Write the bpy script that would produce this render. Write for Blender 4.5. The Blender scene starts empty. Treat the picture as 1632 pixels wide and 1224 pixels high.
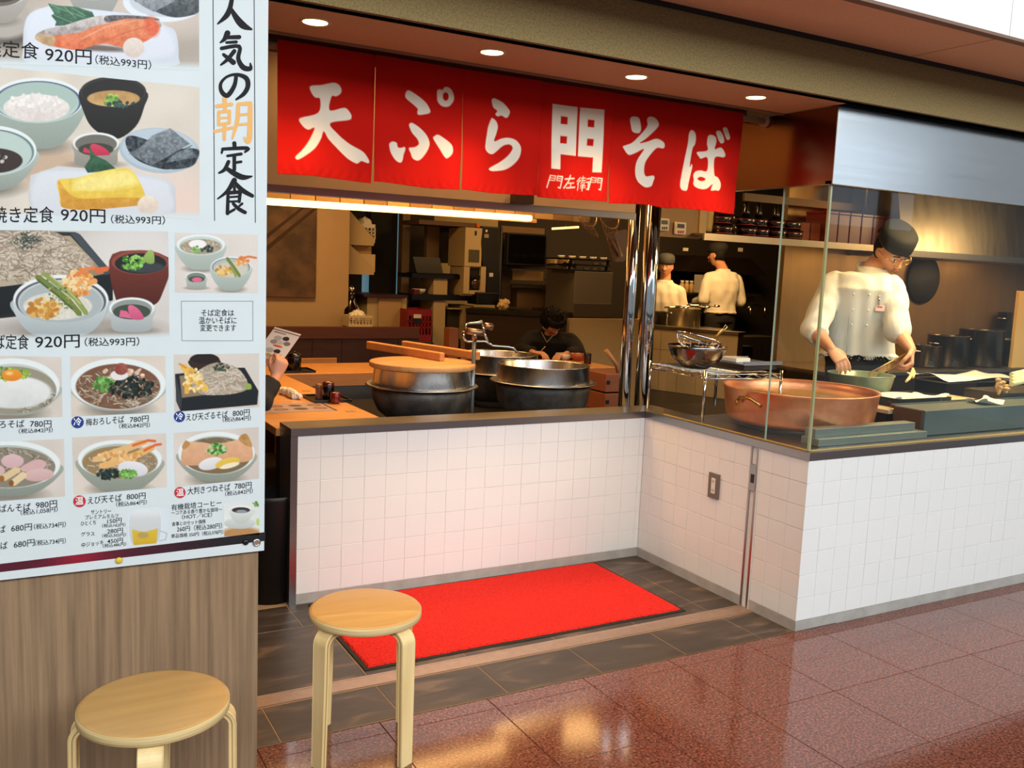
import bpy, bmesh, math, random
import numpy as np
from mathutils import Vector, Matrix
SC = bpy.context.scene
COL = SC.collection
# ---------------------------------------------------------------- camera
CAM_H = 1.5
F_PX = 1460.8
YAW, PITCH, ROLL = (math.radians(a) for a in (29.4213, 7.2286, 2.3976))
def _axes():
    cy, sy = math.cos(YAW), math.sin(YAW)
    fwd = np.array([sy*math.cos(PITCH), cy*math.cos(PITCH), -math.sin(PITCH)])
    right = np.array([cy, -sy, 0.0]); up = np.cross(right, fwd)
    r = math.cos(ROLL)*right + math.sin(ROLL)*up
    u = -math.sin(ROLL)*right + math.cos(ROLL)*up
    return r, u, fwd
CR, CU, CF = _axes()
CC = np.array([0.0, 0.0, CAM_H])
cam_data = bpy.data.cameras.new('camera'); cam = bpy.data.objects.new('camera', cam_data)
COL.objects.link(cam)
cam_data.sensor_fit = 'HORIZONTAL'; cam_data.sensor_width = 36.0
cam_data.lens = F_PX/1632*36.0
cam_data.clip_start = 0.05; cam_data.clip_end = 100
m = Matrix(((CR[0], CU[0], -CF[0], 0), (CR[1], CU[1], -CF[1], 0), (CR[2], CU[2], -CF[2], CAM_H), (0, 0, 0, 1)))
cam.matrix_world = m
SC.camera = cam
# ---------------------------------------------------------------- world, lights, exposure
SC.view_settings.view_transform = 'Standard'
SC.view_settings.look = 'None'
SC.view_settings.exposure = 0.0
SC.view_settings.gamma = 1.0
SC.view_settings.use_curve_mapping = False
w = bpy.data.worlds.new('hall_daylight'); SC.world = w; w.use_nodes = True
bg = w.node_tree.nodes['Background']
bg.inputs['Color'].default_value = (0.80, 0.90, 1.0, 1)
bg.inputs['Strength'].default_value = 0.42
def light(name, kind, loc, energy, color, target=None, size=0.1, size_y=None, spot=None, blend=0.5):
    ld = bpy.data.lights.new(name, kind); ld.energy = energy; ld.color = color
    if kind == 'AREA':
        ld.size = size
        if size_y: ld.shape = 'RECTANGLE'; ld.size_y = size_y
    else: ld.shadow_soft_size = size
    if kind == 'SPOT': ld.spot_size = math.radians(spot or 80); ld.spot_blend = blend
    o = bpy.data.objects.new(name, ld); COL.objects.link(o); o.location = loc
    if target is not None:
        o.rotation_euler = (Vector(target)-Vector(loc)).to_track_quat('-Z', 'Y').to_euler()
    return o
WARM = (1.0, 0.56, 0.20)
light('hall_skylight', 'AREA', (2.0, -2.5, 4.2), 930, (0.92, 0.97, 1.0), (2.3, 3.0, 0.6), 13.0, 2.2)
light('kitchen_ceiling_light', 'AREA', (2.3, 4.5, 2.55), 46, WARM, (2.4, 4.6, 0), 0.8, 0.4)
light('dining_ceiling_light', 'AREA', (1.9, 6.3, 2.5), 26, WARM, (1.9, 6.3, 0), 0.6, 0.4)
light('back_kitchen_light', 'AREA', (4.15, 6.45, 2.55), 17, WARM, (4.3, 6.9, 0), 0.9, 0.7)
light('staff_area_light', 'AREA', (6.3, 6.9, 2.45), 55, WARM, (6.5, 8.0, 1.0), 1.0, 0.6)
light('fryer_hood_light', 'AREA', (4.65, 3.15, 2.12), 44, (1.0, 0.68, 0.32), (4.6, 3.3, 0), 0.9, 0.35)
light('range_hood_light', 'AREA', (6.4, 4.50, 1.68), 13, (1.0, 0.60, 0.24), (6.4, 4.75, 0.8), 2.6, 0.12)
light('fryer_side_light', 'AREA', (6.9, 3.5, 2.1), 16, (1.0, 0.62, 0.26), (6.0, 4.9, 1.6), 0.8, 0.3)
light('tray_glow_spot', 'SPOT', (5.0, 3.25, 2.10), 30, (1.0, 0.74, 0.36), (4.75, 3.2, 0.9), 0.04, spot=62, blend=0.9)  # unseen spot added for the warm glow over the paper tray
for _x in (1.35, 2.0, 2.65): light('pass_spot', 'SPOT', (_x, 3.62, 2.58), 13, WARM, (_x, 3.75, 0), 0.03, spot=130, blend=0.6)

def at(px, py, Y):                       # a point at depth Y (metres into the shop) seen at that place of the photo
    d = (px-816)/F_PX*CR - (py-612)/F_PX*CU + CF
    return Vector(CC + d*Y/d[1])
def atz(px, py, z):
    d = (px-816)/F_PX*CR - (py-612)/F_PX*CU + CF
    return Vector(CC + d*(z-CAM_H)/d[2])
def arr_ony(P, Y):
    P = np.asarray(P, float)
    d = ((P[:, 0]-816)/F_PX)[:, None]*CR - ((P[:, 1]-612)/F_PX)[:, None]*CU + CF
    return CC + d*(Y/d[:, 1])[:, None]

# ---------------------------------------------------------------- materials
def srgb(c):
    if isinstance(c, str):
        c = tuple(int(c[i:i+2], 16)/255 for i in (0, 2, 4))
    elif max(c) > 1.0: c = tuple(v/255 for v in c)
    return tuple(v/12.92 if v <= 0.04045 else ((v+0.055)/1.055)**2.4 for v in c)
MATS = {}
def mat(name, color, rough=0.5, metal=0.0, spec=0.5, noise=0.0, nscale=8.0, color2=None, stretch=(1, 1, 1), bump=0.0, bscale=60.0,
        emit=None, estr=0.0, coat=0.0, aniso=0.0, contrast=(0.35, 0.65), detail=6.0, sheen=0.0, sss=0.0, trans=0.0, alpha=1.0, ior=1.45, rnoise=0.0):
    if name in MATS: return MATS[name]
    M_ = bpy.data.materials.new(name); M_.use_nodes = True
    nt = M_.node_tree; N = nt.nodes; L = nt.links; b = N['Principled BSDF']
    c = srgb(color)
    b.inputs['Base Color'].default_value = (*c, 1); b.inputs['Roughness'].default_value = rough
    b.inputs['Metallic'].default_value = metal; b.inputs['Specular IOR Level'].default_value = spec
    b.inputs['IOR'].default_value = ior
    if coat: b.inputs['Coat Weight'].default_value = coat; b.inputs['Coat Roughness'].default_value = 0.08
    if aniso: b.inputs['Anisotropic'].default_value = aniso
    if sheen: b.inputs['Sheen Weight'].default_value = sheen
    if trans: b.inputs['Transmission Weight'].default_value = trans
    if alpha < 1: b.inputs['Alpha'].default_value = alpha
    if sss: b.inputs['Subsurface Weight'].default_value = sss; b.inputs['Subsurface Radius'].default_value = (0.02, 0.008, 0.004)
    if emit: b.inputs['Emission Color'].default_value = (*srgb(emit), 1); b.inputs['Emission Strength'].default_value = estr
    tc = N.new('ShaderNodeTexCoord'); mp = N.new('ShaderNodeMapping'); mp.inputs['Scale'].default_value = stretch
    L.new(tc.outputs['Object'], mp.inputs['Vector'])
    c2 = srgb(color2) if color2 else tuple(v*(1-0.5*max(noise, 0.06)) for v in c)
    nz = N.new('ShaderNodeTexNoise'); nz.inputs['Scale'].default_value = nscale; nz.inputs['Detail'].default_value = detail
    L.new(mp.outputs['Vector'], nz.inputs['Vector'])
    rp = N.new('ShaderNodeValToRGB'); rp.color_ramp.elements[0].position = contrast[0]; rp.color_ramp.elements[1].position = contrast[1]
    rp.color_ramp.elements[0].color = (*c, 1); rp.color_ramp.elements[1].color = (*c2, 1)
    L.new(nz.outputs['Fac'], rp.inputs['Fac']); L.new(rp.outputs['Color'], b.inputs['Base Color'])
    if rnoise:
        mr = N.new('ShaderNodeMapRange'); mr.inputs['To Min'].default_value = max(0, rough-rnoise); mr.inputs['To Max'].default_value = rough+rnoise
        L.new(nz.outputs['Fac'], mr.inputs['Value']); L.new(mr.outputs['Result'], b.inputs['Roughness'])
    if bump:
        n2 = N.new('ShaderNodeTexNoise'); n2.inputs['Scale'].default_value = bscale; n2.inputs['Detail'].default_value = 4
        L.new(mp.outputs['Vector'], n2.inputs['Vector'])
        bp = N.new('ShaderNodeBump'); bp.inputs['Strength'].default_value = bump; bp.inputs['Distance'].default_value = 0.003
        L.new(n2.outputs['Fac'], bp.inputs['Height']); L.new(bp.outputs['Normal'], b.inputs['Normal'])
    MATS[name] = M_
    return M_
def vmat(name, rough=0.6, bump=0.0, bscale=300, coat=0.0, translucent=0.0):
    M_ = bpy.data.materials.new(name); M_.use_nodes = True
    nt = M_.node_tree; N = nt.nodes; L = nt.links; b = N['Principled BSDF']
    a = N.new('ShaderNodeAttribute'); a.attribute_name = 'Col'
    L.new(a.outputs['Color'], b.inputs['Base Color']); b.inputs['Roughness'].default_value = rough
    b.inputs['Specular IOR Level'].default_value = 0.1 if translucent else 0.2
    if coat: b.inputs['Coat Weight'].default_value = coat; b.inputs['Coat Roughness'].default_value = 0.15
    if bump:
        tc = N.new('ShaderNodeTexCoord')
        n2 = N.new('ShaderNodeTexNoise'); n2.inputs['Scale'].default_value = bscale
        L.new(tc.outputs['Object'], n2.inputs['Vector'])
        bp = N.new('ShaderNodeBump'); bp.inputs['Strength'].default_value = bump; bp.inputs['Distance'].default_value = 0.001
        L.new(n2.outputs['Fac'], bp.inputs['Height']); L.new(bp.outputs['Normal'], b.inputs['Normal'])
    if translucent:
        tr = N.new('ShaderNodeBsdfTranslucent'); mx = N.new('ShaderNodeMixShader'); mx.inputs[0].default_value = translucent
        L.new(a.outputs['Color'], tr.inputs['Color']); out = N['Material Output']
        L.new(b.outputs[0], mx.inputs[1]); L.new(tr.outputs[0], mx.inputs[2]); L.new(mx.outputs[0], out.inputs['Surface'])
    MATS[name] = M_
    return M_

TILE = mat('glazed_white_tile', (0.87, 0.87, 0.855), 0.2, spec=0.5, noise=0.03, nscale=1.5, bump=0.05, bscale=14)
GROUT = mat('pale_grout', (0.84, 0.83, 0.81), 0.9, bump=0.2)
BASEB = mat('grey_skirting', (0.66, 0.64, 0.61), 0.55, noise=0.35, nscale=14, bump=0.2, bscale=90)
STEEL = mat('brushed_steel', (0.62, 0.61, 0.60), 0.3, 1.0, stretch=(1, 40, 40), noise=0.12, nscale=6, aniso=0.5, rnoise=0.05)
STEELV = mat('brushed_steel_sheet', (0.78, 0.78, 0.77), 0.17, 1.0, stretch=(1, 30, 30), noise=0.06, nscale=2, rnoise=0.05)
STEELW = mat('kitchen_steel', (0.60, 0.57, 0.52), 0.33, 1.0, stretch=(12, 12, 1), noise=0.3, nscale=1.2, rnoise=0.1)
CHROME = mat('polished_chrome', (0.80, 0.80, 0.80), 0.08, 1.0)
DARKST = mat('dark_grey_steel', (0.30, 0.30, 0.30), 0.35, 0.9, noise=0.3)
BLACK = mat('black_plastic', (0.045, 0.043, 0.042), 0.4)
BLACKM = mat('black_lacquer', (0.05, 0.035, 0.03), 0.2, coat=0.5)
IRON = mat('cast_iron', (0.20, 0.19, 0.18), 0.55, 0.3, noise=0.9, nscale=9, color2=(0.36, 0.34, 0.32), bump=0.6, bscale=70, contrast=(0.4, 0.75))
BIRCH = mat('birch_seat', (0.78, 0.61, 0.36), 0.36, noise=0.1, nscale=3, color2=(0.74, 0.57, 0.33), stretch=(1, 9, 9), coat=0.15)
BIRCHL = mat('birch_leg', (0.90, 0.80, 0.58), 0.42, noise=0.1, nscale=3, color2=(0.86, 0.75, 0.52), stretch=(9, 9, 1))
PLY = mat('birch_ply_edge', (0.86, 0.77, 0.56), 0.5, noise=0.3, nscale=5, color2=(0.74, 0.63, 0.42), stretch=(1, 1, 60))
BARK = mat('rough_grained_laminate', (0.60, 0.49, 0.37), 0.55, noise=0.6, nscale=4.5, color2=(0.46, 0.37, 0.28), detail=14, stretch=(17, 17, 0.5), bump=0.45, bscale=45, contrast=(0.3, 0.7))
COUNTER = mat('light_wood_counter', (0.86, 0.62, 0.36), 0.4, noise=0.2, nscale=4, color2=(0.80, 0.55, 0.30), stretch=(1, 12, 1), coat=0.2)
COUNTEREDGE = mat('counter_edge_wood', (0.60, 0.42, 0.26), 0.5, stretch=(1, 1, 10), noise=0.2)
LIDWOOD = mat('pot_lid_wood', (0.78, 0.58, 0.36), 0.55, noise=0.3, nscale=5, color2=(0.70, 0.50, 0.30), stretch=(1, 10, 1))
LIDBAR = mat('lid_bar_wood', (0.80, 0.53, 0.30), 0.55, noise=0.25, nscale=4, stretch=(1, 8, 8))
DARKWOOD = mat('dark_stained_wood', (0.26, 0.13, 0.085), 0.45, noise=0.4, nscale=4, stretch=(1, 1, 8), color2=(0.20, 0.10, 0.06))
BEIGE = mat('beige_plaster', (0.70, 0.60, 0.46), 0.85, bump=0.2, bscale=90)
CREAM = mat('cream_painted_board', (0.74, 0.66, 0.50), 0.7, bump=0.1)
BROWNP = mat('tan_hood_panel', (0.84, 0.74, 0.60), 0.6, noise=0.1)
FASCIA = mat('sprayed_plaster_beam', (0.50, 0.43, 0.27), 0.95, noise=0.5, nscale=150, color2=(0.43, 0.36, 0.22), bump=1.0, bscale=260, contrast=(0.42, 0.62))
SOFFIT = mat('brown_board_soffit', (0.74, 0.60, 0.44), 0.8, noise=0.12, nscale=60, bump=0.25, bscale=200)
WHITEP = mat('white_metal_panel', (0.88, 0.88, 0.86), 0.4)
SEAM = mat('shadow_gap', (0.10, 0.09, 0.08), 0.9)
DARKWALL = mat('dark_kitchen_wall', (0.16, 0.135, 0.11), 0.75, noise=0.4, nscale=2)
RED = mat('red_plastic', (0.52, 0.07, 0.06), 0.4, noise=0.1)
REDBOX = mat('red_lacquer_box', (0.40, 0.07, 0.05), 0.35, noise=0.1)
WHITEPL = mat('white_plastic', (0.85, 0.83, 0.78), 0.45)
PORC = mat('white_porcelain', (0.86, 0.84, 0.79), 0.18)
PAPER = mat('white_paper', (0.90, 0.88, 0.82), 0.7, bump=0.3, bscale=20)
COPPER = mat('hammered_copper', (0.95, 0.68, 0.52), 0.42, 0.85, noise=0.2, nscale=9, color2=(0.88, 0.56, 0.40), bump=0.5, bscale=45, rnoise=0.08)
OIL = mat('frying_oil', (0.66, 0.53, 0.34), 0.14, spec=0.6, coat=0.6)
GREENP = mat('pale_green_enamel', (0.44, 0.50, 0.40), 0.3, noise=0.3, nscale=30, coat=0.3)
SKIN = mat('skin', (0.80, 0.58, 0.46), 0.5, noise=0.06, nscale=12, sss=0.1)
COTTON = mat('white_cotton', (0.84, 0.83, 0.79), 0.85, spec=0.2, noise=0.04, bump=0.5, bscale=14)
NAVY = mat('dark_navy_cloth', (0.085, 0.085, 0.10), 0.85, bump=0.2, bscale=30)
CHARC = mat('charcoal_cloth', (0.12, 0.11, 0.10), 0.8, bump=0.3, bscale=25, noise=0.3)
HATM = mat('black_hat_cloth', (0.075, 0.073, 0.065), 0.85, bump=0.08, bscale=25)
HAIR = mat('black_hair', (0.05, 0.038, 0.03), 0.7, spec=0.25, noise=0.5, nscale=60, stretch=(1, 1, 0.15), bump=0.8, bscale=120)
EYEW = mat('eye_white', (0.82, 0.80, 0.76), 0.3)
LIP = mat('lips', (0.62, 0.36, 0.30), 0.5)
TRAYM = mat('condiment_tray_wood', (0.07, 0.05, 0.045), 0.35)
JARRED = mat('red_lacquer', (0.42, 0.09, 0.05), 0.2, coat=0.4)
RUBBER = mat('mat_rubber', (0.12, 0.105, 0.10), 0.8)
INK = mat('black_ink', (0.12, 0.12, 0.13), 0.6, spec=0.15)
GOLDINK = mat('orange_ink', (0.87, 0.66, 0.37), 0.6)
BLUEINK = mat('blue_ink', (0.09, 0.20, 0.50), 0.6)
REDINK = mat('red_ink', (0.72, 0.17, 0.18), 0.6)
WHITEINK = mat('white_ink', (0.92, 0.93, 0.93), 0.6)
POSTER = mat('poster_vinyl', (0.80, 0.835, 0.84), 0.5, spec=0.15)
PRINT = vmat('printed_colour', 0.4)
CLOTHV = vmat('dyed_cotton', 0.9, bump=0.5, bscale=500, translucent=0.25)
GREENV = mat('leek_green', (0.45, 0.55, 0.20), 0.5)
MUSH = mat('mushroom', (0.72, 0.58, 0.40), 0.6)

def glass_mat():
    M_ = bpy.data.materials.new('clear_glass'); M_.use_nodes = True
    nt = M_.node_tree; N = nt.nodes; L = nt.links
    N.remove(N['Principled BSDF']); out = N['Material Output']
    tr = N.new('ShaderNodeBsdfTransparent'); tr.inputs['Color'].default_value = (0.93, 0.95, 0.93, 1)
    gl = N.new('ShaderNodeBsdfGlossy'); gl.inputs['Roughness'].default_value = 0.02
    lw = N.new('ShaderNodeLayerWeight'); lw.inputs['Blend'].default_value = 0.5
    pw = N.new('ShaderNodeMath'); pw.operation = 'POWER'; pw.inputs[1].default_value = 5.0; L.new(lw.outputs['Facing'], pw.inputs[0])
    fr = N.new('ShaderNodeMath'); fr.operation = 'MULTIPLY_ADD'; fr.inputs[1].default_value = 0.90; fr.inputs[2].default_value = 0.022; L.new(pw.outputs[0], fr.inputs[0])
    mx = N.new('ShaderNodeMixShader')
    L.new(fr.outputs[0], mx.inputs[0]); L.new(tr.outputs[0], mx.inputs[1]); L.new(gl.outputs[0], mx.inputs[2])
    L.new(mx.outputs[0], out.inputs['Surface'])
    return M_
GLASS = glass_mat()
GLASSEDGE = mat('green_glass_edge', (0.58, 0.60, 0.44), 0.15, spec=0.6, coat=0.5)

def granite():
    M_ = bpy.data.materials.new('red_granite'); M_.use_nodes = True
    nt = M_.node_tree; N = nt.nodes; L = nt.links; b = N['Principled BSDF']
    geo = N.new('ShaderNodeNewGeometry')
    v = N.new('ShaderNodeTexVoronoi'); v.inputs['Scale'].default_value = 190
    n1 = N.new('ShaderNodeTexNoise'); n1.inputs['Scale'].default_value = 110; n1.inputs['Detail'].default_value = 3
    n2 = N.new('ShaderNodeTexNoise'); n2.inputs['Scale'].default_value = 2.5
    for n_ in (v, n1, n2): L.new(geo.outputs['Position'], n_.inputs['Vector'])
    r = N.new('ShaderNodeValToRGB'); cr = r.color_ramp
    cr.elements[0].position = 0.30; cr.elements[0].color = (*srgb((0.13, 0.07, 0.055)), 1)
    cr.elements[1].position = 0.72; cr.elements[1].color = (*srgb((0.66, 0.42, 0.33)), 1)
    e = cr.elements.new(0.46); e.color = (*srgb((0.36, 0.19, 0.15)), 1)
    e = cr.elements.new(0.56); e.color = (*srgb((0.47, 0.25, 0.19)), 1)
    ad = N.new('ShaderNodeMix'); ad.data_type = 'RGBA'; ad.inputs[0].default_value = 0.35
    L.new(n1.outputs['Fac'], r.inputs['Fac']); L.new(r.outputs['Color'], ad.inputs[6])
    r2 = N.new('ShaderNodeValToRGB'); r2.color_ramp.elements[0].color = (*srgb((0.22, 0.11, 0.09)), 1); r2.color_ramp.elements[1].color = (*srgb((0.60, 0.38, 0.31)), 1)
    sp = N.new('ShaderNodeSeparateColor'); L.new(v.outputs['Color'], sp.inputs[0]); L.new(sp.outputs[0], r2.inputs['Fac'])
    L.new(r2.outputs['Color'], ad.inputs[7])
    L.new(ad.outputs[2], b.inputs['Base Color'])
    b.inputs['Roughness'].default_value = 0.10
    b.inputs['IOR'].default_value = 1.6
    MATS['red_granite'] = M_
    return M_
GRANITE = granite()
def slate():
    M_ = bpy.data.materials.new('dark_slate_tile'); M_.use_nodes = True
    nt = M_.node_tree; N = nt.nodes; L = nt.links; b = N['Principled BSDF']
    geo = N.new('ShaderNodeNewGeometry'); mp = N.new('ShaderNodeMapping')
    mp.inputs['Rotation'].default_value = (0, 0, 0.7); mp.inputs['Scale'].default_value = (1.2, 4, 1)
    L.new(geo.outputs['Position'], mp.inputs['Vector'])
    n1 = N.new('ShaderNodeTexNoise'); n1.inputs['Scale'].default_value = 3; n1.inputs['Detail'].default_value = 9; n1.inputs['Distortion'].default_value = 0.8
    L.new(mp.outputs['Vector'], n1.inputs['Vector'])
    r = N.new('ShaderNodeValToRGB'); cr = r.color_ramp
    cr.elements[0].position = 0.35; cr.elements[0].color = (*srgb((0.20, 0.175, 0.155)), 1)
    cr.elements[1].position = 0.72; cr.elements[1].color = (*srgb((0.44, 0.36, 0.29)), 1)
    e = cr.elements.new(0.55); e.color = (*srgb((0.26, 0.22, 0.19)), 1)
    L.new(n1.outputs['Fac'], r.inputs['Fac']); L.new(r.outputs['Color'], b.inputs['Base Color'])
    b.inputs['Roughness'].default_value = 0.42
    bp = N.new('ShaderNodeBump'); bp.inputs['Strength'].default_value = 0.35; bp.inputs['Distance'].default_value = 0.004
    L.new(n1.outputs['Fac'], bp.inputs['Height']); L.new(bp.outputs['Normal'], b.inputs['Normal'])
    MATS['slate'] = M_
    return M_
SLATE = slate()
def pile():
    M_ = mat('red_carpet_pile', (0.88, 0.135, 0.07), 0.95, noise=0.3, nscale=160, color2=(0.76, 0.09, 0.05), bump=1.0, bscale=420)
    return M_
PILE = pile()

# ---------------------------------------------------------------- mesh collecting
class M:
    def __init__(s): s.v = []; s.f = []; s.sm = []
    def add(s, vs, fs, smooth=False):
        o = len(s.v); s.v += [tuple(p) for p in vs]
        for f in fs: s.f.append(tuple(i+o for i in f)); s.sm.append(smooth)
        return s
    def box(s, x0, x1, y0, y1, z0, z1):
        vs = [(x, y, z) for z in (z0, z1) for y in (y0, y1) for x in (x0, x1)]
        return s.add(vs, [(0, 2, 3, 1), (4, 5, 7, 6), (0, 1, 5, 4), (2, 6, 7, 3), (0, 4, 6, 2), (1, 3, 7, 5)])
    def obox(s, c, ax, ay, az):          # centre and three half-extent vectors
        c, ax, ay, az = map(Vector, (c, ax, ay, az))
        vs = [c+i*ax+j*ay+k*az for k in (-1, 1) for j in (-1, 1) for i in (-1, 1)]
        return s.add(vs, [(0, 2, 3, 1), (4, 5, 7, 6), (0, 1, 5, 4), (2, 6, 7, 3), (0, 4, 6, 2), (1, 3, 7, 5)])
    def tube(s, pts, r, n=10, cap=True):
        pts = [Vector(p) for p in pts]
        rs = r if isinstance(r, (list, tuple)) else [r]*len(pts)
        rings = []; prev = None
        for i, p in enumerate(pts):
            d = (pts[min(i+1, len(pts)-1)]-pts[max(i-1, 0)])
            if d.length < 1e-9: d = Vector((0, 0, 1))
            d.normalize()
            if prev is None:
                a = d.orthogonal().normalized()
            else:
                a = prev - d*prev.dot(d)
                if a.length < 1e-6: a = d.orthogonal()
                a.normalize()
            prev = a; b = d.cross(a)
            rings.append([p+(a*math.cos(t*2*math.pi/n)+b*math.sin(t*2*math.pi/n))*rs[i] for t in range(n)])
        s.loft(rings, cap)
        return s
    def loft(s, rings, cap=True, closed=True, smooth=True):
        o = len(s.v); n = len(rings[0])
        for rg in rings: s.v += [tuple(p) for p in rg]
        for i in range(len(rings)-1):
            for j in range(n if closed else n-1):
                k = (j+1) % n
                s.f.append((o+i*n+j, o+i*n+k, o+(i+1)*n+k, o+(i+1)*n+j)); s.sm.append(smooth)
        if cap:
            s.f.append(tuple(o+j for j in reversed(range(n)))); s.sm.append(False)
            s.f.append(tuple(o+(len(rings)-1)*n+j for j in range(n))); s.sm.append(False)
        return s
    def lathe(s, prof, c=(0, 0, 0), n=40, cap=False):
        c = Vector(c); rings = []
        for r, z in prof:
            rings.append([c+Vector((r*math.cos(t*2*math.pi/n), r*math.sin(t*2*math.pi/n), z)) for t in range(n)])
        return s.loft(rings, cap)
    def cyl(s, c, r, z0, z1, n=24): return s.lathe([(r, z0), (r, z1)], c, n, True)
    def ball(s, c, rx, ry=None, rz=None, n=16, R=None):
        ry = ry or rx; rz = rz or rx; c = Vector(c)
        rings = []
        h = max(4, n//2)
        for i in range(h+1):
            a = -math.pi/2+math.pi*i/h
            ca = max(math.cos(a), 0.02)
            rg = [Vector((rx*ca*math.cos(t*2*math.pi/n), ry*ca*math.sin(t*2*math.pi/n), rz*math.sin(a))) for t in range(n)]
            if R is not None: rg = [R @ p for p in rg]
            rings.append([c+p for p in rg])
        return s.loft(rings, True)
    def capsule(s, p0, r0, p1, r1, n=12):
        p0, p1 = Vector(p0), Vector(p1); d = (p1-p0)
        if d.length < 1e-6: return s.ball(p0, r0, n=n)
        d = d.normalized()
        pts, rs = [], []
        for a in (-80, -55, -30, 0): pts.append(p0+d*r0*math.sin(math.radians(a))); rs.append(r0*math.cos(math.radians(a)))
        for a in (0, 30, 55, 80): pts.append(p1+d*r1*math.sin(math.radians(a))); rs.append(r1*math.cos(math.radians(a)))
        return s.tube(pts, rs, n)
    def chain(s, pts, rs, n=12):
        for i in range(len(pts)-1): s.capsule(pts[i], rs[i], pts[i+1], rs[i+1], n)
        return s
    def quad(s, a, b, c, d): return s.add([a, b, c, d], [(0, 1, 2, 3)])
    def mesh(s, name):
        me = bpy.data.meshes.new(name); me.from_pydata(s.v, [], s.f)
        me.polygons.foreach_set('use_smooth', s.sm); me.update()
        return me
def tag(o, label=None, cat=None, group=None, kind=None):
    if label: o['label'] = label
    if cat: o['category'] = cat
    if group: o['group'] = group
    if kind: o['kind'] = kind
    return o
def obj(name, mb, material, parent=None, bevel=0, label=None, segs=2):
    me = mb if isinstance(mb, bpy.types.Mesh) else mb.mesh(name)
    if not me.materials: me.materials.append(material)
    o = bpy.data.objects.new(name, me); COL.objects.link(o)
    if parent is not None:
        o.parent = parent
        if parent.type == 'EMPTY' or parent.location.length > 0:
            bpy_inv = Matrix.Translation(-Vector(WLOC.get(parent.name, (0, 0, 0))))
            o.matrix_parent_inverse = bpy_inv
    if bevel:
        b = o.modifiers.new('bevel', 'BEVEL'); b.width = bevel; b.segments = segs; b.limit_method = 'ANGLE'; b.angle_limit = math.radians(40)
    if label: o['label'] = label
    return o
WLOC = {}
def thing(name, label, cat, loc=(0, 0, 0), group=None):
    o = bpy.data.objects.new(name, None); COL.objects.link(o); o.location = loc; o.empty_display_size = 0.05
    WLOC[o.name] = tuple(loc)
    return tag(o, label, cat, group)
def single(name, mb, material, label, cat, group=None, bevel=0):
    return tag(obj(name, mb, material, None, bevel), label, cat, group)
def struct(name, mb, material, label=None, bevel=0):
    o = obj(name, mb, material, None, bevel); o['kind'] = 'structure'
    if label: o['label'] = label
    return o
def rect(x0, y0, x1, y1, Y):             # X and Z extent of a screen rectangle at depth Y
    cx, cy = (x0+x1)/2, (y0+y1)/2
    return at(x0, cy, Y).x, at(x1, cy, Y).x, at(cx, y1, Y).z, at(cx, y0, Y).z
def rbox(x0, y0, x1, y1, Y, depth, z0=None):
    a, b, c, d = rect(x0, y0, x1, y1, Y)
    return M().box(a, b, Y, Y+depth, c if z0 is None else z0, d)
def fuse(mb, name, voxel=0.008, smooth=4, folds=0.0, fscale=6.0, seed=0):
    me = mb.mesh(name+'_raw'); o = bpy.data.objects.new(name+'_raw', me); COL.objects.link(o)
    r = o.modifiers.new('r', 'REMESH'); r.mode = 'VOXEL'; r.voxel_size = voxel; r.use_smooth_shade = True
    s_ = o.modifiers.new('s', 'SMOOTH'); s_.factor = 0.5; s_.iterations = smooth
    dg = bpy.context.evaluated_depsgraph_get(); dg.update()
    out = bpy.data.meshes.new_from_object(o.evaluated_get(dg)); out.name = name
    bpy.data.objects.remove(o); bpy.data.meshes.remove(me)
    n = len(out.vertices)
    if folds:
        co = np.empty(n*3); out.vertices.foreach_get('co', co); co = co.reshape(-1, 3)
        no = np.empty(n*3); out.vertices.foreach_get('normal', no); no = no.reshape(-1, 3)
        q = co*fscale+seed
        d = np.sin(q[:, 0]*3.1+1.7*np.sin(q[:, 2]*1.3+q[:, 1]))*np.sin(q[:, 2]*1.1+q[:, 1]*2.2+0.8*np.sin(q[:, 0]*2.3))
        d += 0.5*np.sin(q[:, 0]*6.3+q[:, 2]*2.7+2*np.sin(q[:, 1]*2.9+q[:, 2]))
        co += no*(d*folds)[:, None]
        out.vertices.foreach_set('co', co.ravel()); out.update()
    out.materials.clear()
    out.polygons.foreach_set('use_smooth', [True]*len(out.polygons))
    return out
rnd = random.Random(7)
# ================================================================ SETTING
# granite concourse floor: base slab and its tiles on a 0.40 m grid
GX0, GY0, G = 1.060, 2.598, 0.400
fl = struct('floor', M().box(-3.0, 9.6, -5.0, 2.675, -0.08, -0.004), mat('granite_joint', (0.10, 0.05, 0.045), 0.5), 'polished red speckled granite concourse floor')
def tile_mesh(w_, d_, t=0.004, b=0.0012):
    mb = M(); r0 = [(0, 0, -t), (w_, 0, -t), (w_, d_, -t), (0, d_, -t)]; r1 = [(0, 0, -b), (w_, 0, -b), (w_, d_, -b), (0, d_, -b)]
    r2 = [(b, b, 0), (w_-b, b, 0), (w_-b, d_-b, 0), (b, d_-b, 0)]
    mb.loft([r0, r1, r2], True, smooth=False); return mb
JG = 0.0022
full = tile_mesh(G-JG, G-JG).mesh('granite_tile'); full.materials.append(GRANITE)
strip = tile_mesh(G-JG, 2.673-GY0-JG).mesh('granite_strip'); strip.materials.append(GRANITE)
for i in range(-4, 15):
    for j in range(-1, 6):
        if j > 2 and i > 10: continue
        x = GX0+i*G; y = GY0-j*G
        if j == -1: me = strip; y = GY0
        else: me = full; y = GY0-(j+1)*G
        # only tiles near enough to the picture
        o = bpy.data.objects.new('tile', me); COL.objects.link(o); o.parent = fl; o.location = (x+JG/2, y+JG/2, 0)
mb = M()
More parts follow.
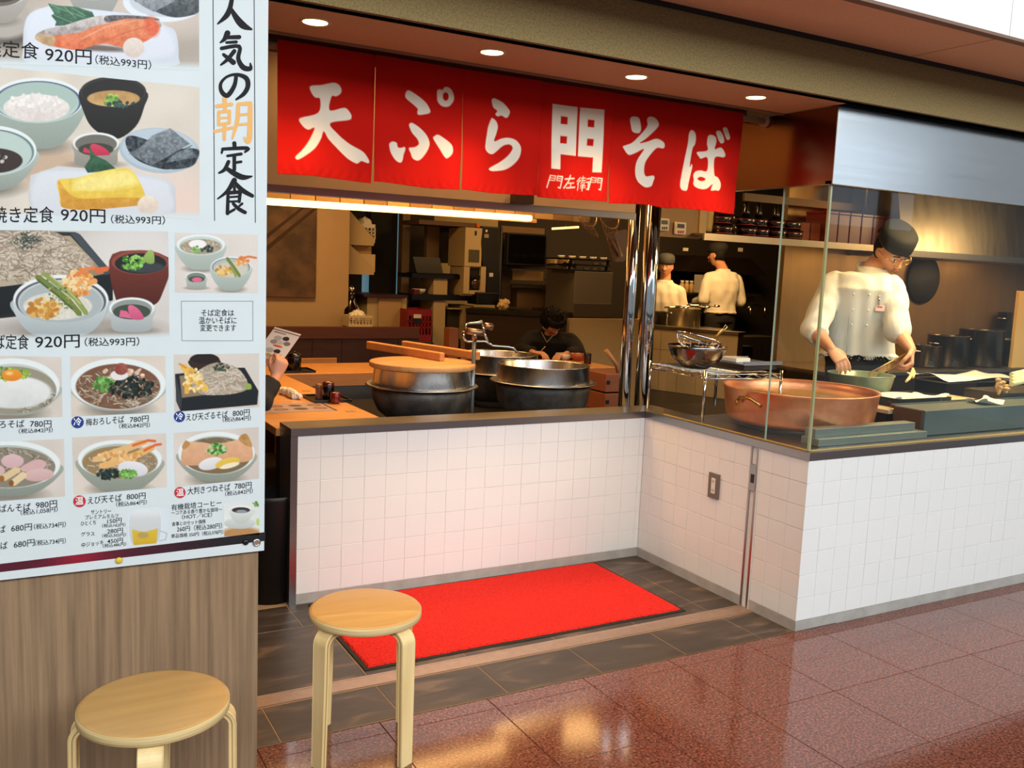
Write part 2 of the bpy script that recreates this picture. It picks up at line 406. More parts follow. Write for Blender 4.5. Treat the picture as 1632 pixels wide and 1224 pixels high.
for i in range(-8, 22):
    for j in range(6, 17):
        mb_t = tile_mesh(G-JG, G-JG)
        x = GX0+i*G+JG/2; y = GY0-(j+1)*G+JG/2
        mb.add([(a+x, b+y, c) for a, b, c in mb_t.v], mb_t.f)
o = obj('distant_tiles', mb, GRANITE, fl); o['kind'] = 'stuff'
# slate floor of the shop entrance
sf = struct('floor', M().box(-1.2, 3.2, 2.675, 3.86, -0.08, -0.0012), mat('slate_joint', (0.62, 0.50, 0.36), 0.8), 'dark slate tiled floor of the shop entrance')
struct('floor', M().box(-1.2, 9.6, 3.86, 9.6, -0.08, -0.002), mat('kitchen_floor_vinyl', (0.17, 0.12, 0.09), 0.5), 'dark floor inside the noodle shop')
def slate_piece(x0, x1, y0, y1):
    mb_ = tile_mesh(x1-x0-0.003, y1-y0-0.003); me = mb_.mesh('slate_tile'); me.materials.append(SLATE)
    o = bpy.data.objects.new('tile', me); COL.objects.link(o); o.parent = sf; o.location = (x0+0.0015, y0+0.0015, 0)
SX = [0.739+0.4057*k for k in range(-5, 7)]
for a, b in zip(SX[:-1], SX[1:]):
    slate_piece(a, min(b, 2.953), 2.68, 2.925) if a < 2.95 else None
    if a < 2.9:
        b2 = min(b, 2.953)
        slate_piece(a, b2, 3.012, 3.548)
for a in SX:
    if a-0.08 < 2.9: slate_piece(a-0.08, min(a+0.3257, 2.953), 3.548, 3.80)
trim = struct('trim_1', M().box(-1.2, 3.2, 2.672, 2.6785, -0.004, 0.0015), mat('edge_strip_metal', (0.48, 0.42, 0.32), 0.4, 0.8), 'thin metal strip between slate and granite')
# shutter rail in the floor
rail = M().box(-1.2, 2.955, 2.93, 2.938, -0.004, 0.003).box(-1.2, 2.955, 3.003, 3.010, -0.004, 0.003).box(-1.2, 2.955, 2.938, 3.003, -0.004, 0.0005)
struct('trim_2', rail, mat('rail_steel', (0.72, 0.62, 0.55), 0.38, 0.75, noise=0.2, nscale=30), 'flat metal shutter rail set across the entrance floor')

# ---- half wall in front of the kitchen
WY = 3.80; WX0 = 1.073; WXR = 2.955; TZ0 = 0.045; TP = 0.1005
wall_f = struct('wall_front', M().box(WX0+0.004, WXR+0.15, WY+0.0022, 3.965, -0.004, 0.7485), GROUT, 'low white tiled wall under the noodle counter')
tm = {}
def wtile(w_, h_, axis):
    k = (round(w_, 4), round(h_, 4), axis)
    if k in tm: return tm[k]
    g = 0.0013; t = 0.008; b = 0.0014
    a0, a1, c0, c1 = g/2, w_-g/2, g/2, h_-g/2
    def P(u, d, v):
        return (u, -d, v) if axis == 'x' else (-d, u, v)
    rg = [[P(a0, 0, c0), P(a1, 0, c0), P(a1, 0, c1), P(a0, 0, c1)],
          [P(a0, t-b*0.6, c0), P(a1, t-b*0.6, c0), P(a1, t-b*0.6, c1), P(a0, t-b*0.6, c1)],
          [P(a0+b, t, c0+b), P(a1-b, t, c0+b), P(a1-b, t, c1-b), P(a0+b, t, c1-b)]]
    mb_ = M().loft(rg, True, smooth=False)
    me = mb_.mesh('wall_tile'); me.materials.append(TILE)
    bm = bmesh.new(); bm.from_mesh(me); bmesh.ops.recalc_face_normals(bm, faces=bm.faces); bm.to_mesh(me); bm.free()
    tm[k] = me; return me
trnd = random.Random(3)
def tiles(parent, axis, fixed, u0, u1, skip=None):
    n = 0
    for r_ in range(7):
        z = TZ0+r_*TP; h_ = TP if r_ < 6 else 0.748-z
        u = u0
        while u < u1-0.004 and n < 300:
            w_ = min(TP+0.0008, u1-u)
            if not (skip and skip(u, z)):
                o = bpy.data.objects.new('tile', wtile(w_, h_, axis)); COL.objects.link(o); o.parent = parent
                j = trnd.uniform(-0.0006, 0.0006)
                o.location = (u, fixed+j, z) if axis == 'x' else (fixed+j, u, z)
                n += 1
            u += TP+0.0008
tiles(wall_f, 'x', WY+0.008, 1.1035, WXR)
struct('baseboard_front', M().box(1.1035, WXR, WY-0.002, WY+0.02, -0.004, 0.044), BASEB, 'grey skirting along the foot of the front half wall')
# stainless end cover of the half wall
endc = M().box(WX0, 1.1035, WY-0.004, WY+0.012, -0.004, 0.7475).box(WX0, WX0+0.004, WY+0.01, 3.968, -0.004, 0.7475)
struct('trim_3', endc, STEEL, 'stainless steel corner cover at the left end of the half wall')
# ---- side wall
SXW = WXR
wall_s = struct('wall_side', M().box(SXW+0.0022, 3.10, 2.683, 3.80, -0.004, 0.7485), GROUT, 'white tiled side wall running from the corner to the concourse')
tiles(wall_s, 'y', SXW+0.008, 2.677, 2.958)
tiles(wall_s, 'y', SXW+0.008, 3.016, 3.80)
struct('baseboard_side', M().box(SXW-0.002, SXW+0.02, 3.014, 3.80, -0.004, 0.044).box(SXW-0.002, SXW+0.02, 2.673, 2.958, -0.004, 0.044), BASEB, 'grey skirting along the tiled side wall')
# shutter guide channel
gd = struct('trim_4', M().box(SXW-0.003, SXW+0.02, 2.962, 2.976, 0.0, 0.7475).box(SXW+0.004, SXW+0.02, 2.976, 3.004, 0.0, 0.7475).box(SXW-0.003, SXW+0.02, 3.004, 3.013, 0.0, 0.7475), STEEL, 'vertical steel shutter guide let into the tiled side wall')
obj('lock_plate', M().box(SXW-0.004, SXW+0.004, 2.970, 3.010, 0.545, 0.668), STEEL, gd, 0.001)
obj('keyhole', M().box(SXW-0.005, SXW-0.001, 2.980, 3.001, 0.582, 0.622), BLACK, gd)
obj('edge_bead', M().box(SXW-0.004, SXW+0.01, 2.958, 2.962, 0.0, 0.7475), WHITEPL, gd)
# ---- right hand block
wall_r = struct('wall_right', M().box(SXW+0.009, 7.4, 2.6772, 2.84, -0.004, 0.7485), GROUT, 'long white tiled wall under the glazed frying counter')
tiles(wall_r, 'x', 2.683, SXW-0.002, 7.3)
struct('baseboard_right', M().box(SXW-0.0025, 7.4, 2.6725, 2.69, -0.004, 0.0445), BASEB, 'grey skirting under the long white tiled wall')
# ---- cap of all three
cap = M()
L_out = [(WX0, WY-0.006), (SXW-0.006, WY-0.006), (SXW-0.006, 2.669), (7.4, 2.669), (7.4, 2.90), (3.13, 2.90), (3.13, 3.975), (WX0, 3.975)]
rings = [[(x, y, z) for x, y in L_out] for z in (0.749, 0.782)]
cap.loft(rings, False, smooth=False)
def capface(z, flip):
    q = [[(WX0, WY-0.006), (SXW-0.006, WY-0.006), (SXW-0.006, 3.975), (WX0, 3.975)], [(SXW-0.006, 2.90), (3.13, 2.90), (3.13, 3.975), (SXW-0.006, 3.975)],
         [(SXW-0.006, 2.669), (7.4, 2.669), (7.4, 2.90), (SXW-0.006, 2.90)]]
    for p in q: cap.add([(x, y, z) for x, y in (reversed(p) if flip else p)], [(0, 1, 2, 3)])
capface(0.749, True); capface(0.782, False)
capo = single('steel_counter_cap', cap, STEEL, 'brushed stainless steel cap running along the top of all the white tiled walls', 'counter')
# outlet on the side wall
ot = thing('wall_outlet', 'grey plated double power socket on the tiled side wall', 'outlet', (SXW, 3.237, 0.45))
obj('cover_plate', M().box(SXW-0.009, SXW, 3.200, 3.274, 0.452, 0.572), mat('grey_plate', (0.42, 0.37, 0.33), 0.4), ot, 0.002)
obj('socket_insert', M().box(SXW-0.012, SXW-0.008, 3.224, 3.250, 0.475, 0.549), WHITEPL, ot, 0.001)
for zc in (0.533, 0.490):
    sl = M()
    for dy in (-0.005, 0.005): sl.box(SXW-0.0128, SXW-0.0115, 3.237+dy-0.001, 3.237+dy+0.001, zc-0.006, zc+0.006)
    obj('socket_slots', sl, BLACK, ot)

# ---- beam, soffits, white panels above
BZ = 2.20
struct('wall_beam', M().box(-3, 9.6, 2.58, 2.64, BZ, 2.404), FASCIA, 'rough sprayed grey-green beam face above the shop front')
struct('trim_5', M().box(-3, 9.6, 2.565, 2.58, 2.390, 2.404), SEAM, 'dark shadow gap above the beam')
cs = struct('ceiling_strip', M().box(-3, 9.6, 2.20, 2.58, 2.404, 2.42), mat('bounce_lit_strip_board', (0.86, 0.68, 0.54), 0.8, noise=0.1, nscale=60, bump=0.2, bscale=200), 'brown board soffit between beam and white panels')  # lighter copy of the soffit board, floor bounce put into its colour
obj('board_seam', M().box(3.215, 3.2175, 2.20, 2.58, 2.4035, 2.405), SEAM, cs)
wp = struct('wall_upper', M().box(-3, 9.6, 2.18, 2.20, 2.415, 4.4), SEAM, 'white metal panel facade high above the shop')
x = -2.765
while x < 9:
    obj('panel', M().box(x+0.0015, x+0.9985, 2.165, 2.185, 2.410, 3.3), WHITEP, wp, 0.001); obj('panel', M().box(x+0.0015, x+0.9985, 2.165, 2.185, 3.303, 4.4), WHITEP, wp, 0.001)
    x += 1.0
obj('drip_edge', M().box(-3, 9.6, 2.165, 2.20, 2.400, 2.409), mat('brown_edge', (0.45, 0.33, 0.26), 0.6), wp)
ce = struct('ceiling', M().box(-1.2, SXW, 2.64, 2.97, BZ, BZ+0.02).box(-1.2, 9.6, 2.60, 2.64, BZ, BZ+0.02), SOFFIT, 'low brown soffit with downlights over the shop entrance')
obj('slot_lip', M().box(-1.2, SXW, 2.965, 2.985, BZ-0.006, BZ+0.03), mat('brown_metal_lip', (0.50, 0.38, 0.28), 0.5), ce)
struct('wall_recess', M().box(-1.2, SXW, 3.20, 3.22, 2.19, 2.62), mat('recess_brown', (0.40, 0.29, 0.19), 0.8), 'brown board behind the curtain rod')
struct('ceiling_inner', M().box(-1.2, 9.6, 2.98, 9.6, 2.62, 2.66), mat('kitchen_ceiling_board', (0.42, 0.34, 0.25), 0.85), 'dim kitchen ceiling')
# ---- outer walls of the shop interior
struct('wall_back', M().box(-1.2, 9.6, 9.5, 9.6, -0.08, 2.66), DARKWALL, 'dark rear wall of the kitchen')
struct('wall_left', M().box(0.15, 0.25, 2.96, 9.5, -0.08, 2.62), mat('brown_inner_wall', (0.34, 0.25, 0.17), 0.85), 'brown left inner wall of the shop')
struct('wall_far_right', M().box(9.5, 9.6, 2.66, 9.5, -0.08, 2.66), DARKWALL, 'dark right wall of the kitchen')
struct('wall_over_hood', M().box(SXW+0.05, 9.6, 2.72, 2.76, 2.19, 2.64), DARKWALL, 'closing board above the steel hood')
# ---- wooden pier at the left
struct('wall_pier', M().box(-1.2, 0.622, 2.515, 2.96, -0.004, 2.62), BARK, 'grained grey-brown timber pier carrying the menu poster')

# ---- concourse behind the viewer: windows with mullions, seen only in reflections
mull = M()
for k in range(-5, 8): mull.box(k*1.9+0.6, k*1.9+0.78, -6.1, -5.95, 0, 5.5)
mull.box(-10, 15, -6.1, -5.95, 4.2, 4.5).box(-10, 15, -6.1, -5.95, 0, 0.5)
struct('window_1', mull, mat('mullion_grey', (0.30, 0.31, 0.32), 0.5), 'grey mullions of the glazed wall across the concourse')
struct('ceiling_hall', M().box(-10, 15, -2.2, 2.18, 4.4, 4.5), mat('hall_ceiling', (0.80, 0.78, 0.74), 0.8), 'pale ceiling of the concourse')

gz_ = struct('hood_reflection_panel', M().box(6.5, 15, -6.25, -6.2, 2.5, 5.2), mat('hood_reflection_glow', (0.8, 0.85, 0.9), 0.5, emit=(0.86, 0.93, 1.0), estr=1.7), 'unseen glowing glazing added across the concourse for the steel hood to mirror')  # unseen glowing panel, added and kept high so the hood mirrors it
# ---- downlights
for i, (x, lab) in enumerate(((0.845, 'leftmost of the four round downlights in the soffit, above the red curtain'), (1.44, 'second round downlight from the left above the red curtain'),
                 (2.028, 'third round downlight from the left above the red curtain'), (2.608, 'rightmost round downlight, above the curtain end by the steel hood'))):
    d = thing('downlight', lab, 'light', (x, 2.78, BZ), 'downlights in the entrance soffit')
    obj('trim_ring', M().lathe([(0.036, -0.001), (0.045, -0.004), (0.049, 0.0), (0.049, 0.004), (0.036, 0.004)], (x, 2.78, BZ), 32), mat('lamp_ring', (0.80, 0.70, 0.55), 0.4), d)
    lm = mat('lamp_glow', (1.0, 0.85, 0.6), 0.5, emit=(1.0, 0.80, 0.50), estr=9.0)
    obj('lens', M().cyl((x, 2.78, BZ), 0.037, -0.002, 0.003, 28), lm, d)
    light('downlight_beam', 'SPOT', (x, 2.78, BZ-0.012), 34, (1.0, 0.66, 0.34), (x+0.0, 3.05, 0), 0.03, spot=96, blend=0.85)

# ---- steel hood over the glazed counter
HB, HT = 1.89, 2.197
hd = thing('extraction_hood', 'large brushed stainless steel hood box above the glazed frying counter', 'hood', (2.95, 2.675, HB))
obj('front_panel', M().box(2.955, 7.4, 2.675, 2.679, HB, HT), STEELV, hd)
obj('side_panel', M().box(2.951, 2.955, 2.675, 3.95, HB, HT), mat('hood_side_reflection_steel', (0.55, 0.40, 0.30), 0.22, 1.0, noise=0.2, nscale=3), hd)  # brown reflection of the red curtain is put into this steel colour
obj('lower_lip', M().box(2.951, 7.4, 2.679, 2.71, HB, HB+0.012).box(2.955, 2.99, 2.71, 3.95, HB, HB+0.012), STEELV, hd)
obj('hood_lining', M().box(2.99, 7.4, 2.71, 2.715, HB+0.012, 2.16).box(2.99, 7.4, 2.715, 3.5, 2.155, 2.165), STEELW, hd)
# ---- glazing of the counter
g1 = thing('glass_screen', 'frameless clear glass panes standing round the frying counter corner', 'glass screen', (3.0, 2.70, 0.782))
obj('pane', M().box(2.985, 7.4, 2.700, 2.708, 0.782, HB), GLASS, g1, label='long front pane of clear glass')
obj('pane', M().box(2.977, 2.985, 2.712, 2.958, 0.782, HB), GLASS, g1, label='tall narrow side pane of clear glass')
lp = M(); pts = []
for a in range(0, 91, 15): pts.append((3.64+0.05*math.sin(math.radians(a))-0.0, 1.045+0.05*math.cos(math.radians(a))))
prof = [(2.963, 0.782), (2.963, 1.095)]+[(3.63+0.05*math.sin(math.radians(a)), 1.045+0.05*math.cos(math.radians(a))) for a in range(0, 91, 15)]+[(3.68, 0.782)]
lp.loft([[(xx, y, z) for y, z in prof] for xx in (2.977, 2.985)], True, smooth=False)
obj('pane', lp, GLASS, g1, label='low side pane with a rounded top corner')
obj('glass_edge', M().box(2.976, 2.986, 2.7005, 2.7115, 0.783, HB-0.001), GLASSEDGE, g1, label='greenish glass corner edge')
obj('glass_edge', M().box(2.9765, 2.9855, 2.9585, 2.9615, 0.783, HB-0.001), mat('glass_edge_light', (0.60, 0.66, 0.60), 0.2), g1)
obj('glass_edge', M().box(2.9755, 2.9865, 2.712, 3.68, 0.7825, 0.7865), mat('glass_foot', (0.72, 0.60, 0.36), 0.3), g1)
obj('glass_edge', M().box(2.9865, 7.4, 2.6985, 2.7095, 0.7825, 0.7865), MATS['glass_foot'], g1)
# ---- canopy over the pots
cn = thing('kettle_canopy', 'tan sheet canopy with a steel rim hanging above the noodle pots', 'canopy', (1.0, 3.97, 1.78))
obj('front_panel', M().box(0.46, 2.94, 3.97, 3.985, 1.81, 2.60), BROWNP, cn)
obj('steel_rim', M().box(0.46, 2.94, 3.962, 3.992, 1.775, 1.81), STEEL, cn, 0.002)
obj('rear_panel', M().box(0.46, 3.6, 5.38, 5.40, 1.832, 2.60), mat('tan_panel_back', (0.62, 0.50, 0.34), 0.7), cn)
tb = [mat('tan_tile_a', (0.72, 0.58, 0.38), 0.5), mat('tan_tile_b', (0.56, 0.43, 0.27), 0.5), mat('tan_tile_c', (0.66, 0.53, 0.35), 0.5)]
x = 0.75; k = 0
while x < 3.4:
    obj('tile', M().box(x, x+0.145, 5.368, 5.38, 1.832, 2.02), tb[(k*7+k//3) % 3], cn, 0.002)
    x += 0.15; k += 1
obj('end_panel', M().box(0.45, 0.47, 3.985, 5.38, 1.81, 2.60), BROWNP, cn)
t_ = thing('tube_lamp', 'long glowing warm tube lamp under the canopy', 'light', (1.3, 5.2, 1.82))
pa, pb = at(395, 319, 5.2), at(846, 348, 5.2)
obj('tube', M().tube([pa, pb], 0.019, 16), mat('tube_glow', (1, 0.8, 0.5), 0.5, emit=(1.0, 0.74, 0.40), estr=7.0), t_)
obj('batten', M().box(pa.x-0.02, pb.x+0.06, 5.225, 5.26, pa.z-0.012, pa.z+0.012), mat('lamp_batten', (0.70, 0.55, 0.35), 0.5), t_)
light('tube_light', 'AREA', ((pa.x+pb.x)/2, 5.16, pa.z-0.04), 6, (1.0, 0.60, 0.24), ((pa.x+pb.x)/2, 5.4, 0), 1.7, 0.04)
# chrome columns
for px0, px1, lab in ((984.5, 1003, 'left of the two polished steel columns at the counter corner'), (1010, 1035, 'right and thicker of the two polished steel columns at the counter corner')):
    Y = 4.07; a, b = at(px0, 648, Y), at(px1, 650, Y); cx = (a.x+b.x)/2
    r_ = (px1-px0)/2/ (F_PX/(Y*math.cos(YAW)+cx*math.sin(YAW)))
    c = thing('steel_column', lab, 'column', (cx, Y, 0), 'twin polished columns')
    obj('shaft', M().cyl((cx, Y, 0), r_, 0.0, 2.6, 40), CHROME, c)
    obj('joint_ring', M().cyl((cx, Y, 0), r_+0.0006, 1.13, 1.133, 40), DARKST, c)
# ================================================================ CURTAIN (noren)
def smooth_poly(P, n=5):
    P = np.array(P, float); k = len(P); out = []
    for i in range(k):
        p0, p1, p2, p3 = P[i-1], P[i], P[(i+1) % k], P[(i+2) % k]
        for t in np.arange(n)/n:
            out.append(0.5*((2*p1)+(-p0+p2)*t+(2*p0-5*p1+4*p2-p3)*t*t+(-p0+3*p1-3*p2+p3)*t**3))
    return np.array(out)
N1 = lambda P, s=True: conv(P, 430, 50, 4.896, s)
N2 = lambda P, s=True: conv(P, 600, 50, 4.533, s)
N3 = lambda P, s=True: conv(P, 800, 80, 4.707, s)
N4 = lambda P, s=True: conv(P, 960, 120, 5.10, s)
def conv(P, ox, oy, k, s):
    P = np.array(P, float)
    if s: P = smooth_poly(P)
    return P/k+np.array([ox, oy])
ADD = [
 N1([(312,430),(400,420),(490,402),(535,415),(558,450),(552,485),(515,508),(480,510),(465,615),(570,597),(605,605),(635,645),(638,672),(615,692),(470,718),(530,800),(620,878),(715,930),(750,960),(778,1005),(775,1028),(745,1020),(715,1012),(690,1028),(665,1028),(600,990),(520,910),(455,840),(418,782),(395,840),(350,910),(290,960),(225,1000),(203,995),(203,975),(260,915),(310,840),(345,755),(300,768),(265,750),(232,705),(230,685),(250,672),(375,635),(388,530),(350,518),(320,480)]),
 N2([(207,460),(215,435),(238,427),(300,465),(360,515),(390,565),(390,585),(370,595),(320,603),(300,598),(298,575),(300,560),(270,530),(215,485)]),
 N2([(440,430),(455,417),(480,420),(490,405),(515,400),(545,420),(562,460),(560,500),(535,535),(505,545),(470,535),(445,505),(440,470)]),
 N2([(240,680),(245,665),(262,660),(310,690),(360,740),(385,790),(385,830),(360,880),(320,925),(290,932),(262,915),(250,880),(240,858),(240,840),(280,835),(308,815),(300,780),(260,730)]),
 N2([(92,830),(95,808),(120,795),(150,805),(158,835),(185,840),(205,833),(213,850),(200,890),(190,935),(172,948),(140,930),(105,880)]),
 N2([(415,775),(425,755),(450,745),(490,770),(535,810),(550,845),(545,885),(515,915),(495,910),(460,850)]),
 N2([(830,500),(840,485),(860,487),(910,515),(950,560),(960,585),(945,620),(925,625),(900,610),(870,615),(855,600),(868,575),(840,550)]),
 N2([(820,640),(832,627),(860,650),(872,690),(860,740),(845,795),(900,775),(950,770),(1000,785),(1035,820),(1045,860),(1030,915),(985,965),(930,998),(880,1008),(830,1010),(808,1000),(815,985),(880,950),(940,905),(975,860),(978,835),(955,818),(910,828),(860,870),(830,888),(800,880),(778,850),(780,800),(790,740),(800,690)]),
 N3([(380,402),(567,427),(547,795),(435,782),(431,895),(362,888)], False),
 N3([(584,430),(765,447),(745,918),(681,915),(683,805),(563,797)], False),
 N4([(225,365),(235,340),(262,335),(295,345),(308,385),(312,440),(298,468),(270,470),(240,455),(230,410)]),
 N4([(360,365),(372,342),(400,337),(435,355),(455,395),(440,430),(390,480),(345,520),(300,552),(360,540),(420,518),(455,520),(495,545),(505,575),(490,595),(450,590),(420,605),(370,665),(340,720),(332,790),(345,822),(380,818),(405,817),(412,835),(400,865),(385,900),(350,913),(320,905),(280,865),(262,810),(265,740),(285,680),(335,600),(270,630),(220,648),(195,635),(168,590),(170,575),(235,550),(290,500),(345,440),(365,400)]),
 N4([(705,460),(720,445),(745,460),(757,500),(750,560),(728,600),(705,740),(722,722),(728,740),(715,800),(700,870),(690,930),(668,938),(640,928),(628,890),(640,800),(665,680),(690,560),(697,490)]),
 N4([(850,520),(860,490),(885,485),(915,500),(922,540),(908,600),(940,590),(965,592),(990,630),(993,655),(975,668),(907,672),(903,805),(930,830),(955,870),(957,910),(940,938),(915,935),(880,938),(880,920),(890,885),(850,920),(810,925),(760,905),(742,880),(745,850),(738,810),(760,780),(800,773),(848,775),(850,670),(800,678),(785,665),(765,635),(775,622),(850,612),(848,560)]),
 N4([(920,465),(940,450),(960,458),(980,500),(985,540),(965,555),(945,540)]),
 N4([(975,440),(990,423),(1010,430),(1030,480),(1035,515),(1015,527),(1000,510)])]
SUB = [N2([(485,450),(505,440),(522,455),(522,485),(505,500),(485,485)]),
 N3([(443,495),(493,502),(490,557),(440,552)], False), N3([(437,643),(486,648),(482,702),(434,698)], False), N3([(642,520),(691,526),(688,580),(640,575)], False), N3([(638,664),(686,668),(682,720),(634,715)], False),
 N4([(775,840),(800,825),(835,838),(830,855),(800,858)])]
# small four-character signature, as strokes (x, y, width) in the third crop
def SK(ox, sx, strokes): return [(np.array([(ox+x*sx, y) for x, y in s_]), w_) for s_, w_ in strokes]
gate = [([(8,940),(-18,1030)],8), ([(8,940),(48,945),(42,975)],6), ([(4,958),(40,962)],5), ([(0,975),(38,978)],5), ([(62,945),(58,980)],6), ([(62,945),(100,950),(82,1035),(68,1030)],8), ([(60,962),(96,966)],5), ([(56,978),(92,982)],5)]
small = SK(348, 1.0, gate)+SK(672, 0.78, [([(x, y+14) for x, y in s_], w_) for s_, w_ in gate])
small += SK(462, 1.0, [([(5,968),(75,962)],9), ([(45,940),(30,985),(-5,1035)],9), ([(30,1000),(75,996)],7), ([(52,998),(46,1030)],7), ([(15,1034),(85,1028)],9)])
small += SK(560, 1.0, [([(30,955),(5,985)],7), ([(30,975),(8,1005)],7), ([(18,992),(12,1050)],7), ([(38,960),(72,958)],6), ([(55,945),(52,975)],6), ([(36,978),(74,976)],6), ([(40,990),(68,990),(66,1005),(40,1005),(40,990)],5), ([(34,1018),(76,1016)],6), ([(55,1005),(50,1055)],7), ([(36,1034),(74,1030)],5), ([(84,965),(110,962)],7), ([(80,990),(112,986)],7), ([(98,990),(94,1045),(84,1040)],8)])
small = [(p/4.707+np.array([800, 80]), w_*1.15/4.707) for p, w_ in small]
YN = 3.055
def to_xz(P): q = arr_ony(P, YN); return q[:, [0, 2]]
ADD = [to_xz(p) for p in ADD]; SUB = [to_xz(p) for p in SUB]
pxm = 0.00262
small = [(to_xz(p), w_*pxm/2) for p, w_ in small]
def poly_mask(P, X, Z, soft=0.0012):
    out = np.zeros_like(X)
    x0, x1, z0, z1 = P[:, 0].min()-.01, P[:, 0].max()+.01, P[:, 1].min()-.01, P[:, 1].max()+.01
    sel = (X > x0) & (X < x1) & (Z > z0) & (Z < z1)
    if not sel.any(): return out
    px, pz = X[sel], Z[sel]; inside = np.zeros(px.shape, bool); dmin = np.full(px.shape, 1e9)
    n = len(P)
    for i in range(n):
        ax, az = P[i]; bx, bz = P[(i+1) % n]
        if az != bz:
            c = ((az > pz) != (bz > pz)) & (px < (bx-ax)*(pz-az)/(bz-az)+ax); inside ^= c
        dx, dz = bx-ax, bz-az; L2 = dx*dx+dz*dz+1e-12
        t = np.clip(((px-ax)*dx+(pz-az)*dz)/L2, 0, 1)
        dmin = np.minimum(dmin, (px-ax-t*dx)**2+(pz-az-t*dz)**2)
    d = np.sqrt(dmin)*np.where(inside, 1, -1)
    out[sel] = np.clip(d/(2*soft)+0.5, 0, 1)
    return out
def stroke_mask(P, hw, X, Z, soft=0.0012):
    out = np.zeros_like(X)
    sel = (X > P[:, 0].min()-.02) & (X < P[:, 0].max()+.02) & (Z > P[:, 1].min()-.02) & (Z < P[:, 1].max()+.02)
    if not sel.any(): return out
    px, pz = X[sel], Z[sel]; d = np.full(px.shape, 1e9)
    for i in range(len(P)-1):
        ax, az = P[i]; dx, dz = P[i+1]-P[i]; L2 = dx*dx+dz*dz+1e-12
        t = np.clip(((px-ax)*dx+(pz-az)*dz)/L2, 0, 1)
        d = np.minimum(d, np.hypot(px-ax-t*dx, pz-az-t*dz))
    out[sel] = np.clip((hw-d)/(2*soft)+0.5, 0, 1)
    return out
def colour_mesh(name, V, nx, nz, col, material, thick=None):
    """grid mesh nx*nz with a point colour attribute"""
    idx = np.arange(nx*nz).reshape(nz, nx)
    F = np.stack([idx[:-1, :-1], idx[:-1, 1:], idx[1:, 1:], idx[1:, :-1]], -1).reshape(-1, 4)
    me = bpy.data.meshes.new(name)
    me.vertices.add(len(V)); me.vertices.foreach_set('co', V.astype(np.float32).ravel())
    me.loops.add(F.size); me.loops.foreach_set('vertex_index', F.ravel().astype(np.int32))
    me.polygons.add(len(F)); me.polygons.foreach_set('loop_start', np.arange(0, F.size, 4, dtype=np.int32))
    me.update(); me.validate()
    a = me.color_attributes.new('Col', 'FLOAT_COLOR', 'POINT')
    c4 = np.ones((len(V), 4), np.float32); c4[:, :3] = np.where(col <= 0.04045, col/12.92, ((np.clip(col, 0, 1)+0.055)/1.055)**2.4)
    a.data.foreach_set('color', c4.ravel())
    me.polygons.foreach_set('use_smooth', np.ones(len(F), bool))
    me.materials.append(material)
    return me
nr = thing('noren_curtain', 'wide red shop curtain with large white brush lettering under the soffit', 'curtain', (1.8, YN, 2.19))
seams = [0.806, 1.172, 1.522, 1.860, 2.180, 2.490, 2.806]
# seam places measured on the cloth
seams = [at(442, 57, YN).x, at(596, 200, YN).x, at(737, 200, YN).x, at(861, 191, YN).x, at(974, 210, YN).x, at(1076, 230, YN).x, at(1184, 200, YN).x]
Ztop, Zbot = 2.196, 1.772
RED_N = np.array([0.72, 0.085, 0.045]); WHT_N = np.array([0.86, 0.82, 0.75])
prng = np.random.RandomState(5)
for k in range(6):
    xa, xb = seams[k], seams[k+1]
    nx = int((xb-xa)/0.0022)+1; nz = int((Ztop-Zbot)/0.0022)+1
    u = np.linspace(0, 1, nx); v = np.linspace(0, 1, nz)
    U, V_ = np.meshgrid(u, v)
    gap = 0.0035*(np.clip(V_-0.35, 0, 1)/0.65)*np.where(U < 0.5, 1, -1)*np.abs(2*U-1)**3
    X = xa+(xb-xa)*U + gap
    Z = Ztop-(Ztop-Zbot)*V_ + 0.003*np.sin(U*5+k*1.3)*V_**4
    ph = prng.uniform(0, 6, 6)
    A = V_**1.3
    Yd = A*(0.008*np.sin(U*6.5+ph[0])+0.005*np.sin(U*13+ph[1]+V_*2))+0.0035*A*np.sin(V_*9+U*4+ph[2])+0.004*np.sin(U*3.1+V_*2+ph[5])
    Yd += 0.002*np.exp(-((V_-0.97)/0.03)**2)*np.sin(U*60+ph[3])
    Yd += A*0.012*(np.abs(2*U-1)**6)*(1 if k % 2 else -1)
    cm = np.zeros_like(X)
    for p in ADD: cm = np.maximum(cm, poly_mask(p, X, Z))
    for p in SUB: cm = cm*(1-poly_mask(p, X, Z))
    for p, hw in small: cm = np.maximum(cm, stroke_mask(p, hw, X, Z))
    col = RED_N[None, None]*(1-cm[..., None])+WHT_N[None, None]*cm[..., None]
    me = colour_mesh('cloth_panel', np.stack([X, YN+Yd, Z], -1).reshape(-1, 3), nx, nz, col.reshape(-1, 3), CLOTHV)
    o = bpy.data.objects.new('cloth_panel', me); COL.objects.link(o); o.parent = nr
    o.matrix_parent_inverse = Matrix.Translation(-Vector(nr.location))
    s_ = o.modifiers.new('t', 'SOLIDIFY'); s_.thickness = 0.001
rd = thing('curtain_rod', 'pale round rod carrying the red curtain, fixed to the steel hood side', 'rod', (1.8, 3.07, 2.185))
obj('rod', M().tube([(0.622, 3.072, 2.178), (2.94, 3.072, 2.178)], 0.013, 16), mat('rod_wood', (0.66, 0.50, 0.38), 0.4), rd)
obj('wall_flange', M().tube([(2.935, 3.072, 2.178), (2.951, 3.072, 2.178)], 0.026, 24), MATS['rod_wood'], rd)

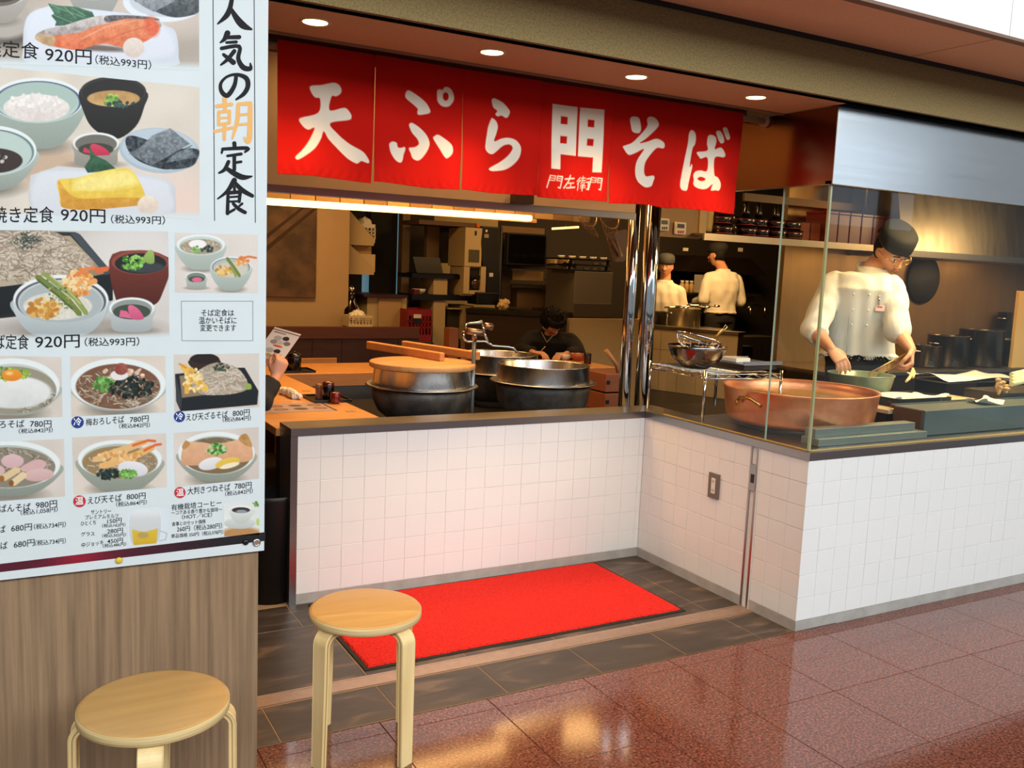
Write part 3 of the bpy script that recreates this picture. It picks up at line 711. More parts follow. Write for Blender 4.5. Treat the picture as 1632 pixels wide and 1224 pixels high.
# ================================================================ MENU POSTER
YP = 2.50
pq = arr_ony([(0, 927), (423.5, 877), (427, 0)], YP)
PXR = 0.6345; PZB = float(pq[1][2]); PXL = -0.55; PZT = 2.32
po = thing('menu_poster', 'large printed vinyl menu with dish photographs and prices, fixed to the timber pier', 'poster', (0.1, YP, PZB))
obj('sheet', M().box(PXL, PXR, YP, YP+0.004, PZB, PZT), POSTER, po)
def flat(name, polys, material, layer, parent=None, Y=None, label=None):
    """printed shapes: polygons given in photo pixels, laid on the sheet"""
    mb_ = M()
    for i_, P in enumerate(polys):
        q = arr_ony(P, (Y or YP)-layer*0.00022-i_*0.0000015)
        mb_.add([tuple(p) for p in q], [tuple(range(len(q)))])
    return obj(name, mb_, material, parent or po, label=label)
def chain_polys(pts):
    out = []
    for i, (x, y, w_) in enumerate(pts):
        out.append([(x+w_/2*math.cos(t*math.pi/6), y+w_/2*math.sin(t*math.pi/6)) for t in range(12)])
        if i:
            x0, y0, w0 = pts[i-1]; dx, dy = x-x0, y-y0; L_ = math.hypot(dx, dy) or 1; nx_, ny_ = -dy/L_, dx/L_
            out.append([(x0+nx_*w0/2, y0+ny_*w0/2), (x+nx_*w_/2, y+ny_*w_/2), (x-nx_*w_/2, y-ny_*w_/2), (x0-nx_*w0/2, y0-ny_*w0/2)])
    return out
def brush(strokes):
    out = []
    for s_ in strokes:
        pts = np.array(s_, float)
        if len(pts) > 2:                  # smooth the stroke
            q = []
            for i in range(len(pts)-1):
                p0 = pts[max(i-1, 0)]; p1 = pts[i]; p2 = pts[i+1]; p3 = pts[min(i+2, len(pts)-1)]
                for t in (0, .25, .5, .75): q.append(0.5*((2*p1)+(-p0+p2)*t+(2*p0-5*p1+4*p2-p3)*t*t+(-p0+3*p1-3*p2+p3)*t**3))
            q.append(pts[-1]); pts = np.array(q)
        out += chain_polys([(330+x/3.22, y/3.22, w_*1.38/3.22) for x, y, w_ in pts])
    return out
T_ = [[(128,-8,16),(118,40,18),(100,80,20),(55,122,6)],[(118,35,10),(150,90,22),(185,130,26),(228,150,8)],
 [(105,170,22),(90,200,16),(68,218,6)],[(98,192,14),(165,190,16)],[(100,218,10),(150,215,12)],[(75,248,14),(165,238,14),(160,300,16),(185,345,20),(222,352,16),(222,325,6)],[(140,262,16),(105,305,14),(72,332,8)],[(85,280,12),(135,320,20)],
 [(150,385,14),(140,440,16),(105,490,18),(75,470,16),(70,430,12),(100,395,10),(150,382,12),(200,400,18),(210,440,18),(190,480,16),(150,510,8)],
 [(140,735,16),(142,760,14)],[(80,765,10),(75,785,8)],[(80,765,12),(205,760,14),(195,780,8)],[(105,800,10),(175,790,12)],[(140,800,14),(140,870,14)],[(143,835,10),(175,830,10)],[(110,830,14),(90,870,14),(62,887,8)],[(95,860,14),(140,890,20),(185,910,20),(230,905,6)],
 [(140,925,20),(105,980,14),(55,1020,6)],[(135,930,14),(180,975,18),(232,1005,14)],[(140,960,10),(142,985,12)],[(105,990,14),(170,985,14)],[(170,985,14),(165,1035,12)],[(108,990,12),(105,1095,14)],[(108,1012,8),(165,1008,8)],[(108,1035,8),(165,1032,8)],[(105,1095,10),(140,1075,10)],[(135,1045,12),(160,1070,14),(195,1090,14)],[(180,1045,10),(165,1058,8)]]
O_ = [[(50,545,14),(125,535,14)],[(90,505,18),(92,560,14)],[(60,575,12),(115,570,12)],[(115,570,12),(115,630,12)],[(115,630,12),(60,640,12)],[(60,640,12),(60,575,12)],[(62,607,8),(112,603,8)],[(38,675,12),(130,655,12)],[(90,640,16),(88,715,12)],[(160,535,14),(155,620,16),(130,710,8)],[(160,535,14),(222,530,16)],[(222,530,16),(218,700,20),(205,725,16),(190,705,6)],[(160,590,10),(215,585,10)],[(155,640,10),(215,635,10)]]
for grp in (T_[:2], T_[2:8], T_[8:9], T_[9:17], T_[17:]): flat('title_character', brush(grp), INK, 4)
flat('title_character', brush(O_), GOLDINK, 4, label='orange brush character')
def line(a, b, w_): return chain_polys([(a[0], a[1], w_), (b[0], b[1], w_)])[-1]
flat('ruled_line', [line((339.5, -10), (342, 352), 1.2)], INK, 3); flat('ruled_line', [line((405, -10), (407, 355), 1.2)], INK, 3)
flat('ruled_line', [line((289, 480), (403, 480), .8), line((403, 480), (403, 543), .8), line((403, 543), (290, 543), .8), line((290, 543), (289, 480), .8)], mat('thin_grey_ink', (0.45, 0.47, 0.48), 0.6), 3)
# lettering in the bundled typeface
def lettering(parent, items, material, Y, layer, name='lettering', offset=0.0):
    """items: (text, x0, y0, x1, y1, height) with the foot line from (x0,y0) to (x1,y1), all in photo pixels"""
    for text, x0, y0, x1, y1, h_ in items:
        mb_ = M()
        cu = bpy.data.curves.new('t', 'FONT'); cu.body = text; cu.resolution_u = 3; cu.offset = offset; cu.size = 1
        o = bpy.data.objects.new('t', cu); COL.objects.link(o)
        dg = bpy.context.evaluated_depsgraph_get(); me = bpy.data.meshes.new_from_object(o.evaluated_get(dg))
        n = len(me.vertices)
        if n:
            co = np.empty(n*3); me.vertices.foreach_get('co', co); co = co.reshape(-1, 3)
            a0, a1 = co[:, 0].min(), co[:, 0].max(); b0, b1 = co[:, 1].min(), co[:, 1].max()
            u = (co[:, 0]-a0)/(a1-a0+1e-9); v = (co[:, 1]-b0)/(b1-b0+1e-9)
            P = np.stack([x0+(x1-x0)*u, y0+(y1-y0)*u-h_*v], -1)
            q = arr_ony(P, Y-layer*0.00022)
            mb_.add([tuple(p) for p in q], [tuple(p.vertices) for p in me.polygons])
        bpy.data.objects.remove(o); bpy.data.curves.remove(cu); bpy.data.meshes.remove(me)
        obj(name, mb_, material, parent)
big = [('鮭定食', -26, 89, 62, 95, 27), ('920円', 72, 98, 146, 103, 23), ('（税込993円）', 152, 102, 241, 111, 15),
       ('玉子焼き定食', -62, 355, 86, 355, 26), ('920円', 97, 353, 168, 356, 22), ('（税込993円）', 177, 356, 263, 358, 14),
       ('天ぷらそば定食', -86, 556, 46, 557, 24), ('920円', 56, 556, 127, 554, 21), ('（税込993円）', 135, 552, 222, 551, 14)]
lettering(po, big, INK, YP, 5, 'dish_lettering', 0.004)
sm = [('そば定食は', 321, 504, 373, 504, 11), ('温かいそばに', 317, 516, 377, 516, 11), ('変更できます', 319, 528, 376, 528, 11),
      ('とろろそば', -28, 683, 39, 681, 12), ('780円', 48, 681, 82, 681, 11), ('（税込842円）', 30, 691, 84, 689, 8),
      ('梅おろしそば', 137, 679, 198, 674, 12), ('780円', 207, 674, 237, 672, 10), ('（税込842円）', 190, 683, 239, 681, 8),
      ('えび天ざるそば', 297, 671, 363, 666, 12), ('800円', 371, 664, 398, 662, 10), ('（税込864円）', 355, 673, 400, 670, 8),
      ('鴨なんばんそば', -40, 820, 49, 814, 13), ('980円', 57, 811, 91, 808, 11), ('（税込1,058円）', 33, 822, 92, 816, 9),
      ('えび天そば', 140, 804, 194, 799, 12), ('800円', 202, 797, 232, 795, 10), ('（税込864円）', 185, 808, 234, 804, 8),
      ('大判きつねそば', 299, 789, 367, 782, 12), ('780円', 374, 780, 401, 778, 10), ('（税込842円）', 359, 791, 403, 786, 8),
      ('もりそば', -40, 851, 9, 849, 12), ('680円', 18, 848, 51, 845, 11), ('（税込734円）', 54, 844, 105, 840, 9),
      ('かけそば', -36, 878, 12, 875, 12), ('680円', 22, 874, 55, 870, 11), ('（税込734円）', 56, 870, 105, 866, 9),
      ('サントリー', 145, 820, 177, 818, 7), ('プレミアムモルツ', 136, 828, 189, 825, 7), ('ひとくち', 129, 838, 153, 836, 7), ('150円', 171, 835, 194, 833, 8), ('（税込162円）', 163, 841, 200, 839, 6),
      ('グラス', 129, 855, 151, 854, 7), ('280円', 171, 851, 196, 849, 8), ('（税込302円）', 163, 857, 201, 855, 6), ('中ジョッキ', 130, 873, 165, 868, 8), ('450円', 171, 867, 196, 865, 8), ('（税込486円）', 164, 873, 201, 870, 6),
      ('有機栽培コーヒー', 273, 814, 353, 806, 10), ('〜コクある香り豊かな珈琲〜', 273, 821, 354, 815, 7), ('（HOT／ICE）', 290, 828, 338, 824, 8),
      ('食事とのセット価格', 274, 839, 328, 834, 7), ('260円（税込280円）', 282, 848, 354, 842, 9), ('単品価格 350円（税込378円）', 273, 858, 356, 851, 7)]
lettering(po, sm, INK, YP, 5, 'price_lettering', 0.003)
def disc(cx, cy, rx, ry): return [(cx+rx*math.cos(t*math.pi/16), cy+ry*math.sin(t*math.pi/16)) for t in range(32)]
for d_ in (disc(123.5, 673, 10, 9.5), disc(286, 664, 9, 9)): flat('cold_mark', [d_], BLUEINK, 4)
for d_ in (disc(126.7, 799, 10, 9.5), disc(286.7, 785, 9, 9)): flat('hot_mark', [d_], REDINK, 4)
lettering(po, [('冷', 117, 679, 130, 678, 13), ('冷', 280, 670, 292, 669, 12), ('温', 120, 805, 133, 804, 13), ('温', 281, 791, 293, 790, 12)], WHITEINK, YP, 6, 'mark_lettering', 0.01)

# ---- printed dish photographs: point-coloured sheets
def vn(X, Y, s, seed=0):
    r = np.random.RandomState(seed).rand(64, 64); x = X/s; y = Y/s
    xi = np.floor(x).astype(int); yi = np.floor(y).astype(int); fx = x-xi; fy = y-yi
    fx = fx*fx*(3-2*fx); fy = fy*fy*(3-2*fy)
    g = lambda a, b: r[a % 64, b % 64]
    return (g(xi, yi)*(1-fx)+g(xi+1, yi)*fx)*(1-fy)+(g(xi, yi+1)*(1-fx)+g(xi+1, yi+1)*fx)*fy
H = lambda s_: np.array([int(s_[i:i+2], 16)/255 for i in (0, 2, 4)])
class Photo:
    def __init__(s, corners, bgc='ddd5cc', step=1.0, seed=1):
        (ax, ay), (bx, by), (cx, cy), (dx, dy) = corners        # TL TR BR BL
        s.nx = max(2, int(max(bx-ax, cx-dx)/step)+1); s.ny = max(2, int(max(dy-ay, cy-by)/step)+1)
        U, V = np.meshgrid(np.linspace(0, 1, s.nx), np.linspace(0, 1, s.ny))
        s.X = (ax*(1-U)+bx*U)*(1-V)+(dx*(1-U)+cx*U)*V; s.Y = (ay*(1-U)+by*U)*(1-V)+(dy*(1-U)+cy*U)*V
        s.U, s.V = U, V
        s.c = np.ones(U.shape+(3,))*H(bgc); s.c += (vn(s.X, s.Y, 40, seed)[..., None]-.5)*0.06; s.r = np.random.RandomState(seed)
    def put(s, m_, c, sel=None):
        s.c = s.c*(1-m_[..., None])+c*m_[..., None]
    def ell(s, cx, cy, rx, ry, c, c2=None, ang=0, soft=0.9, tex=0.0, ts=3, clip=None, shade=None):
        ca, sa = math.cos(math.radians(ang)), math.sin(math.radians(ang))
        dx, dy = s.X-cx, s.Y-cy; u = (dx*ca+dy*sa)/rx; v = (-dx*sa+dy*ca)/ry
        rr = np.sqrt(u*u+v*v); m_ = np.clip((1-rr)*min(rx, ry)/soft+0.5, 0, 1)
        if clip is not None: m_ = m_*clip
        s.paint(m_, c, c2, v, tex, ts); return m_
    def paint(s, m_, c, c2, v, tex, ts):
        col = H(c)[None, None]*np.ones_like(s.c)
        if c2: t = np.clip(v*0.5+0.5, 0, 1)[..., None]; col = col*(1-t)+H(c2)*t
        if tex: col = col+(vn(s.X, s.Y, ts, 9)[..., None]-.5)*tex*0.8+(vn(s.X, s.Y, ts*2.6, 4)[..., None]-.5)*tex
        s.put(m_, col)
    def poly(s, P, c, c2=None, smooth=True, soft=0.5, tex=0.0, ts=3, clip=None):
        P = smooth_poly(P) if smooth else np.array(P, float)
        m_ = poly_mask(P, s.X, s.Y, soft) if True else 0
        if clip is not None: m_ = m_*clip
        y0, y1 = P[:, 1].min(), P[:, 1].max(); v = (s.Y-y0)/(y1-y0+1e-6)*2-1
        s.paint(m_, c, c2, v, tex, ts); return m_
    def strand(s, P, w_, c, clip=None):
        m_ = np.zeros_like(s.X)
        x0, x1, y0, y1 = P[:, 0].min()-2, P[:, 0].max()+2, P[:, 1].min()-2, P[:, 1].max()+2
        sel = (s.X > x0) & (s.X < x1) & (s.Y > y0) & (s.Y < y1)
        px, py = s.X[sel], s.Y[sel]; d = np.full(px.shape, 1e9)
        for i in range(len(P)-1):
            ax, ay = P[i]; dx, dy = P[i+1]-P[i]; L2 = dx*dx+dy*dy+1e-9
            t = np.clip(((px-ax)*dx+(py-ay)*dy)/L2, 0, 1); d = np.minimum(d, np.hypot(px-ax-t*dx, py-ay-t*dy))
        m_[sel] = np.clip((w_/2-d)+0.5, 0, 1)
        if clip is not None: m_ *= clip
        s.put(m_, c)
    def noodles(s, cx, cy, rx, ry, n, cols=('b9a995', '9b8b78', 'd2c5b3', 'c4b6a3'), w_=2.0, clip=None, L_=20):
        for i in range(n):
            a = s.r.uniform(0, 6.28); q = math.sqrt(s.r.uniform(0, 1)); x = cx+rx*q*math.cos(a); y = cy+ry*q*math.sin(a)
            th = s.r.uniform(0, 6.28); P = []; k = s.r.uniform(-.35, .35)
            for t in range(5): P.append((x, y)); x += L_/5*math.cos(th); y += L_/5*math.sin(th)*0.6; th += k
            s.strand(np.array(P), w_, H(cols[s.r.randint(len(cols))]), clip)
    def blobs(s, cx, cy, rx, ry, n, cols, r_=2.0, clip=None):
        for i in range(n):
            a = s.r.uniform(0, 6.28); q = math.sqrt(s.r.uniform(0, 1)); x = cx+rx*q*math.cos(a); y = cy+ry*q*math.sin(a)
            s.ell(x, y, r_*s.r.uniform(.6, 1.3), r_*s.r.uniform(.5, 1.1), cols[s.r.randint(len(cols))], ang=s.r.uniform(0, 180), clip=clip)
    def bowl(s, cx, cy, rx, ry, depth, c='cfd8d4', c2='a9b3ab', inner='dde4e0', rim=None, foot=0.5, rimw=0.9):
        s.ell(cx, cy+depth*0.95, rx*foot*1.25, ry*0.35, '8a8377', soft=ry*.3)
        s.poly([(cx-rx, cy), (cx-rx*.93, cy+depth*.45), (cx-rx*foot, cy+depth*.93), (cx, cy+depth*1.02), (cx+rx*foot, cy+depth*.93), (cx+rx*.93, cy+depth*.45), (cx+rx, cy), (cx, cy-ry*.3)], c, c2)
        s.ell(cx, cy, rx, ry, 'e3e9e7' if c != '2a2827' else '3a3836')
        if rim: s.ell(cx, cy+ry*.06, rx*.95, ry*.92, rim)
        return s.ell(cx, cy+ry*.10, rx*rimw, ry*rimw, inner)
    def fade(s, y0, y1, slope=0.0):
        t = np.clip((s.Y-slope*s.X-y0)/(y1-y0), 0, 1); s.put(t, np.array([.785, .825, .83])/.95)
    def done(s, layer=2):
        q = arr_ony(np.stack([s.X.ravel(), s.Y.ravel()], -1), YP-layer*0.00022)
        s.c = np.clip(s.c+(s.r.rand(*s.X.shape)[..., None]-.5)*0.02, 0, 1)*0.95
        me = colour_mesh('photo_print', q, s.nx, s.ny, s.c.reshape(-1, 3), PRINT)
        o = bpy.data.objects.new('photo_print', me); COL.objects.link(o); o.parent = po
        o.matrix_parent_inverse = Matrix.Translation(-Vector(po.location))
        return o
k = 1/3.795
def C1(P): return [(x*k, y*k) for x, y in P]                 # first crop
def C2(P): return [(x*k, 340+y*k) for x, y in P]
def C3(P): return [(x*k, 640+y*k) for x, y in P]
C0 = lambda P: [(x/7.418, y/7.418) for x, y in P]
# 1 grilled salmon set
p = Photo([(-60, -40), (317, -40), (317.5, 112), (-60, 100)], 'b3a89b', seed=2)
p.ell(200, 20, 150, 40, 'cdbfb2', soft=30); p.ell(20, 50, 40, 26, '5b544c', soft=16); p.ell(5, 32, 50, 30, 'b2aaa0', soft=8)
p.bowl(-2, -14, 46, 24, 50, 'b9b4ab', '9c968c', '6b6259'); p.ell(-2, -12, 36, 16, '3d332d'); p.bowl(150, -30, 42, 30, 62, 'aeb0ab', '93948e')
p.ell(262, 2, 66, 33, 'dfe6ea'); p.ell(264, 0, 58, 27, 'c3ccd2', soft=2)
p.poly(C1([(810, 0), (880, 30), (950, 75), (1050, 105), (1150, 95), (1210, 60), (1210, -60), (850, -60)]), '5d6468', '3c4347', tex=.16, ts=2)
p.poly(C1([(1000, -30), (1060, 5), (930, 72), (860, 35), (800, -10)]), '9aa1a5', '757d82', smooth=False, tex=.12, ts=1.6)
pl_ = p.poly(C1([(165, 100), (300, 35), (340, 32), (900, 100), (980, 150), (1060, 190), (1080, 340), (1040, 400), (600, 420), (180, 380), (140, 290)]), 'd5dde6', 'c9cfd8', tex=.02, ts=20)
p.poly(C1([(180, 110), (300, 50), (520, 70), (900, 115), (1000, 170), (1040, 330), (600, 380), (200, 330)]), 'dde3eb', 'd6dae2', soft=5)
p.poly(C0([(565, 40), (690, 65), (760, 70), (900, 80), (1020, 120), (1090, 140), (1120, 200), (1000, 260), (840, 300), (650, 305), (665, 255), (605, 185), (640, 160)]), '4d7a5c', '2f5a42', smooth=False, tex=.1, ts=2)
for a, b in (((600, 60), (1000, 210)), ((640, 180), (860, 270)), ((760, 80), (900, 220)), ((850, 90), (1010, 190))):
    p.strand(np.array(C0([a, b])), 1.0, H('7fa387'))
p.ell(150, 76, 60, 5, '6e6259', ang=4, soft=4)
p.poly(C0([(415, 440), (450, 390), (560, 340), (760, 300), (1000, 225), (1250, 180), (1632, 200), (1840, 210), (1900, 270), (1890, 330), (1700, 400), (1100, 420), (600, 440), (450, 470)]), 'd8cfc9', '8d8381', tex=.16, ts=2.2)
p.poly(C0([(1250, 190), (1500, 180), (1800, 205), (1870, 240), (1500, 235), (1270, 265)]), '6a6163', tex=.2, ts=1.5)
p.poly(C0([(540, 470), (620, 420), (800, 405), (950, 380), (1120, 310), (1300, 270), (1480, 225), (1640, 225), (1800, 240), (1880, 300), (1870, 380), (1760, 470), (1640, 520), (1470, 560), (1250, 520), (1100, 540), (930, 590), (760, 570), (620, 540)]), 'e39064', 'd5683f', tex=.10, ts=3)
p.poly(C0([(415, 440), (470, 400), (600, 420), (650, 450), (630, 540), (540, 530), (440, 480)]), 'cdb089', 'b8946c', tex=.12)
p.ell(242, 42, 11, 15, 'dc6442', ang=-20, soft=8, tex=.08); p.strand(np.array([(130, 62), (170, 42), (215, 33)]), 1.5, H('f0a67f')); p.strand(np.array([(160, 68), (200, 52), (240, 40)]), 1.2, H('c85c3a'))
p.ell(213, 76, 17, 16, 'e6d9cd', 'cfc0b4', tex=.04)
p.fade(88, 100, 0.03); p.done()
# 2 rolled omelette set
p = Photo([(-60, 101), (318, 139), (318, 349), (-60, 338)], 'd9cfc0', seed=3)
p.ell(260, 320, 90, 40, 'e4ccbe', soft=40); p.ell(60, 262, 90, 34, 'c6ab92', soft=30)
b_ = p.bowl(60, 160, 73, 36, 76, 'a9b7ad', '8f9a8f', 'b4c8bf', rim='4d5a7c', rimw=.90)
p.ell(60, 160, 64, 29, 'a7bdb3', soft=1.5); p.ell(58, 172, 53, 22, 'e9e2db', 'd9cfc8', tex=.06, ts=2)
p.blobs(58, 160, 46, 10, 60, ('f1ebe5', 'ded6cf', 'e8e0d9'), 3)
p.poly([(128, 142), (134, 180), (150, 206), (184, 222), (216, 202), (230, 170), (233, 146), (180, 135)], '2a2826', '171615')
p.ell(180.5, 146, 52.5, 24, '302e2c'); p.ell(180.5, 148, 49, 21.5, '211f1e'); s_ = p.ell(181, 157, 42, 13, 'b58d55', 'c9a268', tex=.07, ts=4)
p.blobs(178, 160, 12, 8, 26, ('7fb048', 'a5cf63', '5c8a3a'), 3.2); p.blobs(192, 166, 22, 4, 22, ('2f423c', '3d5750'), 3)
b_ = p.bowl(153, 228, 37, 17, 36, 'a8a59b', '8c897e', '6f6c63', foot=.85); p.ell(153, 238, 28, 10, '3e4139')
p.poly(C1([(500, 920), (510, 890), (545, 910), (545, 930)]), 'c93b54', smooth=False); p.poly(C1([(545, 935), (550, 875), (590, 875), (640, 900), (665, 935), (600, 940)]), 'd6405c', 'b8304a')
p.ell(254, 240, 64, 36, 'aab9c2', ang=5); p.ell(254, 238, 60, 33, 'b6c5ce', ang=5)
p.poly(C1([(770, 900), (760, 840), (800, 820), (900, 850), (1000, 900), (1190, 900), (1195, 960), (1150, 1010), (1010, 1025), (900, 1000), (820, 960)]), '3b444b', '2b3338', tex=.2, ts=1.7)
p.poly(C1([(920, 820), (1030, 775), (1150, 870), (1060, 920), (920, 1005), (780, 930), (850, 890)]), '868e93', '5e666b', smooth=False, tex=.17, ts=1.6); p.strand(np.array(C1([(920, 1003), (1060, 925), (1160, 880)])), 1.0, H('1f2528'))
p.poly(C1([(1060, 925), (1150, 890), (1190, 950), (1000, 985)]), '6b7479', smooth=False, tex=.15, ts=1.6)
b_ = p.bowl(-14, 240, 72, 40, 62, 'b9c4bb', '8f988e', 'b9cac2', rim='6f8682'); p.ell(-10, 256, 46, 20, '3a2f2b'); p.blobs(-2, 252, 12, 8, 16, ('4c4c52', '2c2a2c', 'c7bfb2'), 3)
p.poly(C1([(185, 1060), (350, 1005), (800, 1040), (1010, 1080), (1060, 1130), (1065, 1290), (700, 1330), (200, 1310), (170, 1190)]), 'ced2d6', 'c2c4c9', smooth=False)
p.poly(C1([(215, 1080), (360, 1030), (800, 1060), (990, 1095), (1030, 1150), (1030, 1280), (700, 1300), (230, 1280)]), 'dadde2', 'd2d3d8', soft=4)
p.poly(C1([(540, 880), (575, 940), (640, 970), (700, 1020), (600, 1040), (530, 1045), (510, 1010), (545, 960)]), '3f6b4c', '2c5239', smooth=False, tex=.08)
p.poly(C1([(350, 1090), (470, 1075), (640, 1030), (780, 1022), (850, 1110), (880, 1200), (860, 1240), (700, 1250), (520, 1265), (380, 1250), (360, 1180)]), 'ecd05c', 'e0b944', tex=.05, ts=4)
p.poly(C1([(350, 1090), (368, 1200), (380, 1255), (520, 1270), (720, 1255), (870, 1235), (868, 1200), (700, 1195), (480, 1200), (400, 1150)]), 'd9a63f', 'c98e35', tex=.07, ts=3); p.poly(C1([(470, 1085), (640, 1045), (770, 1035), (830, 1110), (640, 1150), (450, 1150)]), 'f2df84', soft=5, tex=.05)
p.ell(236, 327, 17, 15, 'e7d8c6', 'd4c1ae', tex=.04)
p.fade(336, 346, 0.0); p.done()
# 3 tempura bowl and noodle tray set
p = Photo([(-60, 366), (268, 369), (270, 536), (-60, 541)], 'ccc5bd', seed=4)
p.ell(220, 420, 80, 60, 'd8d3cd', soft=40); p.ell(120, 525, 130, 20, 'a49c93', soft=14)
p.poly([(-70, 366), (120, 370), (128, 374), (180, 436), (180, 478), (160, 490), (-70, 515)], '2e3335', '25292b', smooth=False); p.poly([(-70, 374), (112, 376), (168, 436), (120, 446), (-70, 462)], 'b39e80', '8b7558', smooth=False)
p.poly([(112, 372), (124, 371), (179, 434), (168, 438)], '454d52', smooth=False); p.poly([(-70, 462), (176, 438), (180, 478), (-70, 512)], '1f2325', smooth=False)
cl = p.poly([(-70, 376), (20, 368), (80, 368), (112, 385), (150, 420), (120, 440), (60, 450), (-70, 455)], '9d8d79', 'b5a690')
p.noodles(40, 410, 100, 38, 330, w_=2.4, clip=cl, L_=34); p.noodles(40, 410, 100, 38, 120, cols=('75664f', '8b7c67'), w_=1.0, clip=cl, L_=22)
for i in range(120): a = p.r.uniform(0, 6.28); x = 42+28*p.r.rand()*math.cos(a); y = 384+13*p.r.rand()*math.sin(a); p.strand(np.array([(x, y), (x+p.r.uniform(-8, 8), y+p.r.uniform(-5, 5))]), 1.0, H(('3f4a42', '56625a', '2b332d')[i % 3]))
p.poly([(179, 405), (185, 478), (205, 488), (240, 488), (258, 470), (268, 410)], '7a3a2e', '4f241d'); p.ell(223.5, 418, 45.5, 19.5, '8d4a3c'); p.ell(224, 420, 41, 16.5, '252628'); p.ell(228, 426, 34, 9, '3c4146', soft=2)
p.blobs(212, 418, 19, 11, 70, ('77b04a', '4f8a34', '9acb6b', '3c6f2b'), 3.0); p.poly([(228, 412), (236, 400), (244, 400), (246, 418), (236, 420)], '9db765', '83a04e')
b_ = p.bowl(97, 478, 76, 40, 58, 'b9c1c0', '959d9c', 'c0c9c8', rim='56565c', rimw=.9, foot=.55); b_ = p.ell(97, 483, 66, 34, 'aab2b0')
p.ell(92, 488, 55, 22, 'd6d2c4', tex=.06, ts=2); cl2 = None
p.blobs(68, 492, 26, 15, 70, ('d9ab5e', 'c48d40', 'e7c684', 'b87a34'), 5); p.blobs(125, 450, 26, 20, 90, ('e3a25c', 'e8bf84', 'd9823f', 'edd29d'), 4.5)
p.poly([(146, 428), (160, 426), (175, 424), (172, 432), (156, 436)], 'd96c3c', smooth=False); p.strand(np.array([(118, 440), (135, 430), (150, 426)]), 5, H('e37f49'))
p.strand(np.array([(58, 440), (85, 460), (110, 480), (128, 502)]), 9, H('71803f')); p.strand(np.array([(70, 436), (95, 455), (120, 475), (138, 500)]), 8, H('8c9a55')); p.strand(np.array([(60, 446), (88, 468), (115, 492)]), 3, H('4c6134')); p.strand(np.array([(80, 440), (104, 458), (128, 484)]), 2, H('c0b873')); p.blobs(100, 472, 26, 20, 30, ('8b8e4d', 'b7a458', '5a6a35'), 2)
p.poly([(21, 478), (26, 505), (52, 533), (97, 538), (142, 531), (166, 505), (173, 478), (166, 492), (140, 508), (97, 514), (52, 508), (30, 494)], 'c9d0d1', 'a2aaab')
b_ = p.bowl(210, 491, 36, 17, 38, 'c2c8c6', 'a1a7a5', '8f968f', foot=.8); p.ell(210, 497, 30, 12, '454f43'); p.poly([(190, 505), (192, 494), (202, 496), (212, 508)], 'd9688c', smooth=False); p.poly([(204, 490), (210, 486), (222, 494), (229, 508), (210, 508)], 'dd6d90', 'c4557a')
p.fade(532, 540, -0.012); p.done()
# 4 small set
p = Photo([(279, 371), (411, 374), (411, 467), (279, 466)], 'd9d0c6', seed=5)
p.bowl(320, 390, 38.5, 16.5, 40, 'bac6bd', 'a0aaa0', 'c4cfc6'); cl = p.ell(320, 393, 33, 12, 'a0937c'); p.noodles(320, 394, 32, 11, 60, w_=1.3, clip=cl, L_=12); p.ell(315, 389, 14, 7, 'eeebe6'); p.blobs(314, 398, 7, 5, 18, ('5d9143', '7fb45a'), 2.2); p.blobs(331, 397, 11, 5, 20, ('2f3a38', '475351'), 2.2)
p.bowl(313, 441, 17, 8, 19, 'b6bfb4', '9aa297', '7c8478', foot=.8); p.ell(313, 445, 13, 5, '4b5347'); p.ell(314, 446, 8, 4, 'd66a8a')
p.bowl(368, 425, 32, 16, 38, 'bac5bd', '9da79d', 'aeb8b0', rim='6a6b6d', foot=.5); p.ell(368, 430, 27, 12, 'c9c3b0'); p.blobs(357, 432, 13, 8, 34, ('d9a850', 'b97e33', 'e5c27e'), 3); p.strand(np.array([(362, 412), (372, 425), (382, 440)]), 5, H('71803f')); p.strand(np.array([(370, 428), (376, 440)]), 4, H('8c9a55')); p.blobs(386, 417, 9, 8, 26, ('e39a55', 'e8bf84', 'd9783f'), 3); p.strand(np.array([(384, 412), (396, 409), (408, 411)]), 3.5, H('d97a42'))
p.done()
# row A
p = Photo([(-60, 566), (98, 569), (99.5, 664), (-60, 671)], 'd3c9bd', seed=6)
p.bowl(20, 615, 75, 44, 46, 'b7bdb0', '9a9f92', 'c3c8bc'); cl = p.ell(20, 622, 70, 38, '96907e'); p.noodles(60, 640, 36, 22, 110, cols=('a39c8a', '7b7463', 'c0baa8', '6c6655'), w_=1.6, clip=cl, L_=18)
p.ell(20, 625, 62, 26, 'e3e4df', 'd3d4ce', soft=3, tex=.03, ts=8); p.blobs(16, 595, 30, 10, 50, ('87a83f', '5f8530', 'a9c45c'), 3.5); p.ell(19, 598, 16.5, 9.5, 'e79a37', 'dd8426'); p.ell(15, 595, 6, 3, 'f4c27a', soft=2); p.done()
p = Photo([(112, 568), (263.5, 567), (264.5, 657), (114, 664)], 'd6cabb', seed=7)
p.bowl(188, 612, 76, 41, 42, 'bfc1ba', '9fa199', 'c6c8c1'); cl = p.ell(188, 616, 67, 36, '7a5440'); p.noodles(188, 622, 64, 30, 190, cols=('a89b86', '857862', 'c4b8a4', '6e6250'), w_=1.7, clip=cl, L_=18)
p.blobs(195, 598, 34, 12, 50, ('d8b79e', 'e6cfbb', 'c79a80'), 4); p.blobs(165, 612, 16, 12, 60, ('5f9a45', '437a36', '86bd64'), 3); p.blobs(210, 618, 36, 17, 130, ('26302c', '34423d', '1b2320'), 3); p.ell(190, 598, 14, 8, 'e2ddd8'); p.ell(193, 588, 11, 9.5, 'a65f4e', '84443a', tex=.1, ts=2); p.done()
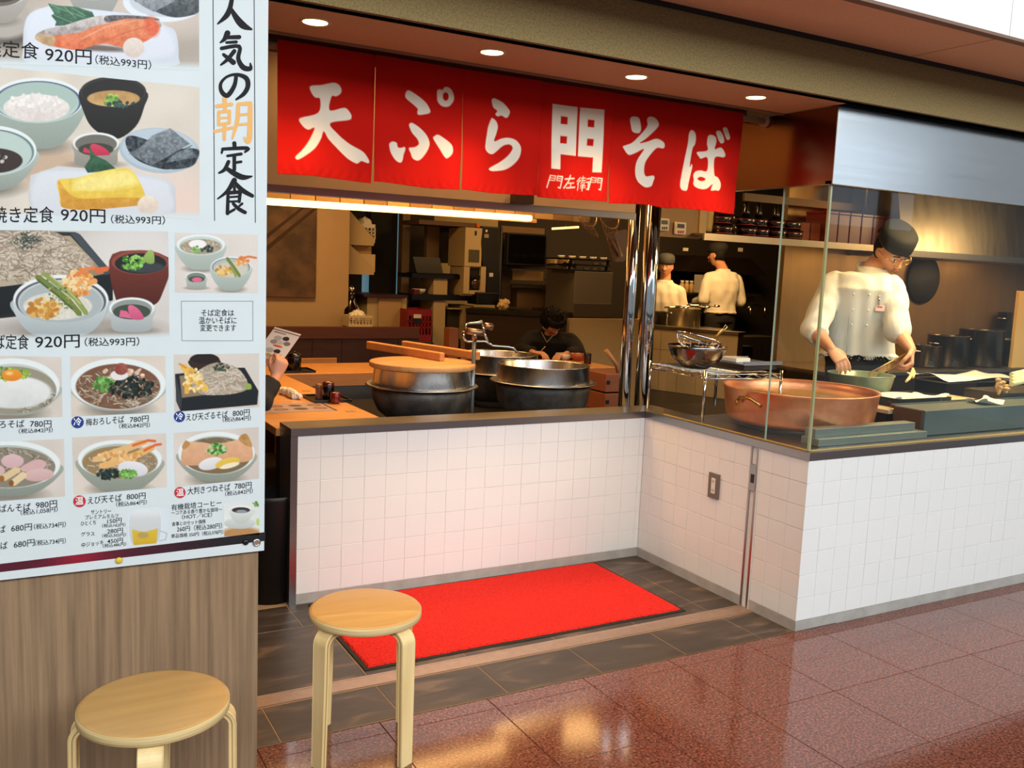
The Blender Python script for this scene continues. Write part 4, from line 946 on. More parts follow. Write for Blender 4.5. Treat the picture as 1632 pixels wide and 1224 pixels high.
p = Photo([(277, 565), (413, 563), (413.5, 649), (278, 656)], 'd2cabf', seed=8)
p.ell(326, 574, 24, 11, '1f1d1c'); p.poly([(302, 574), (308, 588), (324, 594), (342, 588), (350, 574)], '3a2a24'); p.ell(326, 572, 21, 8, '2b2422')
p.poly([(279, 596), (380, 586), (390, 586), (412, 623), (410, 645), (288, 656), (281, 640)], '24282b', smooth=False); p.poly([(286, 599), (378, 590), (402, 620), (290, 634)], '8c7a62', smooth=False); p.poly([(279, 596), (290, 634), (288, 656), (281, 640)], '3a4044', smooth=False)
cl = p.poly([(304, 604), (325, 585), (350, 578), (380, 588), (396, 615), (380, 626), (340, 630), (315, 625)], 'a99b86'); p.noodles(352, 606, 46, 24, 170, w_=1.7, clip=cl, L_=18); p.blobs(352, 586, 13, 7, 40, ('3f4a3c', '54634d', '2c352b'), 2)
p.strand(np.array([(290, 582), (300, 592), (312, 605), (330, 622)]), 11, H('e6b95a')); p.strand(np.array([(306, 588), (300, 610), (296, 626)]), 10, H('e0ac4a')); p.blobs(308, 606, 16, 18, 40, ('ecca7c', 'd79f3d', 'f2dc9f'), 3); p.strand(np.array([(286, 580), (296, 586)]), 3, H('d98a45')); p.ell(396, 616, 5, 5, '8ea84a'); p.done()
# row B
p = Photo([(-60, 707), (102, 699.5), (103.5, 791), (-60, 803)], 'd5cbc0', seed=9)
p.bowl(12, 740, 84, 38, 50, 'a9b0a6', '878d82', 'b5bcb2'); cl = p.ell(12, 745, 76, 32, '8b8272'); p.noodles(20, 732, 74, 22, 130, cols=('9a917e', '6f6756', 'b8b09d'), w_=1.6, clip=cl, L_=18)
p.ell(20, 735, 18, 11, 'd9b9b8', 'cfaaa9'); p.poly([(34, 744), (60, 732), (74, 738), (66, 748), (40, 752)], 'd3aca7'); p.ell(62, 757, 24, 10, 'd9b9b4', 'cba59f', ang=-5); p.ell(-6, 750, 14, 9, 'd3b0ac')
p.strand(np.array([(2, 764), (30, 747)]), 11, H('dcc193')); p.strand(np.array([(18, 772), (40, 755)]), 11, H('e2caa0')); p.ell(3, 763, 4, 5, '9a6a35'); p.ell(18, 770, 4, 5, '8a5a2b'); p.done()
p = Photo([(115, 697), (264.5, 690.5), (266, 776), (118, 789)], 'd6cabd', seed=10)
p.bowl(191, 732, 67, 31, 50, 'a8afa1', '8a9083', 'b4bbad'); cl = p.ell(191, 737, 60, 26, '9a7f58'); p.noodles(170, 750, 44, 18, 90, cols=('b3a58c', '8d7f68', 'cbbfa7'), w_=1.5, clip=cl, L_=14); p.noodles(236, 738, 16, 14, 40, cols=('b3a58c', '8d7f68'), w_=1.5, clip=cl, L_=14)
p.strand(np.array([(150, 734), (180, 722), (210, 712), (232, 703)]), 11, H('dfb57c')); p.strand(np.array([(160, 744), (190, 735), (220, 724), (244, 712)]), 11, H('e3b06e')); p.blobs(190, 726, 34, 9, 50, ('eccb94', 'd19a5c', 'e6b877'), 3.2); p.strand(np.array([(212, 710), (236, 702), (247, 703)]), 4, H('d8693a')); p.strand(np.array([(230, 718), (248, 709), (256, 708)]), 4, H('d8693a'))
p.ell(212, 747, 24, 12, 'e6e4e6', 'd0ced2', ang=8); p.blobs(172, 755, 18, 8, 60, ('232f2c', '33423e'), 3); p.blobs(204, 756, 13, 7, 40, ('6faa4c', '95c870', '4c8636'), 3); p.done()
p = Photo([(277, 690), (412.5, 680.5), (413, 763), (279, 776)], 'd5cabf', seed=11)
p.bowl(345, 722, 61, 34, 44, 'a9b0a2', '8a9184', 'b6bdaf'); cl = p.ell(345, 726, 55, 29, '7d6a50'); p.noodles(345, 706, 40, 12, 60, cols=('9a8f78', '6d634e'), w_=1.3, clip=cl, L_=14)
p.poly([(289, 738), (292, 710), (298, 704), (330, 706), (345, 715), (340, 738), (305, 742)], 'dfae88', 'd09c76', clip=None, tex=.03); p.poly([(340, 712), (380, 700), (392, 692), (403, 720), (396, 735), (350, 735)], 'e0b08b', 'd5a07a', tex=.03); p.poly([(380, 700), (392, 691), (402, 710), (396, 712)], 'b98a52', tex=.1); p.poly([(290, 712), (296, 702), (303, 708), (294, 716)], 'b98a52')
p.blobs(345, 716, 15, 9, 50, ('5f9a45', '86bd64', 'b6d3a0', '3f7a30'), 2.8); p.ell(336, 739, 20, 9.5, 'eae6e4', 'd4cfcf', ang=-14); p.ell(363, 738, 20, 8, 'e7c257', 'd9b040', ang=-14); p.ell(366, 742, 16, 4, 'eee3c4', ang=-14); p.done()
# beer glass and coffee
p = Photo([(203, 811), (270, 808), (270, 864), (204, 870)], 'd8e2e7', seed=12, step=0.9)
p.poly([(207, 824), (212, 868), (250, 866), (255, 820), (232, 812)], 'd4d8d8', 'c3c6c4'); p.ell(231, 820, 24, 8, 'e4e7e7', 'cfd3d3'); p.poly([(210, 844), (213, 869), (249, 866), (252, 842), (230, 848)], 'd9bb45', 'cfa92e', smooth=False); p.ell(228, 853, 9, 5, 'b59e5a', soft=2); p.strand(np.array([(255, 846), (266, 850), (264, 860), (254, 862)]), 1.5, H('aeb8b6')); p.done()
p = Photo([(356.5, 802), (414, 798), (413.5, 852), (357.5, 855)], 'dfe2dc', seed=13, step=0.9)
p.ell(385, 852, 34, 12, 'b98a58', soft=5); p.ell(382, 834, 25, 9, 'd7dbd8', 'b9beb9'); p.poly([(367, 812), (371, 828), (382, 835), (396, 830), (401, 810)], 'dde0da', 'bfc3bc'); p.ell(384, 812, 17, 6, 'eceee9'); p.ell(384, 813, 14.5, 4.6, '3a2f2c'); p.ell(385, 815, 9, 2.6, '8f9aa8', soft=1.5); p.strand(np.array([(400, 813), (406, 816), (398, 824)]), 1.6, H('ccd0c9')); p.blobs(408, 803, 4, 4, 12, ('7da460', '5b8745'), 2); p.ell(411, 832, 3, 6, 'b9cf7a'); p.done()
# stripe at the foot, dark at its ends and red in the middle
p = Photo([(-60, 906), (423, 848), (423, 862), (-60, 919)], '4b2733', seed=14, step=3.0)
g_ = np.exp(-((p.X-125)/45)**2)[..., None]; g2 = np.clip((p.X-180)/180, 0, 1)[..., None]
p.c = (H('55222f')*(1-g_)+H('8f2234')*g_)*(1-g2)+H('282528')*g2; p.done()
# eyelet and pins
def knob(px, py, r_, material, label, cat, name, dome=0.005):
    c = at(px, py, YP-0.0015); mb_ = M(); R = Matrix.Rotation(math.radians(90), 3, 'X')
    mb_.lathe([(0.001, dome), (r_*.7, dome*.9), (r_, dome*.4), (r_, 0.0)], (0, 0, 0), 24, True)
    mb_.v = [tuple(R @ Vector(p)+c) for p in mb_.v]
    return single(name, mb_, material, label, cat)
ec = at(409, 865, YP-0.0013)
ey = M().lathe([(0.0055, 0.0), (0.0062, 0.0022), (0.0085, 0.0030), (0.0110, 0.0012), (0.0116, 0.0)], (0, 0, 0), 32)
R_ = Matrix.Rotation(math.radians(90), 3, 'X'); ey.v = [tuple(R_ @ Vector(p)+ec) for p in ey.v]
obj('eyelet', ey, CHROME, po); ey2 = M().lathe([(0.0002, 0.0005), (0.0056, 0.0005)], (0, 0, 0), 20); ey2.v = [tuple(R_ @ Vector(p)+ec) for p in ey2.v]; obj('eyelet_hole', ey2, MATS['rough_grained_laminate'], po)
knob(189.5, 893, 0.0085, mat('yellow_plastic', (0.86, 0.72, 0.16), 0.4), 'small yellow push pin on the lower margin of the menu', 'push pin', 'push_pin')
knob(391.5, 864, 0.0085, BLACK, 'small black push pin next to the metal eyelet of the menu', 'push pin', 'push_pin')
# ================================================================ STOOLS AND MAT
def make_stool(cx, cy, a0, label):
    t = thing('round_stool', label, 'stool', (cx, cy, 0), 'bentwood stools by the menu')
    seat = M().lathe([(0.0005, 0.449), (0.160, 0.449), (0.1675, 0.4475), (0.169, 0.4455)], (cx, cy, 0), 72)
    obj('seat', seat, BIRCH, t)
    edge = M().lathe([(0.169, 0.4455), (0.1705, 0.444), (0.1705, 0.4245), (0.168, 0.4225), (0.0005, 0.4225)], (cx, cy, 0), 72)
    obj('seat_edge', edge, PLY, t)
    for k in range(4):
        a = math.radians(a0+90*k); d = Vector((math.cos(a), math.sin(a), 0)); n = Vector((-d.y, d.x, 0))
        # centre line of the bent strip: under the seat, round the bend, down to the floor
        path = [(0.06, 0.4125), (0.125, 0.4125)]
        R0, cr, cz = 0.034, 0.142, 0.3785
        for q in range(0, 91, 10): path.append((cr+R0*math.sin(math.radians(q)), cz+R0*math.cos(math.radians(q))))
        path += [(0.177, 0.25), (0.180, 0.0)]
        th, w2 = 0.0095, 0.0275
        rings = []
        for i, (r_, z) in enumerate(path):
            p0 = path[max(i-1, 0)]; p1 = path[min(i+1, len(path)-1)]
            tx, tz = p1[0]-p0[0], p1[1]-p0[1]; L_ = math.hypot(tx, tz); nx_, nz_ = -tz/L_, tx/L_     # normal in the r-z plane
            wv = w2 if z > 0.3 else w2*(0.86+0.14*z/0.3)
            cpt = Vector((cx, cy, 0))+d*r_+Vector((0, 0, z))
            nn = d*nx_+Vector((0, 0, nz_)); b = 0.0018
            if i == len(path)-1: nn = d*(1 if nx_ > 0 else -1)
            rg = []
            for s1, s2 in ((-1, -1), (1, -1), (1, 1), (-1, 1)):
                for e1, e2 in (((b, 0), (0, b)) if s1*s2 > 0 else ((0, b), (b, 0))):
                    rg.append(cpt+n*s1*(wv-e1)+nn*s2*(th-e2))
            rings.append(rg)
        mb_ = M(); o_ = 0
        mb_.loft(rings, True, smooth=False)
        lg = obj('leg', mb_, BIRCHL, t)
        # darker glue line of the laminated strip, seen on its edge
        lines = M()
        for s_ in (-1, 1):
            rr = []
            for i, (r_, z) in enumerate(path):
                c_ = Vector((cx, cy, 0))+d*r_+Vector((0, 0, z)); wv = w2 if z > 0.3 else w2*(0.86+0.14*z/0.3)
                p0 = path[max(i-1, 0)]; p1 = path[min(i+1, len(path)-1)]; tx, tz = p1[0]-p0[0], p1[1]-p0[1]; L_ = math.hypot(tx, tz)
                nn = d*(-tz/L_)+Vector((0, 0, tx/L_))
                rr.append([c_+n*s_*(wv+0.0001)+nn*0.0011, c_+n*s_*(wv+0.0001)-nn*0.0011, c_+n*s_*(wv-0.002)-nn*0.0011, c_+n*s_*(wv-0.002)+nn*0.0011])
            lines.loft(rr, False, smooth=False)
        obj('glue_line', lines, mat('glue_line_wood', (0.66, 0.55, 0.36), 0.6), lg)
    return t
make_stool(0.962, 2.560, 24, 'round birch stool standing free in front of the red carpet')
make_stool(0.300, 2.190, -11, 'round birch stool in the near left corner against the timber pier')
# red mat
mx0, mx1, my0, my1 = 1.150, 2.668, 3.050, 3.775
mt = thing('red_carpet_mat', 'bright red pile mat with a dark rubber edge on the slate floor', 'mat', (1.9, 3.4, 0))
obj('rubber_backing', M().box(mx0, mx1, my0, my1, 0.0005, 0.0035), RUBBER, mt, 0.001)
nx, ny = 420, 200
xs = np.linspace(mx0+0.016, mx1-0.014, nx); ys = np.linspace(my0+0.018, my1-0.008, ny); XX, YY = np.meshgrid(xs, ys)
pr = np.random.RandomState(11)
ed = np.minimum(np.minimum(XX-xs[0], xs[-1]-XX), np.minimum(YY-ys[0], ys[-1]-YY))
ZZ = 0.0035+0.007*np.clip(ed/0.006, 0, 1)+pr.uniform(-0.0014, 0.0014, XX.shape)*(ed > 0)+0.0010*np.sin(XX*9+2*np.sin(YY*6))
XX = XX+pr.uniform(-.0018, .0018, XX.shape); YY = YY+pr.uniform(-.002, .002, YY.shape)
idx = np.arange(nx*ny).reshape(ny, nx)
Fq = np.stack([idx[:-1, :-1], idx[:-1, 1:], idx[1:, 1:], idx[1:, :-1]], -1).reshape(-1, 4)
me = bpy.data.meshes.new('pile'); me.from_pydata(np.stack([XX, YY, ZZ], -1).reshape(-1, 3).tolist(), [], Fq.tolist()); me.materials.append(PILE)
pl = bpy.data.objects.new('carpet_pile', me); COL.objects.link(pl); pl.parent = mt; pl.matrix_parent_inverse = Matrix.Translation(-Vector(mt.location)); pl['kind'] = 'stuff'

# ================================================================ NOODLE COUNTER AND KETTLES
CZ = 0.755
cl_ = thing('wooden_counter', 'light wood customer counter running in an L round the noodle kettles', 'counter', (1.3, 5.0, 0))
obj('worktop', M().box(1.055, 1.60, 3.968, 5.86, CZ-0.035, CZ), COUNTER, cl_, 0.002)
obj('worktop', M().box(1.055, 4.25, 5.862, 6.44, CZ-0.035, CZ), mat('light_wood_counter_x', (0.86, 0.62, 0.36), 0.4, noise=0.2, nscale=4, color2=(0.80, 0.55, 0.30), stretch=(12, 1, 1), coat=0.2), cl_, 0.002)
obj('edge_fascia', M().box(1.60, 4.25, 5.845, 5.861, CZ-0.085, CZ-0.004), COUNTEREDGE, cl_)
obj('edge_fascia', M().box(1.590, 1.605, 3.99, 5.86, CZ-0.085, CZ-0.036), COUNTEREDGE, cl_)
obj('steel_lining', M().box(1.60, 4.25, 5.875, 5.885, 0.0, CZ-0.085), mat('counter_lining_steel', (0.45, 0.45, 0.45), 0.3, 0.9, noise=0.3, nscale=3), cl_)
obj('steel_lining', M().box(1.56, 1.575, 3.99, 5.86, 0.0, CZ-0.036), MATS['counter_lining_steel'], cl_)
obj('front_board', M().box(1.09, 1.56, 3.972, 3.99, 0.0, CZ-0.036), DARKWOOD, cl_)
obj('number_plate', M().box(1.50, 1.545, 4.30, 4.345, CZ, CZ+0.0015), mat('brass_plate', (0.62, 0.50, 0.36), 0.4), cl_)
obj('number_plate', M().box(1.50, 1.54, 5.05, 5.09, CZ, CZ+0.0015), MATS['brass_plate'], cl_)
# stove under the kettles
st = thing('kettle_stove', 'low black iron gas stove under the three noodle kettles', 'stove', (2.5, 4.7, 0))
obj('stove_body', M().box(1.75, 3.25, 4.12, 5.70, 0.0, 0.60), mat('stove_black', (0.09, 0.085, 0.08), 0.5, 0.3), st, 0.01)
ring_list = []
def kettle(cx, cy, R_, zrim, zbot, label, lid=False, collar=0.105):
    t = thing('noodle_kettle', label, 'kettle', (cx, cy, zbot), 'noodle kettles on the stove')
    zf = zrim-collar                                     # flange height
    prof = [(0.0005, zbot), (R_*0.45, zbot+0.004), (R_*0.70, zbot+0.020), (R_*0.87, zbot+0.058), (R_*0.955, zbot+0.105), (R_*0.992, zf-0.05), (R_*1.0, zf-0.008), (R_*0.96, zf-0.004)]
    obj('iron_bowl', M().lathe(prof, (cx, cy, 0), 64), IRON, t)
    obj('steel_flange', M().lathe([(R_*0.96, zf-0.004), (R_*1.10, zf+0.006), (R_*1.125, zf+0.001), (R_*1.13, zf+0.005), (R_*1.10, zf+0.011), (R_*0.985, zf+0.008)], (cx, cy, 0), 64), STEEL, t)
    obj('steel_collar', M().lathe([(R_*0.985, zf+0.006), (R_*0.965, zrim-0.006), (R_*0.975, zrim-0.001), (R_*0.965, zrim+0.001), (R_*0.95, zrim-0.006), (R_*0.94, zf-0.05), (R_*0.6, zbot+0.05)], (cx, cy, 0), 64),
        mat('collar_steel', (0.72, 0.72, 0.72), 0.27, 1.0, stretch=(4, 4, 1), noise=0.35, nscale=5, rnoise=0.08), t)
    obj('hot_water', M().lathe([(0.0005, zf+0.02), (R_*0.945, zf+0.02)], (cx, cy, 0), 48), mat('cloudy_water', (0.62, 0.58, 0.50), 0.05), t)
    obj('stove_ring', M().lathe([(R_*0.55, 0.60), (R_*0.62, 0.60), (R_*0.62, zbot+0.035), (R_*0.52, zbot+0.02)], (cx, cy, 0), 40), mat('ring_iron', (0.33, 0.32, 0.29), 0.7), t)
    return t
# positions measured from the collars
def place(px0, px1, py, Y):
    a, b = at(px0, py, Y), at(px1, py, Y); return (a.x+b.x)/2
def zc(cx, cy): return cy*math.cos(YAW)+cx*math.sin(YAW)
cxA, cyA = at(673, 600, 4.52).x, 4.52; RA = 79/(F_PX/zc(cxA, cyA))
kettle(cxA, cyA, RA/0.985, at(672, 585, 4.52).z, 0.655, 'left iron noodle kettle with a steel collar, closed by a wooden lid', collar=0.10)
cxB, cyB = at(866, 600, 4.62).x, 4.62; RB = 74/(F_PX/zc(cxB, cyB))
kettle(cxB, cyB, RB/0.975, at(866, 580, 4.62).z, 0.62, 'right open iron noodle kettle with a wide steel collar', collar=0.105)
cxC, cyC = at(796, 575, 5.28).x, 5.28; RC = 62/(F_PX/zc(cxC, cyC))
kettle(cxC, cyC, RC/0.975, at(796, 563, 5.28).z, 0.62, 'rear noodle kettle standing half hidden behind the other two', collar=0.12)
# wooden lid on the left kettle
zr = at(672, 585, 4.52).z+0.001
lid = thing('pot_lid', 'round pale wooden lid with two long bars covering the left kettle', 'lid', (cxA, cyA, zr))
obj('lid_board', M().lathe([(0.0005, zr), (RA*1.06, zr), (RA*1.075, zr+0.004), (RA*1.075, zr+0.024), (RA*1.06, zr+0.028), (0.0005, zr+0.028)], (cxA, cyA, 0), 64), LIDWOOD, lid)
bar_z = zr+0.028
def bar(p0, p1):
    a = atz(p0[0], p0[1], bar_z); b = atz(p1[0], p1[1], bar_z); d = (b-a); n_ = Vector((-d.y, d.x, 0)).normalized()*0.017
    mb_ = M().obox((a+b)/2+Vector((0, 0, 0.0235)), d/2, n_, Vector((0, 0, 0.0235)))
    return obj('lid_bar', mb_, LIDBAR, lid, 0.006)
bar((587, 556), (705, 576)); bar((643, 555), (762, 574))
# faucet
Yf = 4.40
fc = thing('swivel_faucet', 'chrome double faucet on a grey standing pipe between the kettles', 'faucet', (at(752, 640, Yf).x, Yf, 0.6))
A = lambda x, y, dy=0: at(x, y, Yf+dy)
obj('standing_pipe', M().tube([Vector((A(752, 640).x, Yf, 0.45)), A(756, 541)], 0.0115, 16), mat('grey_pipe', (0.42, 0.44, 0.46), 0.35, 0.7), fc)
obj('mixer_body', M().tube([A(744, 527), A(762, 530), A(770, 531)], [0.017, 0.019, 0.015], 16).tube([A(756, 544), A(756, 527)], 0.014, 14), mat('worn_brass_chrome', (0.62, 0.50, 0.40), 0.3, 0.9), fc)
obj('spout', M().tube([A(763, 533), A(772, 532), A(776, 541), A(777, 546), A(785, 551), A(812, 553), A(818, 554.5), A(822, 559), A(823, 562)], 0.0068, 12), CHROME, fc)
obj('spout', M().tube([A(739, 527), A(738.5, 536), A(741, 542), A(746, 544.5), A(772, 544), A(779, 547), A(782, 549)], 0.006, 12), CHROME, fc)
obj('lever', M().tube([A(744, 516), A(752, 515), A(762, 514.5), A(768, 513)], [0.005, 0.006, 0.008, 0.011], 12), mat('pale_lever', (0.60, 0.66, 0.66), 0.3, 0.6), fc)
obj('lever', M().tube([A(744, 516), A(742, 519), A(744, 524)], 0.005, 10).tube([A(768, 517), A(771, 525), A(772, 531)], 0.0065, 10), CHROME, fc)
obj('valve_wheel', M().tube([A(771, 519, .02), A(784, 521, .02)], [0.018, 0.020], 18), MATS['worn_brass_chrome'], fc)

# condiment trays
def tray(cx, cy, z, label, w_=0.17, d_=0.13, rot=0.0):
    t = thing('condiment_tray', label, 'tray', (cx, cy, z), 'condiment trays on the counter')
    mb_ = M().box(cx-w_/2, cx+w_/2, cy-d_/2, cy+d_/2, z, z+0.006).box(cx-w_/2, cx+w_/2, cy-d_/2, cy-d_/2+0.006, z+0.006, z+0.016).box(cx-w_/2, cx+w_/2, cy+d_/2-0.006, cy+d_/2, z+0.006, z+0.016)
    mb_.box(cx-w_/2, cx-w_/2+0.006, cy-d_/2+0.006, cy+d_/2-0.006, z+0.006, z+0.016).box(cx+w_/2-0.006, cx+w_/2, cy-d_/2+0.006, cy+d_/2-0.006, z+0.006, z+0.016)
    obj('tray_board', mb_, TRAYM, t, 0.001)
    return t
def jar(cx, cy, z, r_, h_, material, lidm, label, cat='jar', name='condiment_jar', knob_=False):
    t = thing(name, label, cat, (cx, cy, z), 'jars on the counter')
    obj('body', M().lathe([(0.0005, z), (r_*0.96, z), (r_, z+0.004), (r_, z+h_*0.72), (r_*0.98, z+h_*0.74)], (cx, cy, 0), 28), material, t)
    prof = [(r_*1.02, z+h_*0.74), (r_*1.03, z+h_*0.78), (r_*1.0, z+h_*0.92), (r_*0.7, z+h_*0.98), (0.0005, z+h_)]
    obj('lid', M().lathe(prof, (cx, cy, 0), 28), lidm, t)
    if knob_: obj('lid_knob', M().ball((cx, cy, z+h_+0.004), 0.007, n=12), lidm, t)
    return t
tc = atz(521, 637, CZ); tray(tc.x, tc.y, CZ, 'dark condiment tray near the front end of the wooden counter', 0.20, 0.24)
z1 = CZ+0.006
jp = atz(511, 636, z1); jar(jp.x, jp.y+0.03, z1, 0.020, 0.080, mat('chilli_glass', (0.55, 0.33, 0.25), 0.2, coat=0.5), mat('jar_lid_brown', (0.50, 0.36, 0.25), 0.4), 'glass spice shaker at the back left of the front condiment tray')
jp = atz(523, 637, z1); jar(jp.x, jp.y, z1, 0.031, 0.100, BLACKM, mat('dark_red_lid', (0.32, 0.10, 0.06), 0.25, coat=0.5), 'tall black lacquer jar with a dark red lid on the front tray')
jp = atz(531.5, 640, z1); jar(jp.x, jp.y-0.03, z1, 0.027, 0.056, JARRED, JARRED, 'short red lacquer jar at the right of the front tray')
tc = atz(466, 592, CZ); tray(tc.x, tc.y, CZ, 'dark condiment tray on the far corner of the wooden counter', 0.26, 0.2)
jp = atz(469, 592, z1); jar(jp.x, jp.y, z1, 0.045, 0.125, BLACKM, BLACKM, 'black lidded pot on the far condiment tray', knob_=True)
jp = atz(455, 592, z1); jar(jp.x, jp.y+0.02, z1, 0.033, 0.085, BLACKM, JARRED, 'small dark pot beside the hand holding the menu')
# used towel, printed placemat
q = [atz(450, 628, CZ), atz(462, 631, CZ), atz(470, 636, CZ), atz(478, 637, CZ)]
tw = M().chain([v+Vector((0, 0, 0.018)) for v in q], [0.022, 0.026, 0.024, 0.016], 12)
single('hand_towel', fuse(tw, 'hand_towel', 0.004, 3, 0.003, 60), PAPER, 'crumpled white wet towel lying on the counter beside the placemat', 'towel')
pmc = [atz(424, 647, CZ), atz(516, 641, CZ), atz(538.5, 654.5, CZ), atz(441, 658.5, CZ)]
x0 = 1.06; pmY0, pmY1 = pmc[2].y, pmc[1].y
nx, ny = 150, 110
U, V = np.meshgrid(np.linspace(0, 1, nx), np.linspace(0, 1, ny)); W = 0.42
c = np.ones(U.shape+(3,))*H('b09a92')
fr = ((U < .03) | (U > .97)); c[fr] = H('4a2c30')
for i in range(4):
    for j in range(2):
        e = (((U-.15-.235*i)/.085)**2+((V-.30-.36*j)/.13)**2); c[e < 1] = H('6b4a38' if (i+j) % 2 else '7d5f50'); c[e < .5] = H('a2745a' if i % 2 else '59503f')
V3 = np.stack([(pmc[2].x-W)+W*U, pmY0+(pmY1-pmY0)*(1-V), np.full(U.shape, CZ+0.0012)], -1).reshape(-1, 3)
me = colour_mesh('placemat', V3, nx, ny, c.reshape(-1, 3), PRINT)
single('paper_placemat', me, PRINT, 'printed paper menu placemat lying on the front end of the counter', 'placemat')

# ================================================================ DINING SIDE BEHIND
pt = thing('booth_partition', 'low dark stained wooden partition behind the far counter', 'partition', (1.8, 7.0, 0))
XE = at(668, 530, 7.0).x
zt = at(550, 521, 7.0).z; zl = at(550, 540, 7.0).z
obj('top_rail', M().box(0.46, XE, 6.985, 7.06, zl, zt), mat('brown_rail', (0.34, 0.17, 0.11), 0.4, noise=0.3, nscale=5, stretch=(1, 10, 10)), pt, 0.004)
x = 0.46; k = 0
while x < XE-0.02:
    obj('plank', M().box(x+0.001, min(x+0.24, XE)-0.001, 7.0, 7.05, 0.0, zl), DARKWOOD, pt, 0.0015); x += 0.24
# chair back beyond the far counter
Yc = 6.62; a, b, c0, d0 = rect(455, 571, 537, 587, Yc)
ch = thing('wooden_chair', 'light wooden chair back showing above the far counter at the left', 'chair', ((a+b)/2, Yc+0.2, 0))
obj('backrest', M().box(a, b, Yc, Yc+0.02, CZ-0.05, d0), mat('oak_chair', (0.72, 0.50, 0.28), 0.5, noise=0.3, nscale=5, stretch=(1, 8, 8)), ch, 0.004)
obj('seat', M().box(a, b, Yc+0.02, Yc+0.42-0.1, 0.43, 0.46), MATS['oak_chair'], ch, 0.004)
for xx in (a+0.02, b-0.02):
    for yy in (Yc+0.01, Yc+0.29): obj('leg', M().box(xx-0.016, xx+0.016, yy-0.016 if yy > Yc+0.1 else Yc-0.012, yy+0.016, 0.0, 0.43 if yy > Yc+0.1 else CZ-0.06), MATS['oak_chair'], ch)
# beige wall with framed print
Yw = 7.30
bw = struct('wall_beige', M().box(0.45, at(556, 420, Yw).x, Yw, Yw+0.12, 0.0, 2.62), BEIGE, 'beige plastered wall beyond the booth')
a, b, c0, d0 = rect(420, 330, 505, 474, Yw-0.04)
pc = thing('wall_print', 'faded brown print on a flat board hanging on the beige wall', 'picture', ((a+b)/2, Yw-0.03, c0))
obj('board', M().box(a-0.35, b, Yw-0.03, Yw, c0, d0+0.25), mat('faded_print', (0.40, 0.31, 0.24), 0.7, noise=0.8, nscale=5, color2=(0.26, 0.21, 0.17), contrast=(0.4, 0.62), detail=10), pc, 0.004)
obj('diagonal_stroke', M().quad(at(505, 333, Yw-0.0305), at(498, 333, Yw-0.0305), at(420, 396, Yw-0.0305), at(420, 405, Yw-0.0305)).quad(at(486, 331, Yw-0.0305), at(480, 331, Yw-0.0305), at(420, 377, Yw-0.0305), at(420, 385, Yw-0.0305)), mat('brown_stroke', (0.22, 0.14, 0.09), 0.7), pc)
# service niche at right of the beige wall
def bxpx(name, x0, y0, x1, y1, Y, depth, material, parent=None, bevel=0.0, z0=None): return obj(name, rbox(x0, y0, x1, y1, Y, depth, z0), material, parent, bevel)
nb = struct('wall_service', M().box(at(556, 420, 8.3).x-0.3, at(690, 420, 8.3).x, 8.30, 8.36, 0, 2.62), DARKWALL, 'dark wall of the service niche')
struct('window_2', M().box(*(lambda a: (a[0], a[1], 8.285, 8.298, a[2], a[3]))(rect(577, 432, 589, 470, 8.29))).box(*(lambda a: (a[0], a[1], 8.285, 8.298, a[2], a[3]))(rect(633, 340, 637.5, 470, 8.29))),
       mat('daylit_glass', (0.45, 0.62, 0.70), 0.3, emit=(0.50, 0.70, 0.78), estr=0.32), 'narrow strips of daylit window beside a dark roller blind')
bl = single('roller_blind', rbox(590, 338, 632, 472, 8.24, 0.02), mat('blind_dark', (0.13, 0.13, 0.13), 0.8, stretch=(30, 1, 1), noise=0.4), 'dark grey blind hanging in the narrow window', 'blind')
pst = single('door_post', rbox(640, 338, 652, 520, 8.1, 0.1, 0.0), mat('post_tan', (0.45, 0.37, 0.27), 0.6), 'tan vertical door post with grey strip beside the blind', 'post')
# triangular shelves
for i, (y0, y1, xr, lab) in enumerate(((334, 386, 597, 'upper shelf with slanting side panel in the service niche'), (388, 433, 597, 'lower shelf with slanting side panel in the service niche'))):
    Y = 7.55
    sh = thing('wall_shelf', lab, 'shelf', (at(570, y1, Y).x, Y, at(570, y1, Y).z), 'shelves in the service niche')
    P = [at(556, y0, Y), at(596, y1-6, Y), at(596, y1, Y), at(556, y1, Y)]
    P[2].z = P[3].z
    mb_ = M().loft([P, [p+Vector((0, 0.02, 0)) for p in P]], True, smooth=False)
    obj('side_panel', mb_, CREAM, sh)
    obj('board', M().box(P[3].x-0.02, P[2].x, Y, 7.95, P[3].z-0.02, P[3].z), CREAM, sh)
def crate(x0, y0, x1, y1, Y, depth, material, label, name='storage_crate', cat='crate', holes=True, z0=None):
    a, b, c0, d0 = rect(x0, y0, x1, y1, Y)
    if z0 is not None: c0 = z0
    t = thing(name, label, cat, ((a+b)/2, Y+depth/2, c0)); w_ = 0.006
    mb_ = M().box(a, b, Y, Y+depth, c0, c0+w_)
    # slotted walls: rails and bars with open holes
    n = max(3, int((b-a)/0.028)); hh = d0-c0
    for yy in (Y, Y+depth-w_):
        mb_.box(a, b, yy, yy+w_, c0+w_, c0+hh*0.22).box(a, b, yy, yy+w_, d0-hh*0.2, d0)
        if holes:
            for i in range(n+1): mb_.box(a+(b-a-w_)*i/n, a+(b-a-w_)*i/n+w_*1.6, yy, yy+w_, c0+hh*0.22, d0-hh*0.2)
            mb_.box(a, b, yy, yy+w_, c0+hh*0.42, c0+hh*0.47).box(a, b, yy, yy+w_, c0+hh*0.6, c0+hh*0.65)
        else: mb_.box(a, b, yy, yy+w_, c0+hh*.22, d0-hh*.2)
    for xx in (a, b-w_): mb_.box(xx, xx+w_, Y+w_, Y+depth-w_, c0+w_, d0)
    obj('basket_wall', mb_, material, t)
    return t, (a, b, c0, d0)
